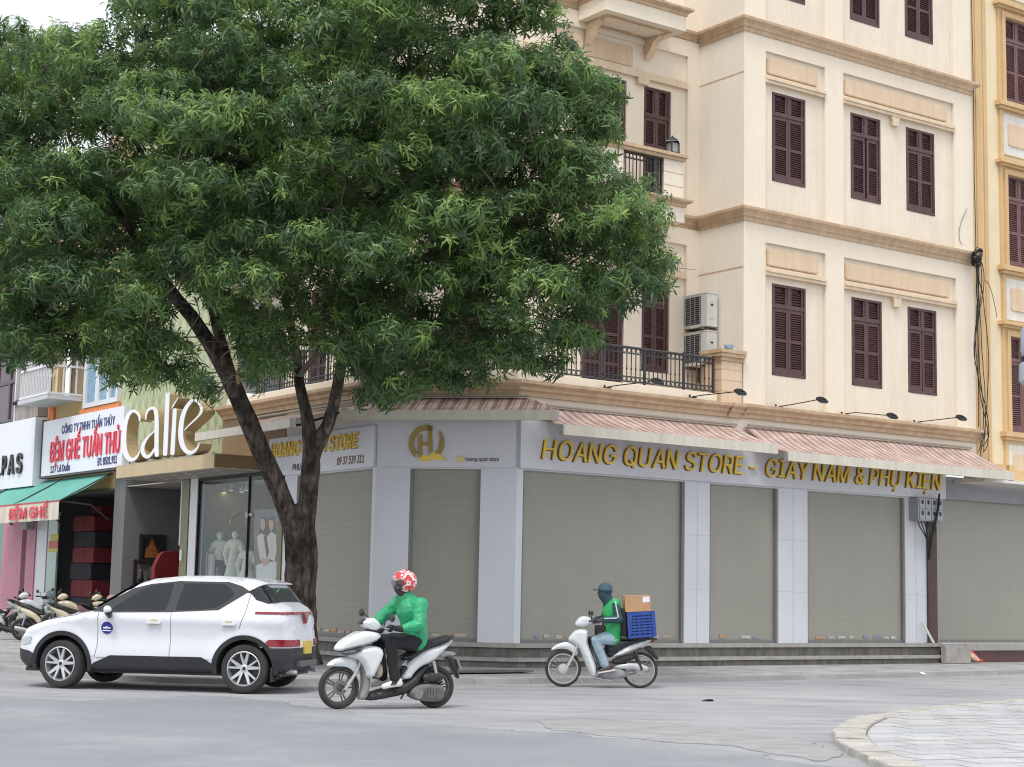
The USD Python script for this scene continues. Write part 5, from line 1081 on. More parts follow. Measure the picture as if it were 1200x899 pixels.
while len(blobs) < 330 and tries < 30000:
    tries += 1
    x, y = rb.uniform(-60, 785), rb.uniform(-75, 470)
    if not inner_px.contains(sg.Point(x, y)): continue
    lay = rb.random(); d = TD+(-4.2 if lay < .42 else (-2.2 if lay < .72 else .2))+rb.uniform(-.9, .9)
    ex = 1-min(1, sg.Point(x, y).distance(crown_px.exterior)/150); d += 1.6*ex*(1 if lay < .42 else 0)
    if x > 480: d = min(d, TD-1.4-(x-480)*.004)
    r = rb.uniform(.5, 1.0)*(1-.35*ex)
    P = depth_pt(x, y, d)
    if not clear(P, .35+.5*r): 
        P = depth_pt(x, y, d-1.5)
        if not clear(P, .35+.5*r): continue
    if any(np.linalg.norm((P-b[0])*[1, .8, 1.4]) < .52*(r+b[1]) for b in blobs): continue
    blobs.append((P, r))
def px_of(P): q = (P-EYE)@fw; return np.array([600+F*((P-EYE)@RT)/q, 449.5-F*((P-EYE)@UP)/q])
bp = np.array([px_of(b[0]) for b in blobs]); fill_px = crown_px.buffer(-10); shapely.prepare(fill_px)
for _ in range(9000):                                      # fills what the first pass left thin
    x, y = rb.uniform(-65, 788), rb.uniform(-78, 485)
    if not shapely.contains_xy(fill_px, x, y) or np.min(np.hypot(*(bp-[x, y]).T)) < 27: continue
    P = depth_pt(x, y, TD-1.2-max(0, x-480)*.009+rb.uniform(-1.2, .8)); r = rb.uniform(.42, .7)
    if not clear(P, .3+.4*r): P = depth_pt(x, y, TD-3.2)
    if not clear(P, .3+.4*r): continue
    blobs.append((P, r)); bp = np.vstack([bp, [x, y]])
bare = sg.Polygon([(188, 322), (222, 330), (262, 378), (300, 455), (328, 530), (340, 600), (300, 600), (292, 535), (258, 470), (226, 412), (192, 352)])   # the big limb shows in front of the leaves here
bare2 = sg.Polygon([(338, 432), (366, 432), (376, 520), (384, 490), (388, 436), (410, 436), (404, 500), (380, 540), (352, 540)])
shapely.prepare(bare); shapely.prepare(bare2)
pos, quat, proto, scl = [], [], [], []
def q_from(Rm):
    t = trimesh.transformations.quaternion_from_matrix(np.vstack([np.c_[Rm, [0, 0, 0]], [0, 0, 0, 1]])); return t
tw = MB()
for bi, (P, r) in enumerate(blobs):
    n = int(68*r*r/.5); yg = .5 if rb.random() < .34 else .14
    for k in range(n):
        u = rb.standard_normal(3); u[2] = abs(u[2])*(1 if rb.random() < .8 else -.6); u /= np.linalg.norm(u)
        rr = r*(.5+.55*rb.random()**.6)
        p = P+u*rr*[1, 1, .52]
        if not clear(p, .28): continue
        px_ = px_of(p)
        if not shapely.contains_xy(crown_buf, *px_): continue
        if (shapely.contains_xy(bare, *px_) or shapely.contains_xy(bare2, *px_)) and (p-EYE)@fw < TD+.3: continue
        ax = u*.85+np.array([0, 0, .35])+.35*rb.standard_normal(3); ax /= np.linalg.norm(ax)
        a = np.cross(ax, rb.standard_normal(3)); a /= np.linalg.norm(a); b = np.cross(ax, a)
        pos.append(p-tb); quat.append(q_from(np.stack([a, b, ax], 1))); proto.append(int(rb.random()*4)+(4 if rb.random() < yg else 0)); scl.append(rb.uniform(.64, 1.12))
nodes_ = skel.copy(); order = np.argsort([np.min(np.linalg.norm(skel-b[0], axis=1)) for b in blobs])
for bi in order:                                            # twigs branch off the nearest limb or earlier twig
    P, r = blobs[bi]; dd = np.linalg.norm((nodes_-P)*[1, 1, 1.3]+np.array([0, 0, .25]), axis=1); s0 = nodes_[np.argmin(dd)]; L_t = np.linalg.norm(s0-P)
    if L_t > 3.: continue
    k1 = s0+(P-s0)*.35+rb.standard_normal(3)*.07*L_t; k2 = s0+(P-s0)*.7+rb.standard_normal(3)*.08*L_t+[0, 0, .06]
    tw.tube([s0-tb, k1-tb, k2-tb, P-tb], [.016+.006*L_t, .014, .011, .007], 5, False); nodes_ = np.vstack([nodes_, [k1, k2, P]])
    for k in range(3):
        e = P+np.array([*rb.standard_normal(2), .4*rb.random()])*r*.5; tw.tube([P-tb, (P+e)/2-tb+[0, 0, .05], e-tb], [.008, .006, .004], 4, False)
build(tw, 'twigs', BARK2, TREE, True, kind='stuff')
def leaf_spray(seed):
    """a drooping shoot with narrow leaves set alternately along it"""
    g = np.random.default_rng(seed); V, Fc = [], []
    n = 15; L0 = .24; bend = g.uniform(.2, .5)
    for k in range(n):
        u = (k+.5)/n; o = np.array([.0, .0, L0*(u-.6)])+np.array([bend*L0*u*u, 0, -.25*bend*L0*u*u])
        az = k*2.4+g.normal()*.35; el = g.uniform(-.55, .25)+.55*u; l = g.uniform(.12, .205)*(1.1-.25*abs(u-.5)); w = l*g.uniform(.075, .11)
        d = np.array([math.cos(az)*math.cos(el), math.sin(az)*math.cos(el), math.sin(el)]); s_ = np.cross(d, [0, 0, 1.]); s_ /= np.linalg.norm(s_); s_ = s_*math.cos(.5*g.normal())+np.cross(d, s_)*math.sin(.5*g.normal()); s_ /= np.linalg.norm(s_); up = np.cross(s_, d)
        dr = g.uniform(.3, .8)*l
        m1 = o+d*l*.38+up*l*.04-[0, 0, dr*.12]; m2 = o+d*l*.72-[0, 0, dr*.42]; tip = o+d*l*.98-[0, 0, dr]
        b = len(V); V += [o, m1-s_*w+up*w*.35, m1, m1+s_*w+up*w*.35, m2-s_*w*.75+up*w*.25, m2, m2+s_*w*.75+up*w*.25, tip]
        Fc += [[b, b+1, b+2], [b, b+2, b+3], [b+1, b+4, b+5], [b+1, b+5, b+2], [b+2, b+5, b+6], [b+2, b+6, b+3], [b+4, b+7, b+5], [b+5, b+7, b+6]]
    return np.array(V), np.array(Fc)
cp = TREE.path+'/crown'; pi_ = UsdGeom.PointInstancer.Define(stage, cp); tag(pi_.GetPrim(), kind='stuff')
protos = []
for k in range(8):
    v, f = leaf_spray(100+k); p_ = usdkit.mesh(stage, f'{cp}/leaf_spray_{k:03d}' if k else f'{cp}/leaf_spray', (v, f), LEAF if k < 4 else LEAFY, True); p_.CreateDoubleSidedAttr(True); protos.append(p_.GetPath())
pi_.CreatePrototypesRel().SetTargets(protos)
pi_.CreateProtoIndicesAttr(Vt.IntArray(proto)); pi_.CreatePositionsAttr(Vt.Vec3fArray.FromNumpy(np.array(pos, np.float32)))
qq = np.array(quat); pi_.CreateOrientationsAttr(Vt.QuathArray([Gf.Quath(float(a), float(b), float(c), float(d)) for a, b, c, d in qq]))
pi_.CreateScalesAttr(Vt.Vec3fArray.FromNumpy(np.repeat(np.array(scl, np.float32)[:, None], 3, 1)))
print('tree', len(blobs), len(pos))
# ------------------------------------------------------------------ vehicles: shared shaping tools
CARW = mat('white_car_paint', (.64, .66, .71), .22, .01, 1, coat=.6); CLAD = mat('black_cladding', (.020, .021, .024), .55, .1, 6)
DGL = mat('tinted_glass', (.012, .015, .018), .04, .05, 2, spec=.45); RLAMP = mat('red_lamp', (.20, .008, .014), .15, .1, 9, coat=.5); ALLOY = mat('alloy_rim', (.60, .61, .63), .3, .05, 6, metal=.75)
TYRE = mat('tyre_rubber', (.028, .027, .026), .85, .15, 12, dirt=(.07, .065, .06), dirtamt=.3, dscale=5); SEATV = mat('black_vinyl', (.016, .016, .017), .5, .15, 10)
def dist_to_edge(poly, P):
    import shapely
    return shapely.distance(poly.exterior if poly.geom_type == 'Polygon' else poly.boundary, shapely.points(P))
def shell(poly, hw, edge=.05, rnd=None, core=None):
    """solid from a side outline: drawn across to the half width hw(x, z), with its edge rounded over the distance rnd"""
    parts = [g for g in getattr(poly, 'geoms', [poly]) if g.area > 1e-5]; out = []
    for g in parts:
        cs = m3.CrossSection([np.array(g.exterior.coords)[:-1]]+[np.array(i.coords)[:-1] for i in g.interiors], m3.FillRule.EvenOdd)
        s = m3.Manifold.extrude(cs, 2.).translate((0, 0, -1)).refine_to_length(edge) if False else m3.Manifold.extrude(cs, 2.).translate((0, 0, -1))
        s = s.scale((1, 1, .5)).refine_to_length(edge).scale((1, 1, 2.))
        ref = core or g
        def wf(V):
            V = np.asarray(V); w = hw(V[:, 0], V[:, 1])
            if rnd:
                d = np.clip(dist_to_edge(ref, V[:, :2])/rnd, 0, 1); w = w*(.62+.38*np.sqrt(1-(1-d)**2))
            return np.stack([V[:, 0], V[:, 2]*-w, V[:, 1]], 1)
        out.append(s.warp_batch(wf))
    return out[0] if len(out) == 1 else m3.Manifold.batch_boolean(out, m3.OpType.Add)
def mbm(*sol):
    m = MB()
    for s in sol: m.mani(s)
    return m
def sbox(x0, x1, y0, y1, z0, z1): return m3.Manifold.cube((x1-x0, y1-y0, z1-z0)).translate((x0, y0, z0))
WHEELM = np.array([[1, 0, 0], [0, 0, 1], [0, -1, 0]]).T        # turn axis lies along y
def ring_y(prof, o, n=40):
    m = MB(); m.lathe(prof, n, M=np.array([[1, 0, 0], [0, 0, 1], [0, 1, 0]], float).T @ np.eye(3) if False else np.array([[1., 0, 0], [0, 0, 1], [0, 1, 0]]), o=o); return m
def smoothpoly(pts, it=2):
    P = np.array(pts, float)
    for _ in range(it): P = np.stack([.75*P+.25*np.roll(P, -1, 0), .25*P+.75*np.roll(P, -1, 0)], 1).reshape(-1, 2)
    return sg.Polygon(P).buffer(0)
# ------------------------------------------------------------------ the white car
pf, pr = ground(70, 806.5), ground(288, 813.5)
pf = depth_pt(70, 806.5, 24.2); pf[2] = 0
cdir = (pf-pr); cang = math.atan2(cdir[1], cdir[0])
cang = math.radians(171.5)
fwd = np.array([math.cos(cang), math.sin(cang), 0]); left = np.array([-fwd[1], fwd[0], 0])
WB = 2.65
cmid = (ground(70, 807)+ground(288, 813))/2
corg = cmid-left*.80; corg[2] = .012
CARF = (corg, cang)
car = Thing('parked_car', 'white compact crossover car with black cladding and a round blue door emblem', 'car', frame=CARF)
prof = [(2.10, .34), (2.13, .52), (2.09, .70), (1.97, .84), (1.65, .95), (1.25, 1.035), (.96, 1.09), (.62, 1.31), (.34, 1.485), (.15, 1.545), (-.3, 1.592), (-.8, 1.60), (-1.3, 1.57), (-1.66, 1.525), (-1.80, 1.50), (-1.815, 1.47), (-1.99, 1.25), (-2.085, 1.16), (-2.095, 1.05), (-2.11, .86), (-2.15, .72), (-2.15, .5), (-2.08, .32), (-1.9, .24), (1.9, .22)]
prof = [q_ for q_ in prof if q_[0] > -1.2]+[(-1.25, 1.567), (-1.42, 1.535), (-1.50, 1.512), (-1.515, 1.485), (-1.69, 1.255), (-1.84, 1.175), (-1.895, 1.06), (-1.925, .86), (-1.96, .72), (-1.96, .5), (-1.90, .32), (-1.76, .24), (1.9, .22)]
prof = [q_ for i_, q_ in enumerate(prof) if not (q_ == (1.9, .22) and i_ < len(prof)-1)]
CP = sg.Polygon(prof)
arch = [sg.Point(x, .335).buffer(.395, 24) for x in (WB/2, -WB/2)]
def chw(x, z):
    w = np.full_like(x, .895)
    f = np.clip((x-1.15)/.98, 0, 1); w = w*(1-.40*f**3.0)
    r = np.clip((-1.30-x)/.66, 0, 1); w = w*(1-.24*r**2.6)
    w = w-np.clip(z-1.05, 0, 1)*.385-np.clip(.46-z, 0, 1)*.2
    w = w+.022*np.exp(-((z-.97)/.07)**2)-.015*np.exp(-((z-.72)/.12)**2)
    for xc in (WB/2, -WB/2):
        dd = np.hypot(x-xc, z-.335); w = w+.02*np.exp(-((dd-.46)/.07)**2)
    return w
cut = CP.difference(unary_union(arch))
body = shell(cut, chw, .05, .09, CP)
build(mbm(body), 'body', CARW, car, 38)
def grow(o): return lambda x, z: chw(x, z)+o
def clip(region, o=.008, e=.05): return shell(region.intersection(CP.buffer(o)), grow(o), e, .09, CP.buffer(o))
low = unary_union([sg.box(-2.4, 0, -1.60, .62), sg.Polygon([(-1.61, .62), (-1.55, .5), (-1.55, .2), (-1.65, .2)]), sg.Polygon([(1.74, .2), (1.74, .46), (1.86, .5), (2.4, .56), (2.4, .2)]), sg.Polygon([(-1.0, .2), (-.93, .36), (-.72, .475), (.60, .47), (.84, .36), (.98, .2)])]).difference(unary_union([a.buffer(-.004) for a in arch]))
build(mbm(clip(low)), 'cladding', CLAD, car, 38)
for x in (WB/2, -WB/2):
    rg = sg.Point(x, .335).buffer(.455, 28).difference(sg.Point(x, .335).buffer(.392, 28)).intersection(sg.box(-3, .25, 3, 2))
    build(mbm(shell(rg, grow(.012), .05)), 'arch_trim', CLAD, car, 38)
    lin = MB(); lin.lathe([(.40, -.9), (.40, .9)], 28, M=np.array([[1., 0, 0], [0, 0, 1], [0, 1, 0]]), o=(x, 0, .335)); 
    v, f = lin.arr(); k = (v[f][:, :, 2].min(1) > .3); build((v*np.array([1, .93, 1]), f[k]), 'arch_liner', BLACKP, car)
fl = MB(); fl.box(-1.8, 1.9, -.74, .74, .22, .27); build(fl, 'underbody', BLACKP, car)
# glasshouse
band_ = sg.Polygon([(.90, 1.075), (.66, 1.06), (-.2, 1.08), (-.93, 1.125), (-1.25, 1.335), (-1.30, 1.37), (-1.44, 1.355), (-1.44, 1.375), (-1.32, 1.40), (-1.22, 1.46), (-1.02, 1.515), (-.3, 1.515), (.10, 1.468), (.34, 1.405), (.62, 1.25)])
build(mbm(shell(band_, grow(.004), .05)), 'window_surround', CLAD, car, 38)
for q in ([(.64, 1.10), (.6, 1.09), (.0, 1.10), (-.15, 1.11), (-.17, 1.13), (-.225, 1.47), (-.2, 1.485), (.06, 1.45), (.14, 1.425), (.38, 1.285)], [(-.31, 1.13), (-.33, 1.115), (-.84, 1.15), (-.90, 1.165), (-1.10, 1.31), (-1.12, 1.34), (-1.09, 1.40), (-.98, 1.475), (-.94, 1.485), (-.40, 1.487), (-.38, 1.47)]):
    build(mbm(shell(smoothpoly(q, 1), grow(.008), .06)), 'side_window', DGL, car, 38)
build(mbm(shell(sg.Polygon([(-1.33, 1.395), (-1.50, 1.487), (-1.75, 1.262), (-1.62, 1.228), (-1.45, 1.275)]).intersection(CP.buffer(.006)), grow(.006), .04, .09, CP.buffer(.006))), 'rear_window', DGL, car, 38)
def top_patch(a, b, y0, y1, o, n=8, k=12):
    """a sheet over the outline between two profile points"""
    V = []
    for i in range(n):
        u = i/(n-1); x, z = a[0]+(b[0]-a[0])*u, a[1]+(b[1]-a[1])*u
        nx, nz = -(b[1]-a[1]), (b[0]-a[0]); L_2 = math.hypot(nx, nz); s_ = 1 if nz/L_2 > 0 or nx > 0 else -1
        nx, nz = (nx/L_2, nz/L_2) if nz > 0 else (-nx/L_2, -nz/L_2)
        ww = float(chw(np.array([x]), np.array([z]))[0])*(y0+(y1-y0)*u)
        V.append([(x+nx*o, -ww+2*ww*j/k, z+nz*o) for j in range(k+1)])
    m = MB(); m.grid(np.array(V)); return m
build(top_patch((.94, 1.10), (.36, 1.475), .86, .84, .012), 'windscreen', DGL, car, True)
st = MB(); st.obox((-1.60, .36, 1.385), (.05, .05, .003), np.array([[-.62, 0, -.785], [0, 1, 0], [.785, 0, .62]])); build(st, 'window_sticker', mat('green_sticker', (.05, .45, .16), .5), car)
sp = shell(sg.Polygon([(-1.15, 1.575), (-1.35, 1.556), (-1.54, 1.518), (-1.555, 1.50), (-1.50, 1.488), (-1.2, 1.54)]), lambda x, z: np.full_like(x, .60), .06); build(mbm(sp), 'roof_spoiler', CARW, car, 38)
# door gaps
def line_strip(pts, w=.006, o=.0025, name='door_gap', mt=None):
    P = np.array(pts, float); q = np.linspace(0, len(P)-1, 20); C_ = np.stack([np.interp(q, np.arange(len(P)), P[:, k]) for k in (0, 1)], 1)
    d = np.gradient(C_, axis=0); d /= np.linalg.norm(d, axis=1, keepdims=True); nn = np.stack([-d[:, 1], d[:, 0]], 1)*w/2
    m = MB()
    for sgn in (1, -1):
        V = np.array([[(p[0]+e*q_[0], 0, p[1]+e*q_[1]) for e in (-1, 1)] for p, q_ in zip(C_, nn)]); V[:, :, 1] = sgn*(chw(V[:, :, 0].ravel(), V[:, :, 2].ravel()).reshape(V.shape[:2])+o); m.grid(V)
    return build(m, name, mt or mat('dark_gap', (.03, .03, .035), .8), car)
line_strip([(.80, 1.06), (.80, .6), (.83, .43)]); line_strip([(-.26, 1.08), (-.26, .6), (-.25, .43)]); line_strip([(-.95, 1.12), (-.98, .93), (-.93, .80), (-.86, .6), (-.84, .44)] if False else [(-1.36, 1.36), (-1.32, 1.1), (-1.24, .86)])
line_strip([(.8, .43), (-.9, .44)]); line_strip([(1.1, 1.02), (1.6, .93), (1.9, .82)], .008)
for xh in (-.02, -1.10):
    m = MB()
    for sgn in (1, -1): m.obox((xh, sgn*(float(chw(np.array([xh]), np.array([.935]))[0])+.018), .935), (.10, .012, .016), np.eye(3), .01)
    h = build(m, 'door_handle', CARW, car)
    m = MB()
    m.obox((xh, float(chw(np.array([xh]), np.array([.935]))[0])+.006, .94), (.045, .006, .035), np.eye(3), .004); build(m, 'handle_guard', mat('brass_guard', (.55, .43, .2), .35, metal=.4), h)
for sgn, nm in ((1, 'wing_mirror'), (-1, 'wing_mirror')):
    m = mbm(m3.Manifold.batch_hull([m3.Manifold.sphere(.065, 16).scale((.8, 1.2, .9)).translate((.64, sgn*.98, 1.10)), m3.Manifold.sphere(.05, 16).translate((.60, sgn*1.05, 1.10))])); w_ = build(m, nm, CARW, car, True)
    m = mbm(m3.Manifold.batch_hull([m3.Manifold.sphere(.062, 16).scale((.8, 1.2, .7)).translate((.625, sgn*.98, 1.055)), m3.Manifold.sphere(.045, 16).translate((.59, sgn*1.04, 1.055)), m3.Manifold.sphere(.03, 12).translate((.64, sgn*.88, 1.0))])); build(m, 'mirror_base', BLACKP, w_, True)
# door emblem
yb = float(chw(np.array([.66]), np.array([.83]))[0])
def disc(nm, poly, o, c): 
    m = MB()
    for g in getattr(poly, 'geoms', [poly]):
        t_ = trimesh.creation.extrude_polygon(g, .002, engine='earcut'); v = np.array(t_.vertices); y = chw(v[:, 0], v[:, 1])+o+v[:, 2]; m.add(np.stack([v[:, 0], y, v[:, 1]], 1), t_.faces)
    return build(m, nm, c, car)
ctr = sg.Point(.665, .845)
disc('emblem_rim', ctr.buffer(.098, 24), .003, mat('emblem_white', (.72, .72, .76), .4)); disc('emblem_disc', ctr.buffer(.086, 24), .006, mat('emblem_blue', (.022, .03, .25), .4))
disc('emblem_wave', unary_union([sg.box(.60, .800, .73, .815), smoothpoly([(.60, .835), (.62, .862), (.65, .85), (.668, .878), (.69, .852), (.715, .862), (.73, .835)], 2)]), .009, mat('emblem_white', (0, 0, 0)))
# lamps, plate, bumper details
build(mbm(clip(sg.box(-2.4, 1.082, -1.46, 1.114), .010, .04)), 'light_bar', RLAMP, car, 38)
m = MB(); m.prism([(-.14, 1.10), (-.07, 1.10), (0, .985), (.07, 1.10), (.14, 1.10), (.02, .95), (-.02, .95)], -1.955, -1.92, 'yzx'); build(m, 'rear_badge', RLAMP, car)
m = MB(); m.prism([(-.05, 1.09), (.05, 1.09), (0, 1.0)], -1.958, -1.92, 'yzx'); build(m, 'badge_chrome', CHROME, car)
rl = clip(sg.Polygon([(-2.4, .64), (-2.4, .73), (-1.66, .735), (-1.62, .70), (-1.66, .64)]), .016, .04)
for y0, y1 in ((.38, 1.2), (-1.2, -.38)): build(mbm(rl ^ sbox(-3, 0, y0, y1, .3, 1.2)), 'rear_lamp', RLAMP, car, 38)
m = MB(); m.box(-2.0, -1.95, -.17, .17, .53, .71, .006); build(m, 'number_plate', mat('yellow_plate', (.60, .45, .10), .5, .06, 6), car)
m = MB(); m.box(-2.01, -1.93, -.42, .42, .36, .44, .02); build(m, 'bumper_guard', mat('grey_trim', (.10, .10, .11), .5), car)
for y in (-.52, .52): m = MB(); m.tube([(-1.8, y, .30), (-1.98, y, .28)], .035, 10); build(m, 'exhaust_tip' if False else 'tow_eye', STEEL, car)
fl_ = clip(sg.Polygon([(1.82, .70), (2.3, .66), (2.3, .60), (1.95, .58), (1.84, .60)]), .010, .04)
for y0, y1 in ((.42, 1.2), (-1.2, -.42)): build(mbm(fl_ ^ sbox(0, 3, y0, y1, .3, 1.2)), 'headlamp', mat('clear_lamp', (.45, .47, .5), .08, .1, 9, metal=.5), car, 38)
build(mbm(clip(sg.box(1.99, .765, 2.4, .785), .008, .04)), 'light_bar', CHROME, car, 38)
for y in (.70,): m = MB(); m.tube([(1.7, y, .22), (1.62, y+.02, .17)], .012, 5); build(m, 'mud_flap', BLACKM, car)
# wheels
def car_wheel(x, y, steer, sgn):
    c, s = math.cos(steer), math.sin(steer); Rz = np.array([[c, -s, 0], [s, c, 0], [0, 0, 1]])
    def put(m): v, f = m.arr(); return (v*np.array([1, sgn, 1])@Rz.T+np.array([x, y, .333]), f)
    MY = np.array([[1., 0, 0], [0, 0, 1], [0, 1, 0]])
    t = MB(); t.lathe([(.235, .10), (.25, .108), (.295, .108), (.318, .098), (.331, .075), (.333, .04), (.328, .036), (.333, .03), (.333, -.03), (.328, -.036), (.333, -.04), (.331, -.075), (.318, -.098), (.25, -.108), (.235, -.1)], 48, M=MY); tp = build(put(t), 'wheel', TYRE, car, 35)
    r_ = MB(); r_.lathe([(.238, .103), (.225, .108), (.22, .095), (.212, .05), (.205, -.08)], 48, M=MY); build(put(r_), 'rim', ALLOY, tp, 35)
    d_ = MB(); d_.lathe([(0, .0), (.205, -.0)], 32, M=MY); build(put(d_), 'brake_disc', mat('dark_brake', (.05, .05, .055), .5), tp)
    sp_ = MB()
    for k in range(5):
        for e in (-1, 1):
            a0 = k*1.2566+1.57+e*.10; a1 = k*1.2566+1.57+e*.25
            w0, w1 = (.026, .016) if e > 0 else (.016, .012)
            p0 = np.array([.05*math.cos(a0), 0, .05*math.sin(a0)]); p1 = np.array([.218*math.cos(a1), 0, .218*math.sin(a1)]); d = (p1-p0)/np.linalg.norm(p1-p0); n_ = np.array([-d[2], 0, d[0]])
            V = [p0-n_*w0+[0, .078, 0], p0+n_*w0+[0, .078, 0], p1+n_*w1+[0, .098, 0], p1-n_*w1+[0, .098, 0]]; V += [p-np.array([0, .035, 0]) for p in V]
            sp_.add(V, [[0, 1, 2], [0, 2, 3], [4, 6, 5], [4, 7, 6], [0, 4, 5], [0, 5, 1], [1, 5, 6], [1, 6, 2], [2, 6, 7], [2, 7, 3], [3, 7, 4], [3, 4, 0]])
    sp_.lathe([(0, .085), (.045, .083), (.06, .075), (.062, .04)], 20, M=MY); build(put(sp_), 'spokes', ALLOY, tp)
    cp_ = MB(); cp_.lathe([(0, .089), (.024, .088), (.026, .08)], 16, M=MY); build(put(cp_), 'hub_cap', BLACKP, tp)
for x in (WB/2, -WB/2):
    for sgn in (1, -1): car_wheel(x, sgn*.775, -.16 if x > 0 else 0, sgn)
for x in (-1.30,): m = MB(); m.box(-1.72, -1.70, .62, .86, .16, .36); build(m, 'mud_flap', BLACKM, car)
# ------------------------------------------------------------------ scooters
def puff(pts, w, r=.06, edge=.035, taper=None, it=1):
    """rounded body panel: a side outline blown up to the half width w (a number or a function of x, z)"""
    P = smoothpoly(pts, it); f = (lambda x, z: np.full_like(x, w)) if not callable(w) else w
    return shell(P, f, edge, r, P)
def wheel_bike(parent, x, R_, rim, width, spokes, matr, hub=.05, y=0., z=None, disc_=False):
    MY = np.array([[1., 0, 0], [0, 0, 1], [0, 1, 0]]); o = (x, y, z or R_); h = width/2
    th = np.linspace(0, 2*np.pi, 15)
    t = MB(); prof_ = [(rim+(R_-rim)*(.5+.5*math.cos(a)), h*math.sin(a)) for a in th]; t.lathe(prof_, 40, M=MY, o=o); w_ = build(t, 'wheel', TYRE, parent, True)
    t = MB(); t.lathe([(rim+.012, h*.55), (rim-.012, h*.6), (rim-.02, h*.3), (rim-.02, -h*.3), (rim-.012, -h*.6), (rim+.012, -h*.55)], 40, M=MY, o=o); build(t, 'rim', matr, w_, 40)
    t = MB(); t.lathe([(0, h*.9), (hub*.6, h*.9), (hub, h*.6), (hub, -h*.6), (hub*.6, -h*.9), (0, -h*.9)], 20, M=MY, o=o); build(t, 'hub', matr, w_, 40)
    t = MB()
    if spokes == 'cast':
        for k in range(5):
            for e in (-.12, .12):
                a = k*1.2566+.5; p0 = np.array([math.cos(a+e*2)*hub*.8, 0, math.sin(a+e*2)*hub*.8]); p1 = np.array([math.cos(a+e)*(rim-.012), 0, math.sin(a+e)*(rim-.012)])
                t.tube([p0+o, (p0+p1)/2+o, p1+o], [.012, .009, .011], 5, False)
    else:
        for k in range(32):
            a = k*2*np.pi/32; e = .5 if k % 2 else -.5; s = (h*.5) if k % 4 < 2 else -h*.5
            t.tube([np.array([math.cos(a+e)*hub, s, math.sin(a+e)*hub])+o, np.array([math.cos(a)*(rim-.012), 0, math.sin(a)*(rim-.012)])+o], .0022, 4, False)
    build(t, 'spokes', matr, w_, kind='stuff')
    if disc_:
        t = MB(); t.lathe([(.05, h+.012), (.09, h+.012), (.09, h+.016), (.05, h+.016)], 28, M=MY, o=o); build(t, 'brake_disc', mat('worn_disc', (.16, .155, .15), .5, .2, 9, metal=.5), w_)
    return w_
WPL = mat('white_scooter_plastic', (.61, .64, .65), .28, .02, 2, coat=.4, dirt=(.45, .43, .40), dirtamt=.25, dscale=4); BPL = mat('black_scooter_plastic', (.020, .020, .022), .45, .12, 6, dirt=(.10, .095, .085), dirtamt=.3, dscale=4)
ENG = mat('dusty_engine', (.16, .15, .14), .6, .3, 9, metal=.3, dirt=(.06, .055, .05), dirtamt=.6, dscale=7); DIRTY = mat('dusty_grey_plastic', (.26, .26, .25), .6, .1, 5, dirt=(.14, .13, .11), dirtamt=.5, dscale=5)
def tubes(parent, nm, mt, *ts, n=8, smooth=40):
    m = MB()
    for pts, r in ts: m.tube(pts, r, n)
    return build(m, nm, mt, parent, smooth)
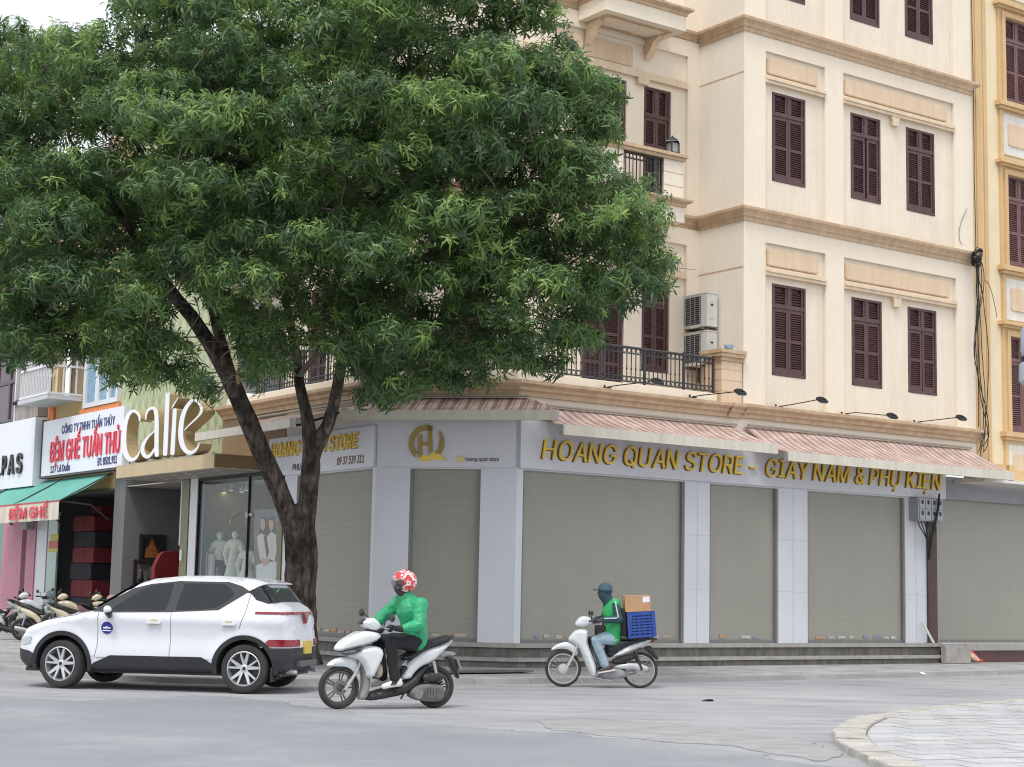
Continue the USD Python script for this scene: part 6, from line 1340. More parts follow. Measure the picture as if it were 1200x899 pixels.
def sport_scooter(name, label, frame, group=None, W_=WPL, accent=None, full=True):
    cx_ = lambda x: .64-(x-160)/406.; cz_ = lambda x, y: (860-(x-160)*20/520.-y)/425.
    K = lambda pts: [(cx_(x), cz_(x, y)) for x, y in pts]
    t = Thing(name, label, 'scooter', group, frame=frame)
    wheel_bike(t, .64, .262, .195, .085, 'cast', mat('dark_alloy', (.10, .10, .10), .5, .2, 8, metal=.4), .05, disc_=True); wheel_bike(t, -.64, .262, .185, .105, 'cast', mat('dark_alloy', (0, 0, 0)), .06)
    build(mbm(puff(K([(93, 643), (110, 620), (145, 598), (195, 590), (240, 602), (262, 640), (240, 682), (222, 655), (190, 640), (140, 640)]), .062, .04)), 'front_fender', W_, t, 40)
    build(mbm(puff(K([(262, 620), (300, 640), (322, 690), (312, 790), (280, 812), (262, 800), (285, 740), (280, 670)]), .09, .04)), 'inner_fender', DIRTY, t, 40)
    nose_w = lambda x, z: np.clip(.10+(.70-x)*.30, .05, .19)
    build(mbm(puff(K([(133, 556), (145, 530), (175, 500), (250, 456), (300, 450), (362, 462), (352, 488), (330, 505), (260, 530), (210, 545), (160, 562)]), nose_w, .05)), 'nose_cowl', W_, t, 40)
    build(mbm(puff(K([(185, 518), (230, 480), (262, 470), (230, 495), (200, 515)]), lambda x, z: nose_w(x, z)+.004, .03)), 'cowl_stripe', BPL, t, 40)
    build(mbm(puff(K([(148, 560), (205, 546), (268, 530), (245, 560), (205, 580), (165, 584)]), lambda x, z: nose_w(x, z)+.006, .03)), 'headlamp', mat('smoked_lamp', (.06, .065, .07), .08, .3, 12), t, 40)
    sw = lambda x, z: np.clip(.15+(.45-x)*.25, .12, .225)
    build(mbm(puff(K([(183, 584), (215, 566), (250, 542), (300, 527), (345, 528), (372, 548), (368, 590), (345, 640), (325, 690), (292, 694), (283, 650), (262, 612), (232, 594)]), sw, .05)), 'leg_shield', W_, t, 40)
    build(mbm(puff(K([(265, 585), (300, 590), (312, 598), (285, 597)]), lambda x, z: sw(x, z)+.005, .02)), 'vent', BPL, t, 40)
    build(mbm(puff(K([(330, 520), (380, 540), (398, 640), (372, 700), (345, 700), (350, 600)]), .12, .04)), 'inner_panel', BPL, t, 40)
    build(mbm(puff(K([(335, 620), (372, 612), (380, 680), (345, 700)]), .16, .04)), 'glove_box', mat('beige_plastic', (.42, .36, .27), .6), t, 40)
    fr = K([(236, 672), (212, 712), (183, 760)]); 
    for y in (.075, -.075): tubes(t, 'fork', STEEL, ([(.37, y*.8, .62), (fr[0][0], y, fr[0][1]), (fr[2][0], y, fr[2][1])], [.02, .022, .018]))
    build(mbm(puff(K([(262, 412), (285, 390), (320, 378), (352, 398), (372, 430), (340, 452), (300, 440)]), .13, .05)), 'instrument_cowl', W_, t, 40)
    build(mbm(puff(K([(246, 420), (285, 385), (300, 392), (268, 418)]), .07, .02)), 'windscreen', BPL, t, 40)
    build(mbm(puff(K([(300, 430), (360, 420), (390, 448), (350, 470), (310, 458)]), .11, .04)), 'handlebar_cover', BPL, t, 40)
    hx, hz = cx_(385), cz_(385, 432)
    for sgn in (1, -1):
        tubes(t, 'handlebar', BLACKP, ([(hx+.06, sgn*.08, hz-.02), (hx+.03, sgn*.2, hz), (hx-.01, sgn*.35, hz)], .016))
        tubes(t, 'grip', BLACKM, ([(hx+.012, sgn*.24, hz), (hx-.012, sgn*.36, hz)], .020))
        tubes(t, 'brake_lever', STEEL, ([(hx+.04, sgn*.18, hz+.0), (hx+.07, sgn*.25, hz), (hx+.06, sgn*.35, hz)], .008))
        mx, mz = (cx_(318), cz_(318, 360)) if sgn < 0 else (cx_(385), cz_(385, 380))
        tubes(t, 'mirror_stem', BLACKP, ([(hx+.05, sgn*.17, hz+.02), (hx+.05, sgn*.22, hz+.1), (mx, sgn*.28, mz)], .008))
        m = mbm(m3.Manifold.sphere(1, 20).scale((.028, .075, .05)).translate((mx, sgn*.31, mz+.01))); build(m, 'mirror', BLACKP, t, True)
    seat_w = lambda x, z: np.clip(.09+(-.05-x)*.25, .07, .145)
    build(mbm(puff(K([(470, 578), (520, 560), (580, 520), (620, 490), (690, 472), (745, 452), (768, 456), (762, 468), (700, 500), (640, 522), (590, 552), (550, 580), (490, 600)]), seat_w, .04)), 'seat', SEATV, t, 40)
    rw_ = lambda x, z: np.clip(.16-np.abs(x+.4)*.12, .07, .16)
    build(mbm(puff(K([(474, 694), (500, 640), (525, 600), (570, 560), (625, 530), (700, 505), (765, 474), (762, 484), (735, 515), (690, 560), (640, 602), (585, 622), (548, 660), (530, 692)]), rw_, .04)), 'side_panel', W_, t, 40)
    build(mbm(puff(K([(480, 628), (510, 622), (530, 630), (500, 668), (478, 690), (462, 690)]), lambda x, z: rw_(x, z)-.02, .04)), 'lower_panel', BPL, t, 40)
    build(mbm(puff(K([(300, 806), (318, 778), (345, 762), (470, 725), (530, 694), (590, 626), (645, 605), (610, 650), (560, 740), (515, 768), (430, 790), (320, 812)]), .13, .05)), 'floorboard', BPL, t, 40)
    eng = shell(smoothpoly(K([(535, 740), (575, 718), (640, 708), (712, 720), (718, 760), (700, 800), (640, 808), (560, 800), (520, 775)]), 1), lambda x, z: np.full_like(x, .10), .04, .05).translate((0, .06, 0)); build(mbm(eng), 'engine', ENG, t, 40)
    m = MB()
    for k in range(5): m.box(cx_(600+k*16), cx_(608+k*16), .158, .175, cz_(620, 785), cz_(620, 735), .004)
    build(m, 'engine_fins', ENG, t, kind='stuff')
    m = MB(); m.lathe([(0, .185), (.055, .182), (.065, .165), (.07, .14)], 20, M=np.array([[1., 0, 0], [0, 0, 1], [0, 1, 0]]), o=(cx_(565), 0, cz_(565, 768))); build(m, 'belt_cover', mat('grey_cover', (.22, .21, .20), .5, .2, 9, metal=.4), t, 40)
    m = MB()
    for q in range(4): m.tube([(cx_(610+q*26), .05, cz_(640, 716)), (cx_(620+q*26), .14, cz_(640, 700))], .012, 6)
    build(m, 'hoses', BLACKM, t, kind='stuff')
    build(mbm(puff(K([(590, 668), (640, 650), (705, 648), (712, 690), (650, 705), (600, 700)]), .09, .04).translate((0, .06, 0))), 'air_box', BPL, t, 40)
    for y in (.12, -.12): tubes(t, 'shock_absorber', STEEL, ([(cx_(650), y, cz_(650, 592)), (cx_(675), y, cz_(675, 690))], .022))
    tubes(t, 'exhaust', STEEL, ([(cx_(560), -.12, .22), (cx_(620), -.17, .24), (cx_(740), -.18, .30)], [.02, .05, .05]), n=12)
    build(mbm(puff(K([(690, 548), (735, 535), (780, 540), (790, 552), (770, 562), (735, 568), (700, 570)]), .06, .03)), 'tail_lamp', mat('grey_trim2', (.3, .3, .29), .4), t, 40)
    build(mbm(puff(K([(728, 558), (772, 560), (800, 605), (812, 684), (800, 672), (768, 628), (738, 580)]), .07, .03)), 'rear_fender', BPL, t, 40)
    pa, pb = K([(778, 575), (800, 630)]); d = np.array([pb[0]-pa[0], 0, pb[1]-pa[1]]); L_3 = np.linalg.norm(d); d /= L_3
    m = MB(); m.obox(((pa[0]+pb[0])/2-.03, 0, (pa[1]+pb[1])/2), (.004, .095, L_3/2), np.stack([np.cross([0, 1, 0], d), [0, 1, 0], d], 1)); build(m, 'number_plate', mat('dim_plate', (.4, .4, .38), .5), t)
    tubes(t, 'foot_peg', BLACKP, ([(cx_(440), .12, .22), (cx_(440), .2, .21)], .014)); tubes(t, 'stand', BLACKP, ([(cx_(500), .1, .2), (cx_(470), .16, .13)], .012))
    return t
def cub_scooter(name, label, frame):
    cx_ = lambda x: .61-(x-205)/397.; cz_ = lambda x, y: (828-(x-205)*13/485.-y)/397.
    K = lambda pts: [(cx_(x), cz_(x, y)) for x, y in pts]
    t = Thing(name, label, 'motorbike', frame=frame)
    wheel_bike(t, .61, .285, .235, .065, 'wire', STEEL, .05); wheel_bike(t, -.61, .285, .232, .075, 'wire', STEEL, .07)
    for x, q in ((.61, 1), (-.61, 1)):
        m = MB(); m.lathe([(0, .05), (.075, .045), (.08, 0), (.075, -.045), (0, -.05)], 24, M=np.array([[1., 0, 0], [0, 0, 1], [0, 1, 0]]), o=(x, 0, .285)); build(m, 'hub_drum', mat('pale_alloy', (.5, .5, .5), .4, .1, 6, metal=.5), t, 40)
    build(mbm(puff(K([(123, 608), (140, 582), (175, 560), (222, 548), (268, 554), (296, 580), (298, 610), (285, 635), (262, 610), (225, 590), (170, 592)]), .06, .045)), 'front_fender', WPL, t, 40)
    for y in (.07, -.07): tubes(t, 'fork', mat('pale_alloy', (0, 0, 0)), ([(cx_(300), y, cz_(300, 540)), (cx_(262), y, cz_(262, 640)), (cx_(218), y, cz_(218, 728))], [.018, .02, .014]))
    lw = lambda x, z: np.clip(.10+(.5-x)*.28, .07, .21)
    build(mbm(puff(K([(232, 542), (245, 505), (290, 462), (352, 466), (358, 500), (352, 545), (378, 610), (412, 700), (408, 752), (392, 760), (368, 728), (330, 640), (300, 575), (262, 548)]), lw, .05)), 'leg_shield', WPL, t, 40)
    build(mbm(puff(K([(352, 500), (372, 510), (380, 600), (420, 700), (412, 740), (370, 610)]), .10, .03)), 'inner_panel', BPL, t, 40)
    build(mbm(puff(K([(272, 442), (285, 410), (305, 388), (345, 380), (382, 396), (392, 420), (370, 438), (320, 452)]), .14, .05)), 'headlamp_cowl', WPL, t, 40)
    build(mbm(puff(K([(270, 445), (280, 420), (298, 412), (302, 440)]), .085, .02)), 'headlamp', mat('clear_lamp', (0, 0, 0)), t, 40)
    hx, hz = cx_(392), cz_(392, 412)
    for sgn in (1, -1):
        tubes(t, 'handlebar', BLACKP, ([(hx+.1, sgn*.06, hz), (hx+.05, sgn*.2, hz+.01), (hx-.01, sgn*.34, hz-.01)], .014)); tubes(t, 'grip', BLACKM, ([(hx+.012, sgn*.24, hz), (hx-.014, sgn*.355, hz-.01)], .019))
        tubes(t, 'mirror_stem', BLACKP, ([(hx+.05, sgn*.16, hz+.02), (hx+.045, sgn*.2, hz+.1)], .007))
        build(mbm(m3.Manifold.sphere(1, 18).scale((.022, .06, .038)).translate((hx+.045, sgn*.23, hz+.13))), 'mirror', BLACKP, t, True)
    build(mbm(puff(K([(470, 590), (490, 560), (545, 520), (600, 512), (740, 488), (752, 505), (700, 528), (620, 552), (560, 580), (500, 610)]), .13, .04)), 'seat', SEATV, t, 40)
    build(mbm(puff(K([(500, 634), (540, 600), (600, 556), (660, 530), (735, 505), (778, 486), (776, 500), (735, 530), (690, 558), (620, 594), (560, 618)]), .12, .04)), 'tail_panel', WPL, t, 40)
    build(mbm(puff(K([(500, 655), (560, 622), (640, 600), (690, 594), (665, 625), (610, 655), (560, 670), (520, 672)]), .12, .04)), 'side_cover', BPL, t, 40)
    build(mbm(puff(K([(470, 520), (540, 520), (560, 580), (500, 640), (465, 600)]), .10, .04)), 'battery_cover', BPL, t, 40)
    build(mbm(puff(K([(515, 690), (560, 672), (640, 658), (720, 668), (745, 695), (700, 708), (640, 690), (560, 700)]), .03, .02).translate((0, .10, 0))), 'chain_case', mat('pale_alloy', (0, 0, 0)), t, 40)
    build(mbm(puff(K([(425, 745), (450, 700), (500, 690), (560, 690), (600, 715), (605, 745), (560, 762), (450, 770)]), .12, .05)), 'engine', mat('alloy_engine', (.30, .30, .30), .45, .2, 8, metal=.5), t, 40)
    tubes(t, 'exhaust', CHROME, ([(cx_(420), -.10, .16), (cx_(520), -.15, .17), (cx_(640), -.17, .24), (cx_(760), -.18, .30)], [.014, .018, .04, .04]), n=12)
    tubes(t, 'foot_rest', STEEL, ([(cx_(400), .1, .15), (cx_(440), .22, .145)], .012), ([(cx_(395), .08, cz_(395, 770)), (cx_(560), .08, cz_(560, 762))], .012))
    tubes(t, 'stand', STEEL, ([(cx_(300), .1, cz_(300, 760)), (cx_(330), .12, cz_(330, 800))], .008), ([(cx_(430), .12, .14), (cx_(500), .15, .12)], .009))
    for y in (.12, -.12): tubes(t, 'shock_absorber', BPL, ([(cx_(655), y, cz_(655, 590)), (cx_(697), y, cz_(697, 700))], .022))
    build(mbm(puff(K([(705, 560), (740, 548), (765, 552), (795, 600), (808, 628), (792, 636), (760, 605)]), .065, .03)), 'rear_fender', BPL, t, 40)
    build(mbm(puff(K([(745, 505), (775, 498), (782, 515), (760, 530)]), .05, .02)), 'tail_lamp', RLAMP, t, 40)
    return t
# ------------------------------------------------------------------ riders
def bone_union(bones, edge=.028, it=10):
    S = []
    for ch in bones:
        b = [m3.Manifold.sphere(r, 18).translate(tuple(map(float, p))) for p, r in ch]
        S += [m3.Manifold.batch_hull([b[i], b[i+1]]) for i in range(len(b)-1)]
    t = smooth_solid(m3.Manifold.batch_boolean(S, m3.OpType.Add), edge, it); return np.array(t.vertices), np.array(t.faces)
def folds(v, f, amp, sc, seed=0):
    t = trimesh.Trimesh(v, f, process=False); n = t.vertex_normals
    d = meshkit.fbm(v*sc*np.array([1, 1, .6])+seed, 3, seed)-.5; d2 = np.abs(meshkit.noise(v*sc*1.7+seed*3+9, seed)-.5)
    return v+n*(d*amp*2-d2*amp)[:, None], f
def lerp(a, b, t): return np.asarray(a, float)*(1-t)+np.asarray(b, float)*t
def hand_on_bar(c, ax, up, sgn, s=1.):
    """a gloved hand closed round a bar: palm, four curled fingers of unequal length and a thumb. ax: along the bar outwards; up: away from the arm"""
    ax = np.asarray(ax)/np.linalg.norm(ax); up = np.asarray(up)/np.linalg.norm(up); fw_ = np.cross(ax, up)*sgn
    c = np.asarray(c, float); B = []
    fr = np.array([1., 0, 0]); fr -= (fr@ax)*ax; fr /= np.linalg.norm(fr); u = np.array([0, 0, 1.])
    for k, (o, l) in enumerate(((-.036, .93), (-.012, 1.03), (.012, 1.0), (.036, .85))):
        b = c+ax*o*s
        B.append([(b-fr*.035*s+u*.022*s, .0135), (b+fr*.008*s+u*.036*s, .0125), (b+fr*.036*l*s+u*.018*s, .0115), (b+fr*.034*l*s-u*.012*s, .0105), (b+fr*.012*s-u*.028*l*s, .0095)])
    B.append([(c-ax*.034*s-fr*.05*s+u*.006, .019), (c+ax*.034*s-fr*.05*s+u*.006, .018), (c+ax*.036*s-fr*.03*s+u*.02, .015), (c-ax*.036*s-fr*.03*s+u*.02, .016), (c-ax*.034*s-fr*.05*s+u*.006, .019)])
    B.append([(c-ax*.036*s-fr*.05*s, .017), (c-ax*.06*s-fr*.015*s-u*.008, .0135), (c-ax*.056*s+fr*.012*s-u*.022, .011)])
    return B
def rider(name, label, frame, J, jacket, trousers, sleeve=None, skin=(.30, .17, .11), glove=(.02, .02, .022), vest=None, jw=1., loose=1.):
    SKIN = mat('skin_'+name+str(len(_mats)), skin, .55, .06, 6)
    t = Thing('person', label, 'person', frame=frame)
    hip, chest, neck, head = (np.array(J[k], float) for k in ('hip', 'chest', 'neck', 'head'))
    mid = lerp(hip, chest, .5)+np.array([-.035, 0, 0])
    b = []                                                       # one continuous figure
    b.append([(hip, .115), (mid, .105), (chest, .105), (lerp(chest, neck, .65), .068), (neck, .048), (head-[0, 0, .03], .06)])
    b.append([(head+[.005, 0, .03], .088), (head+[-.02, 0, .04], .088), (head+[.03, 0, -.055], .055), (head+[.05, 0, -.085], .028)])
    b.append([(head+[.083, 0, .005], .012), (head+[.105, 0, -.028], .013), (head+[.085, 0, -.035], .014)])
    for s in (1, -1): b.append([(head+[-.005, s*.085, 0], .018), (head+[-.012, s*.09, .02], .016)])
    for s, k in ((1, 'l'), (-1, 'r')):
        sh, el, wr, kn, an, heel, toe = (np.array(J[q+k], float) for q in ('sh', 'el', 'wr', 'kn', 'an', 'heel', 'toe'))
        b.append([(chest+[0, s*.07, .06], .09), (sh, .062), (lerp(sh, el, .5), .05), (el, .041), (lerp(el, wr, .35), .041), (wr, .027)])
        b.append([(hip+[0, s*.07, -.01], .11), (lerp(hip+[0, s*.09, 0], kn, .5), .083), (kn, .058), (lerp(kn, an, .3), .056), (an, .037), (heel+[0, 0, .03], .032), (toe+[0, 0, .02], .025)])
        b += hand_on_bar(J['grip'+k], [0, s, 0], [0, 0, 1], s)
        b.append([(wr, .027), (np.array(J['grip'+k])-[.05, 0, -.006], .024)])
    v, f = bone_union(b, .024, 8); body = build((v, f), 'body', SKIN, t, True)
    # jacket over torso and arms
    jb = [[(neck+[-.06, 0, -.025], .092), (chest+[-.03, 0, .06], .13)], [(hip+[-.01, .055, -.01], .12*jw), (hip+[0, .055, .06], .128*jw), (mid+[0, .045, 0], .122*jw), (chest+[0, .06, 0], .135*jw), (lerp(chest, neck, .6), .09)], [(hip+[-.01, -.055, -.01], .12*jw), (hip+[0, -.055, .06], .128*jw), (mid+[0, -.045, 0], .122*jw), (chest+[0, -.06, 0], .135*jw), (lerp(chest, neck, .6), .09)], [(lerp(chest, neck, .7), .085), (neck+[-.012, 0, .025], .078)]]
    sb = []
    for s, k in ((1, 'l'), (-1, 'r')):
        sh, el, wr = (np.array(J[q+k], float) for q in ('sh', 'el', 'wr'))
        sb.append([(chest+[0, s*.09, .06], .095 if sleeve is None else .06), (sh, (.082 if sleeve is None else .074)*loose), (lerp(sh, el, .5), .072*loose), (el, .066*loose), (lerp(el, wr, .5), .058*loose), (lerp(el, wr, .93), .043)])
    if sleeve is None:
        v, f = folds(*bone_union(jb+sb, .018, 8), .020, 11, 3); build((v, f), 'jacket', jacket, t, True)
    else:
        jb += [[(np.array(J['sh'+k_])*[1, .8, 1]+[0, 0, .01], .098), (chest+[0, (1 if k_ == 'l' else -1)*.06, .03], .135*jw)] for k_ in 'lr']; v, f = folds(*bone_union(jb, .02, 9), .014, 10, 3); build((v, f), 'vest', jacket, t, True)
        for c_ in sb: v, f = folds(*bone_union([c_], .02, 9), .014, 11, 5); build((v, f), 'sleeve', sleeve, t, True)
    tb_ = []
    for s, k in ((1, 'l'), (-1, 'r')):
        kn, an = (np.array(J[q+k], float) for q in ('kn', 'an'))
        tb_.append([(hip+[0, s*.06, .03], .125), (hip+[0.02, s*.08, -.015], .122), (lerp(hip+[0, s*.09, 0], kn, .55), .098), (kn, .076), (lerp(kn, an, .5), .072), (lerp(kn, an, .97), .070)])
    v, f = folds(*bone_union(tb_, .022, 9), .016, 9, 8); build((v, f), 'trousers', trousers, t, True)
    return t
def xy_path(v): return v
GRN = mat('green_jacket_fabric', (.018, .30, .13), .5, .08, 5, .25, 40); BLK = mat('black_trousers', (.012, .012, .014), .85, .2, 6)
nf, nr_ = ground(396, 831), ground(510, 828)
nang = math.radians(180+26.); nfw = np.array([math.cos(nang), math.sin(nang), 0]); NF = (nf-nfw*.64*1.0, nang)
sport_scooter('scooter', 'white sport scooter ridden in the foreground by the rider in a green jacket', NF)
c1x = lambda x: .64-(x-160)/406.; c1z = lambda x, y: (860-(x-160)*20/520.-y)/425.
P1 = lambda x, y, Y: (c1x(x), Y, c1z(x, y))
J1 = dict(hip=P1(560, 492, 0), chest=P1(535, 335, 0), neck=P1(500, 262, 0), head=P1(492, 195, 0),
          shl=P1(558, 300, .19), ell=P1(535, 408, .29), wrl=P1(440, 430, .30), gripl=(c1x(385), .30, c1z(385, 432)),
          shr=P1(505, 295, -.19), elr=P1(435, 372, -.31), wrr=P1(400, 410, -.30), gripr=(c1x(385), -.30, c1z(385, 432)),
          knl=P1(402, 498, .17), anl=P1(432, 690, .17), heell=P1(465, 728, .17), toel=P1(372, 738, .18),
          knr=P1(385, 500, -.17), anr=P1(420, 690, -.16), heelr=P1(450, 728, -.16), toer=P1(365, 738, -.17))
per1 = rider('a', 'person in a green jacket and red patterned helmet riding the white sport scooter', NF, J1, GRN, BLK, jw=1.15, loose=1.24)
hd = np.array(J1['head'])
HELM = usdkit.material(stage, '/World/Looks/patterned_helmet', {'tc': ('texture_coordinate', {}), 'n': ('noise_texture', {'scale': 9., 'detail': 3., 'distortion': 2.2}), 'r': ('rgb_ramp', {'ramp': [(.36, (.50, .012, .02)), (.50, (.55, .03, .03)), (.53, (.72, .62, .60)), (.62, (.75, .7, .68)), (.66, (.6, .05, .05))]}), 'p': ('principled_bsdf', {'roughness': .2, 'coat_weight': .6})},
    [('tc.object', 'n.vector'), ('n.fac', 'r.fac'), ('r.color', 'p.base_color')], surface='p.BSDF')
hs = m3.Manifold.sphere(.150, 48).scale((1.08, .93, 1.0)).translate(tuple(hd+[-.015, 0, .035]))-m3.Manifold.sphere(.128, 32).translate(tuple(hd+[-.01, 0, .02]))-sbox(hd[0]+.055, hd[0]+.4, -.3, .3, hd[2]-.25, hd[2]+.05)-sbox(-3, 3, -.3, .3, hd[2]-.3, hd[2]-.095)
build(mbm(hs), 'helmet', HELM, per1, 40)
vz = (m3.Manifold.sphere(.158, 40).scale((1.08, .93, 1.0)).translate(tuple(hd+[-.012, 0, .035]))-m3.Manifold.sphere(.153, 40).scale((1.08, .93, 1.0)).translate(tuple(hd+[-.012, 0, .035])))^sbox(hd[0]+.045, hd[0]+.4, -.3, .3, hd[2]-.11, hd[2]+.075)
build(mbm(vz), 'visor', glass_mat('clear_visor', (.85, .86, .88)), per1, True)
build(mbm(m3.Manifold.batch_hull([m3.Manifold.sphere(.075, 20).translate(tuple(hd+[.045, 0, -.05])), m3.Manifold.sphere(.07, 20).translate(tuple(hd+[.0, 0, -.10]))])), 'face_mask', mat('dark_mask', (.05, .035, .04), .85), per1, True)
for s in (.048, -.048): m = mbm(m3.Manifold.sphere(.013, 12).translate(tuple(hd+[.088, s*.7, .022]))); build(m, 'eye', mat('eye_dark', (.02, .015, .012), .2), per1, True)
for k, s in (('l', 1), ('r', -1)):
    v, f = bone_union([[(np.array(J1['heel'+k])+[.02, 0, .035], .043), (lerp(J1['heel'+k], J1['toe'+k], .5)+[0, 0, .035], .043), (np.array(J1['toe'+k])+[0, 0, .012], .033)], [(np.array(J1['heel'+k])+[.03, 0, .06], .045), (lerp(J1['heel'+k], J1['toe'+k], .4)+[0, 0, .05], .04)]], .016, 6); sh_ = build((v, f), 'shoe', mat('white_shoe', (.68, .66, .64), .5, .05, 8), per1, True)
    hl, te = np.array(J1['heel'+k]), np.array(J1['toe'+k])
    m = MB()
    for q in (.36, .47, .58): c = lerp(hl, te, q)+[0, s*.036, .045]; m.obox(c, (.008, .010, .026), np.array([[.85, 0, -.5], [0, 1, 0], [.5, 0, .85]]))
    build(m, 'shoe_stripes', BLACKM, sh_, kind='stuff')
    v, f = bone_union(hand_on_bar(J1['grip'+k], [0, s, 0], [0, 0, 1], s)+[[(np.array(J1['wr'+k]), .040), (np.array(J1['grip'+k])-[.055, 0, -.006], .032)]], .006, 4)
    t_ = trimesh.Trimesh(v, f, process=False); build((v+t_.vertex_normals*.003, f), 'glove', mat('black_glove', (.018, .018, .02), .8), per1, True)
# the far rider on the small motorbike with a crate
ff = ground(659.5, 805); fang = math.radians(180+2.); ffw = np.array([math.cos(fang), math.sin(fang), 0]); FF = (ff-ffw*.61, fang)
cub_scooter('delivery_motorbike', 'white step through motorbike carrying a blue crate, ridden past the widest shutter', FF)
c2x = lambda x: .61-(x-205)/397.; c2z = lambda x, y: (828-(x-205)*13/485.-y)/397.
P2 = lambda x, y, Y: (c2x(x), Y, c2z(x, y))
J2 = dict(hip=P2(512, 505, 0), chest=P2(508, 355, 0), neck=P2(484, 282, 0), head=P2(460, 230, 0),
          shl=P2(520, 305, .17), ell=P2(545, 392, .24), wrl=P2(432, 398, .28), gripl=(c2x(392), .295, c2z(392, 412)),
          shr=P2(495, 300, -.17), elr=P2(470, 390, -.27), wrr=P2(420, 398, -.29), gripr=(c2x(392), -.295, c2z(392, 412)),
          knl=P2(402, 528, .16), anl=P2(462, 680, .17), heell=P2(512, 705, .17), toel=P2(432, 722, .19),
          knr=P2(395, 530, -.16), anr=P2(455, 680, -.17), heelr=P2(505, 705, -.17), toer=P2(425, 722, -.18))
VEST = mat('green_vest', (.022, .34, .10), .55, .08, 5, .2, 40); SLV = mat('dark_teal_sleeve', (.018, .05, .062), .75, .1, 5); JEAN = mat('washed_jeans', (.26, .36, .42), .85, .12, 5, .3, 50)
per2 = rider('b', 'person in a green vest, dark hood and pale jeans riding the delivery motorbike', FF, J2, VEST, JEAN, SLV, loose=.92, jw=1.1)
hd = np.array(J2['head'])
HOOD = mat('dark_blue_hood', (.022, .05, .075), .85, .1, 8)
v, f = bone_union([[(hd+[-.015, 0, .045], .112), (hd+[.005, 0, -.03], .098), (lerp(hd, J2['neck'], .7), .095), (np.array(J2['neck'])+[-.02, 0, -.04], .10)]], .018, 8); build((v, f), 'hood', HOOD, per2, True)
m = MB(); m.lathe([(0, .13), (.06, .118), (.105, .075), (.121, .01), (.122, 0)], 28, o=hd+[-.012, 0, .035]); m.lathe([(.0, -.001), (.122, 0)], 28, o=hd+[-.012, 0, .035]); build(m, 'cap', mat('cap_blue', (.035, .075, .105), .7), per2, True)
bp_ = m3.Manifold.batch_hull([m3.Manifold.sphere(.012, 12).translate(tuple(hd+[x_, y_, z_])) for x_, y_, z_ in ((.08, .08, .05), (.08, -.08, .05), (.175, .05, .045), (.175, -.05, .045))]); build(mbm(bp_), 'cap_peak', mat('cap_blue', (0, 0, 0)), per2, True)
m = mbm(m3.Manifold.batch_hull([m3.Manifold.sphere(.05, 16).scale((.6, 1.2, .45)).translate(tuple(hd+[.07, 0, .012])), m3.Manifold.sphere(.04, 16).scale((.6, 1.2, .4)).translate(tuple(hd+[.08, 0, -.0]))])); build(m, 'face_opening', mat('dark_mask', (0, 0, 0)), per2, True)
for s in (.03, -.03): m = mbm(m3.Manifold.sphere(.011, 10).translate(tuple(hd+[.098, s, .008]))); build(m, 'eye', mat('eye_dark', (0, 0, 0)), per2, True)
for k, s in (('l', 1), ('r', -1)):
    v, f = bone_union([[(np.array(J2['heel'+k])+[.015, 0, .04], .04), (lerp(J2['heel'+k], J2['toe'+k], .5)+[0, 0, .03], .042), (np.array(J2['toe'+k])+[0, 0, .012], .032)], [(np.array(J2['heel'+k])+[.03, 0, .06], .042), (lerp(J2['heel'+k], J2['toe'+k], .4)+[0, 0, .05], .038)]], .016, 6); sh_ = build((v, f), 'shoe', mat('dark_shoe', (.05, .035, .03), .6), per2, True)
    hl, te = np.array(J2['heel'+k]), np.array(J2['toe'+k]); dd = te-hl; sa = math.atan2(dd[2], dd[0]); m = MB(); m.obox(lerp(hl, te, .5)+[0, 0, -.005], (np.linalg.norm(dd)/2+.03, .04, .012), np.array([[math.cos(sa), 0, -math.sin(sa)], [0, 1, 0], [math.sin(sa), 0, math.cos(sa)]]), .008); build(m, 'sole', mat('white_sole', (.6, .58, .55), .6), sh_)
    v, f = bone_union(hand_on_bar(J2['grip'+k], [0, s, 0], [0, 0, 1], s)+[[(np.array(J2['wr'+k]), .036), (np.array(J2['grip'+k])-[.055, 0, -.006], .03)]], .006, 4)
    t_ = trimesh.Trimesh(v, f, process=False); build((v+t_.vertex_normals*.003, f), 'glove', mat('grey_glove', (.05, .05, .055), .8), per2, True)
    sh2, el2 = np.array(J2['sh'+k]), np.array(J2['el'+k]); wr2 = np.array(J2['wr'+k]); tubes(per2, 'sleeve_stripe', mat('pale_stripe', (.45, .55, .56), .7), ([lerp(sh2, el2, .0)+[0, s*.045, .055], lerp(sh2, el2, .4)+[.0, s*.072, .0], lerp(sh2, el2, .85)+[0.01, s*.064, .0], lerp(el2, wr2, .25)+[0, s*.055, .02], lerp(el2, wr2, .85)+[0, s*.034, .018]], .010))
tubes(per2, 'bag_strap', BLACKM, ([np.array(J2['shl'])+[-.02, -.05, .05], np.array(J2['chest'])+[.115, .06, .03], np.array(J2['chest'])+[.14, -.04, -.08], lerp(J2['hip'], J2['chest'], .35)+[.12, -.12, 0]], .016))
bag = MB(); hp = np.array(J2['hip']); bag.mani(m3.Manifold.batch_hull([m3.Manifold.sphere(.035, 14).translate((hp[0]+x_, y_, hp[2]+z_)) for x_ in (.14, .24) for y_ in (-.10, .08) for z_ in (.05, .15)])); solo(bag, 'shoulder_bag', mat('black_bag_cloth', (.02, .02, .022), .8), "small black shoulder bag on the lap of the person in the green vest", 'bag', frame=FF, smooth=True)
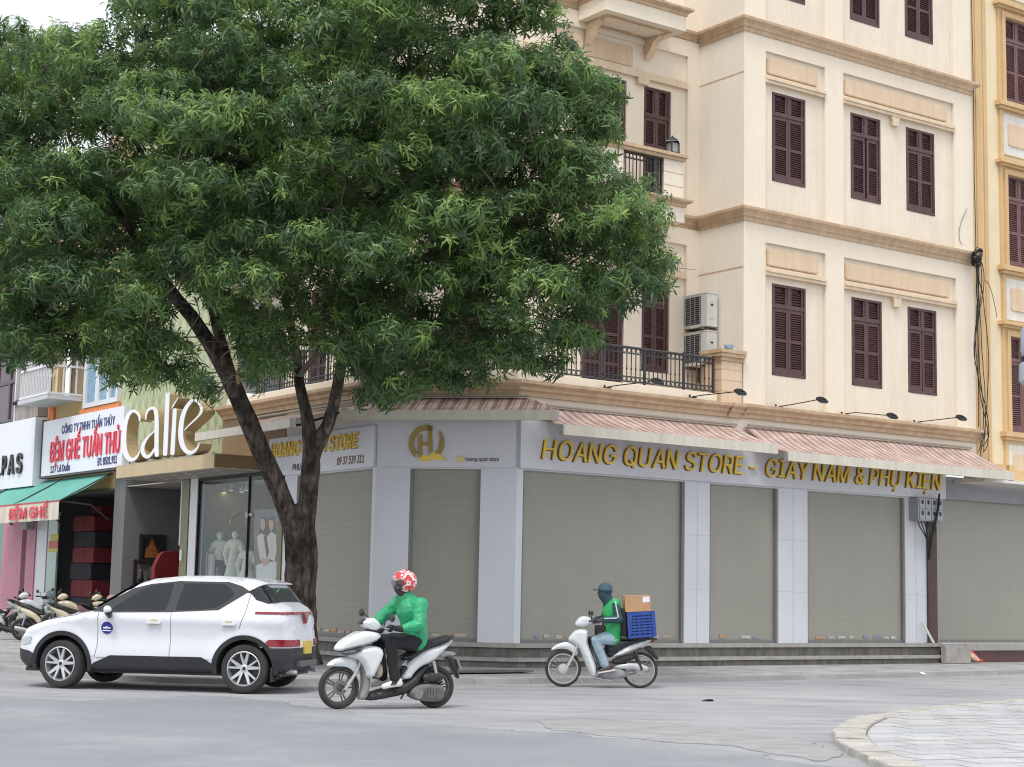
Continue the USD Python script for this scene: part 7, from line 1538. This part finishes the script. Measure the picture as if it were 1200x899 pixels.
# crate and boxes on the rack
rk = MB(); 
crate = Thing('blue_crate', 'blue plastic lattice crate strapped on the back of the delivery motorbike', 'crate', frame=FF, base=(-.62, 0, .80))
CB = mat('blue_crate_plastic', (.018, .055, .30), .45, .08, 6)
x0, x1, y0, y1, z0, z1 = -.83, -.42, -.20, .20, .80, 1.20
m = MB()
for x in (x0, x1):
    for y in (y0, y1): m.box(x-.018, x+.018, y-.018, y+.018, z0, z1, .006)
build(m, 'corner_post', CB, crate)
m = MB()
for z, h in ((z0, .04), (z1-.05, .05)):
    m.box(x0+.016, x1-.016, y0-.014, y0+.014, z, z+h, .004); m.box(x0+.016, x1-.016, y1-.014, y1+.014, z, z+h, .004); m.box(x0-.014, x0+.014, y0+.016, y1-.016, z, z+h, .004); m.box(x1-.014, x1+.014, y0+.016, y1-.016, z, z+h, .004)
build(m, 'rim', CB, crate)
for sy in (y0, y1):
    for k in range(6): m = MB(); z = z0+.065+k*.047; m.box(x0+.018, x1-.018, sy-.008, sy+.008, z, z+.028, .003); build(m, 'slat', CB, crate)
    for k in range(4): m = MB(); x = x0+.08+k*.083; m.box(x-.008, x+.008, sy-.011, sy+.011, z0+.04, z1-.05); build(m, 'upright', CB, crate)
for sx in (x0, x1):
    for k in range(6): m = MB(); z = z0+.065+k*.047; m.box(sx-.008, sx+.008, y0+.018, y1-.018, z, z+.028, .003); build(m, 'slat', CB, crate)
m = MB(); m.box(x0+.015, x1-.015, y0+.015, y1-.015, z0+.005, z0+.02); build(m, 'crate_floor', CB, crate)
gb = MB(); gb.box(x0+.03, x1-.03, y0+.025, y1-.025, z0+.022, z1-.04, .03); solo(gb, 'green_parcel', mat('teal_parcel', (.03, .13, .14), .6, .3, 9), 'dark teal wrapped parcel filling the blue crate', 'parcel', frame=FF, base=(-.62, 0, .85))
CARD = mat('cardboard', (.42, .245, .13), .8, .07, 4)
bx_ = Thing('cardboard_box', 'brown taped cardboard box with a white label, on top of the blue crate', 'box', frame=FF, base=(-.6, 0, 1.2))
m = MB(); m.obox((-.555, .01, 1.335), (.205, .20, .125), np.array([[math.cos(.03), 0, -math.sin(.03)], [0, 1, 0], [math.sin(.03), 0, math.cos(.03)]]), .006); build(m, 'carton', CARD, bx_)
m = MB(); m.obox((-.555, .01, 1.4625), (.206, .03, .002), np.array([[math.cos(.03), 0, -math.sin(.03)], [0, 1, 0], [math.sin(.03), 0, math.cos(.03)]])); m.obox((-.352, .01, 1.40), (.002, .03, .06), np.eye(3)); build(m, 'tape', mat('pale_tape', (.6, .52, .42), .3), bx_)
m = MB(); m.obox((-.69, .2125, 1.39), (.055, .001, .045), np.eye(3)); build(m, 'paper_label', mat('paper_label', (.68, .67, .70), .6), bx_)
m = MB(); m.box(-.45, -.41, .06, .19, .84, 1.14, .01); solo(m, 'folded_package', mat('speckled_pack', (.35, .32, .27), .7, .6, 18), 'speckled flat package squeezed between the rider and the blue crate', 'package', frame=FF, base=(-.39, .1, .84))
bpk = MB(); bpk.mani(m3.Manifold.batch_hull([m3.Manifold.sphere(.05, 16).translate((x_, y_, z_)) for x_, y_, z_ in ((-.34, .12, .85), (-.34, -.12, .85), (-.33, .12, 1.2), (-.33, -.12, 1.2), (-.30, .1, 1.0), (-.30, -.1, 1.0))])); solo(bpk, 'black_cushion', mat('black_bag_cloth', (0, 0, 0)), 'black padded bag between the back of the rider and the crate', 'bag', frame=FF, base=(-.34, 0, .8), smooth=True)
m = MB(); m.box(-.86, -.30, -.15, .15, .765, .79, .01); solo(m, 'luggage_rack', BPL, 'flat black rack under the blue crate on the delivery motorbike', 'rack', frame=FF, base=(-.6, 0, .77))
for q_ in (crate.path, bx_.path, '/World/green_parcel'): UsdGeom.Xformable(stage.GetPrimAtPath(q_)).AddRotateYOp().Set(5.)
# ------------------------------------------------------------------ parked scooters behind the car
CRM = mat('cream_scooter_plastic', (.60, .52, .38), .3, .03, 2, coat=.4); PNK = mat('dull_red_plastic', (.30, .16, .16), .35, .05, 3, coat=.3)
for i, (x, y, an, pm_, lab) in enumerate(((-12, 748, 8, WPL, 'parked white scooter half cut by the left edge, behind the car'), (33, 751, 4, CRM, 'parked cream scooter with a red tail lamp, left of the car bonnet'), (72, 752, 12, CRM, 'parked cream scooter showing its front cowl above the car bonnet'), (103, 753, 60, PNK, 'parked dull red scooter showing its lit looking headlamp above the car windscreen'), (22, 742, 38, WPL, 'parked white scooter behind the cream one, its white cowl before the pink pillar'))):
    g_ = ground(x, y, .12); sport_scooter('parked_scooter', lab, (g_+np.array([math.cos(math.radians(an)), math.sin(math.radians(an)), 0])*.5, math.radians(an)), 'scooters parked on the pavement', pm_)
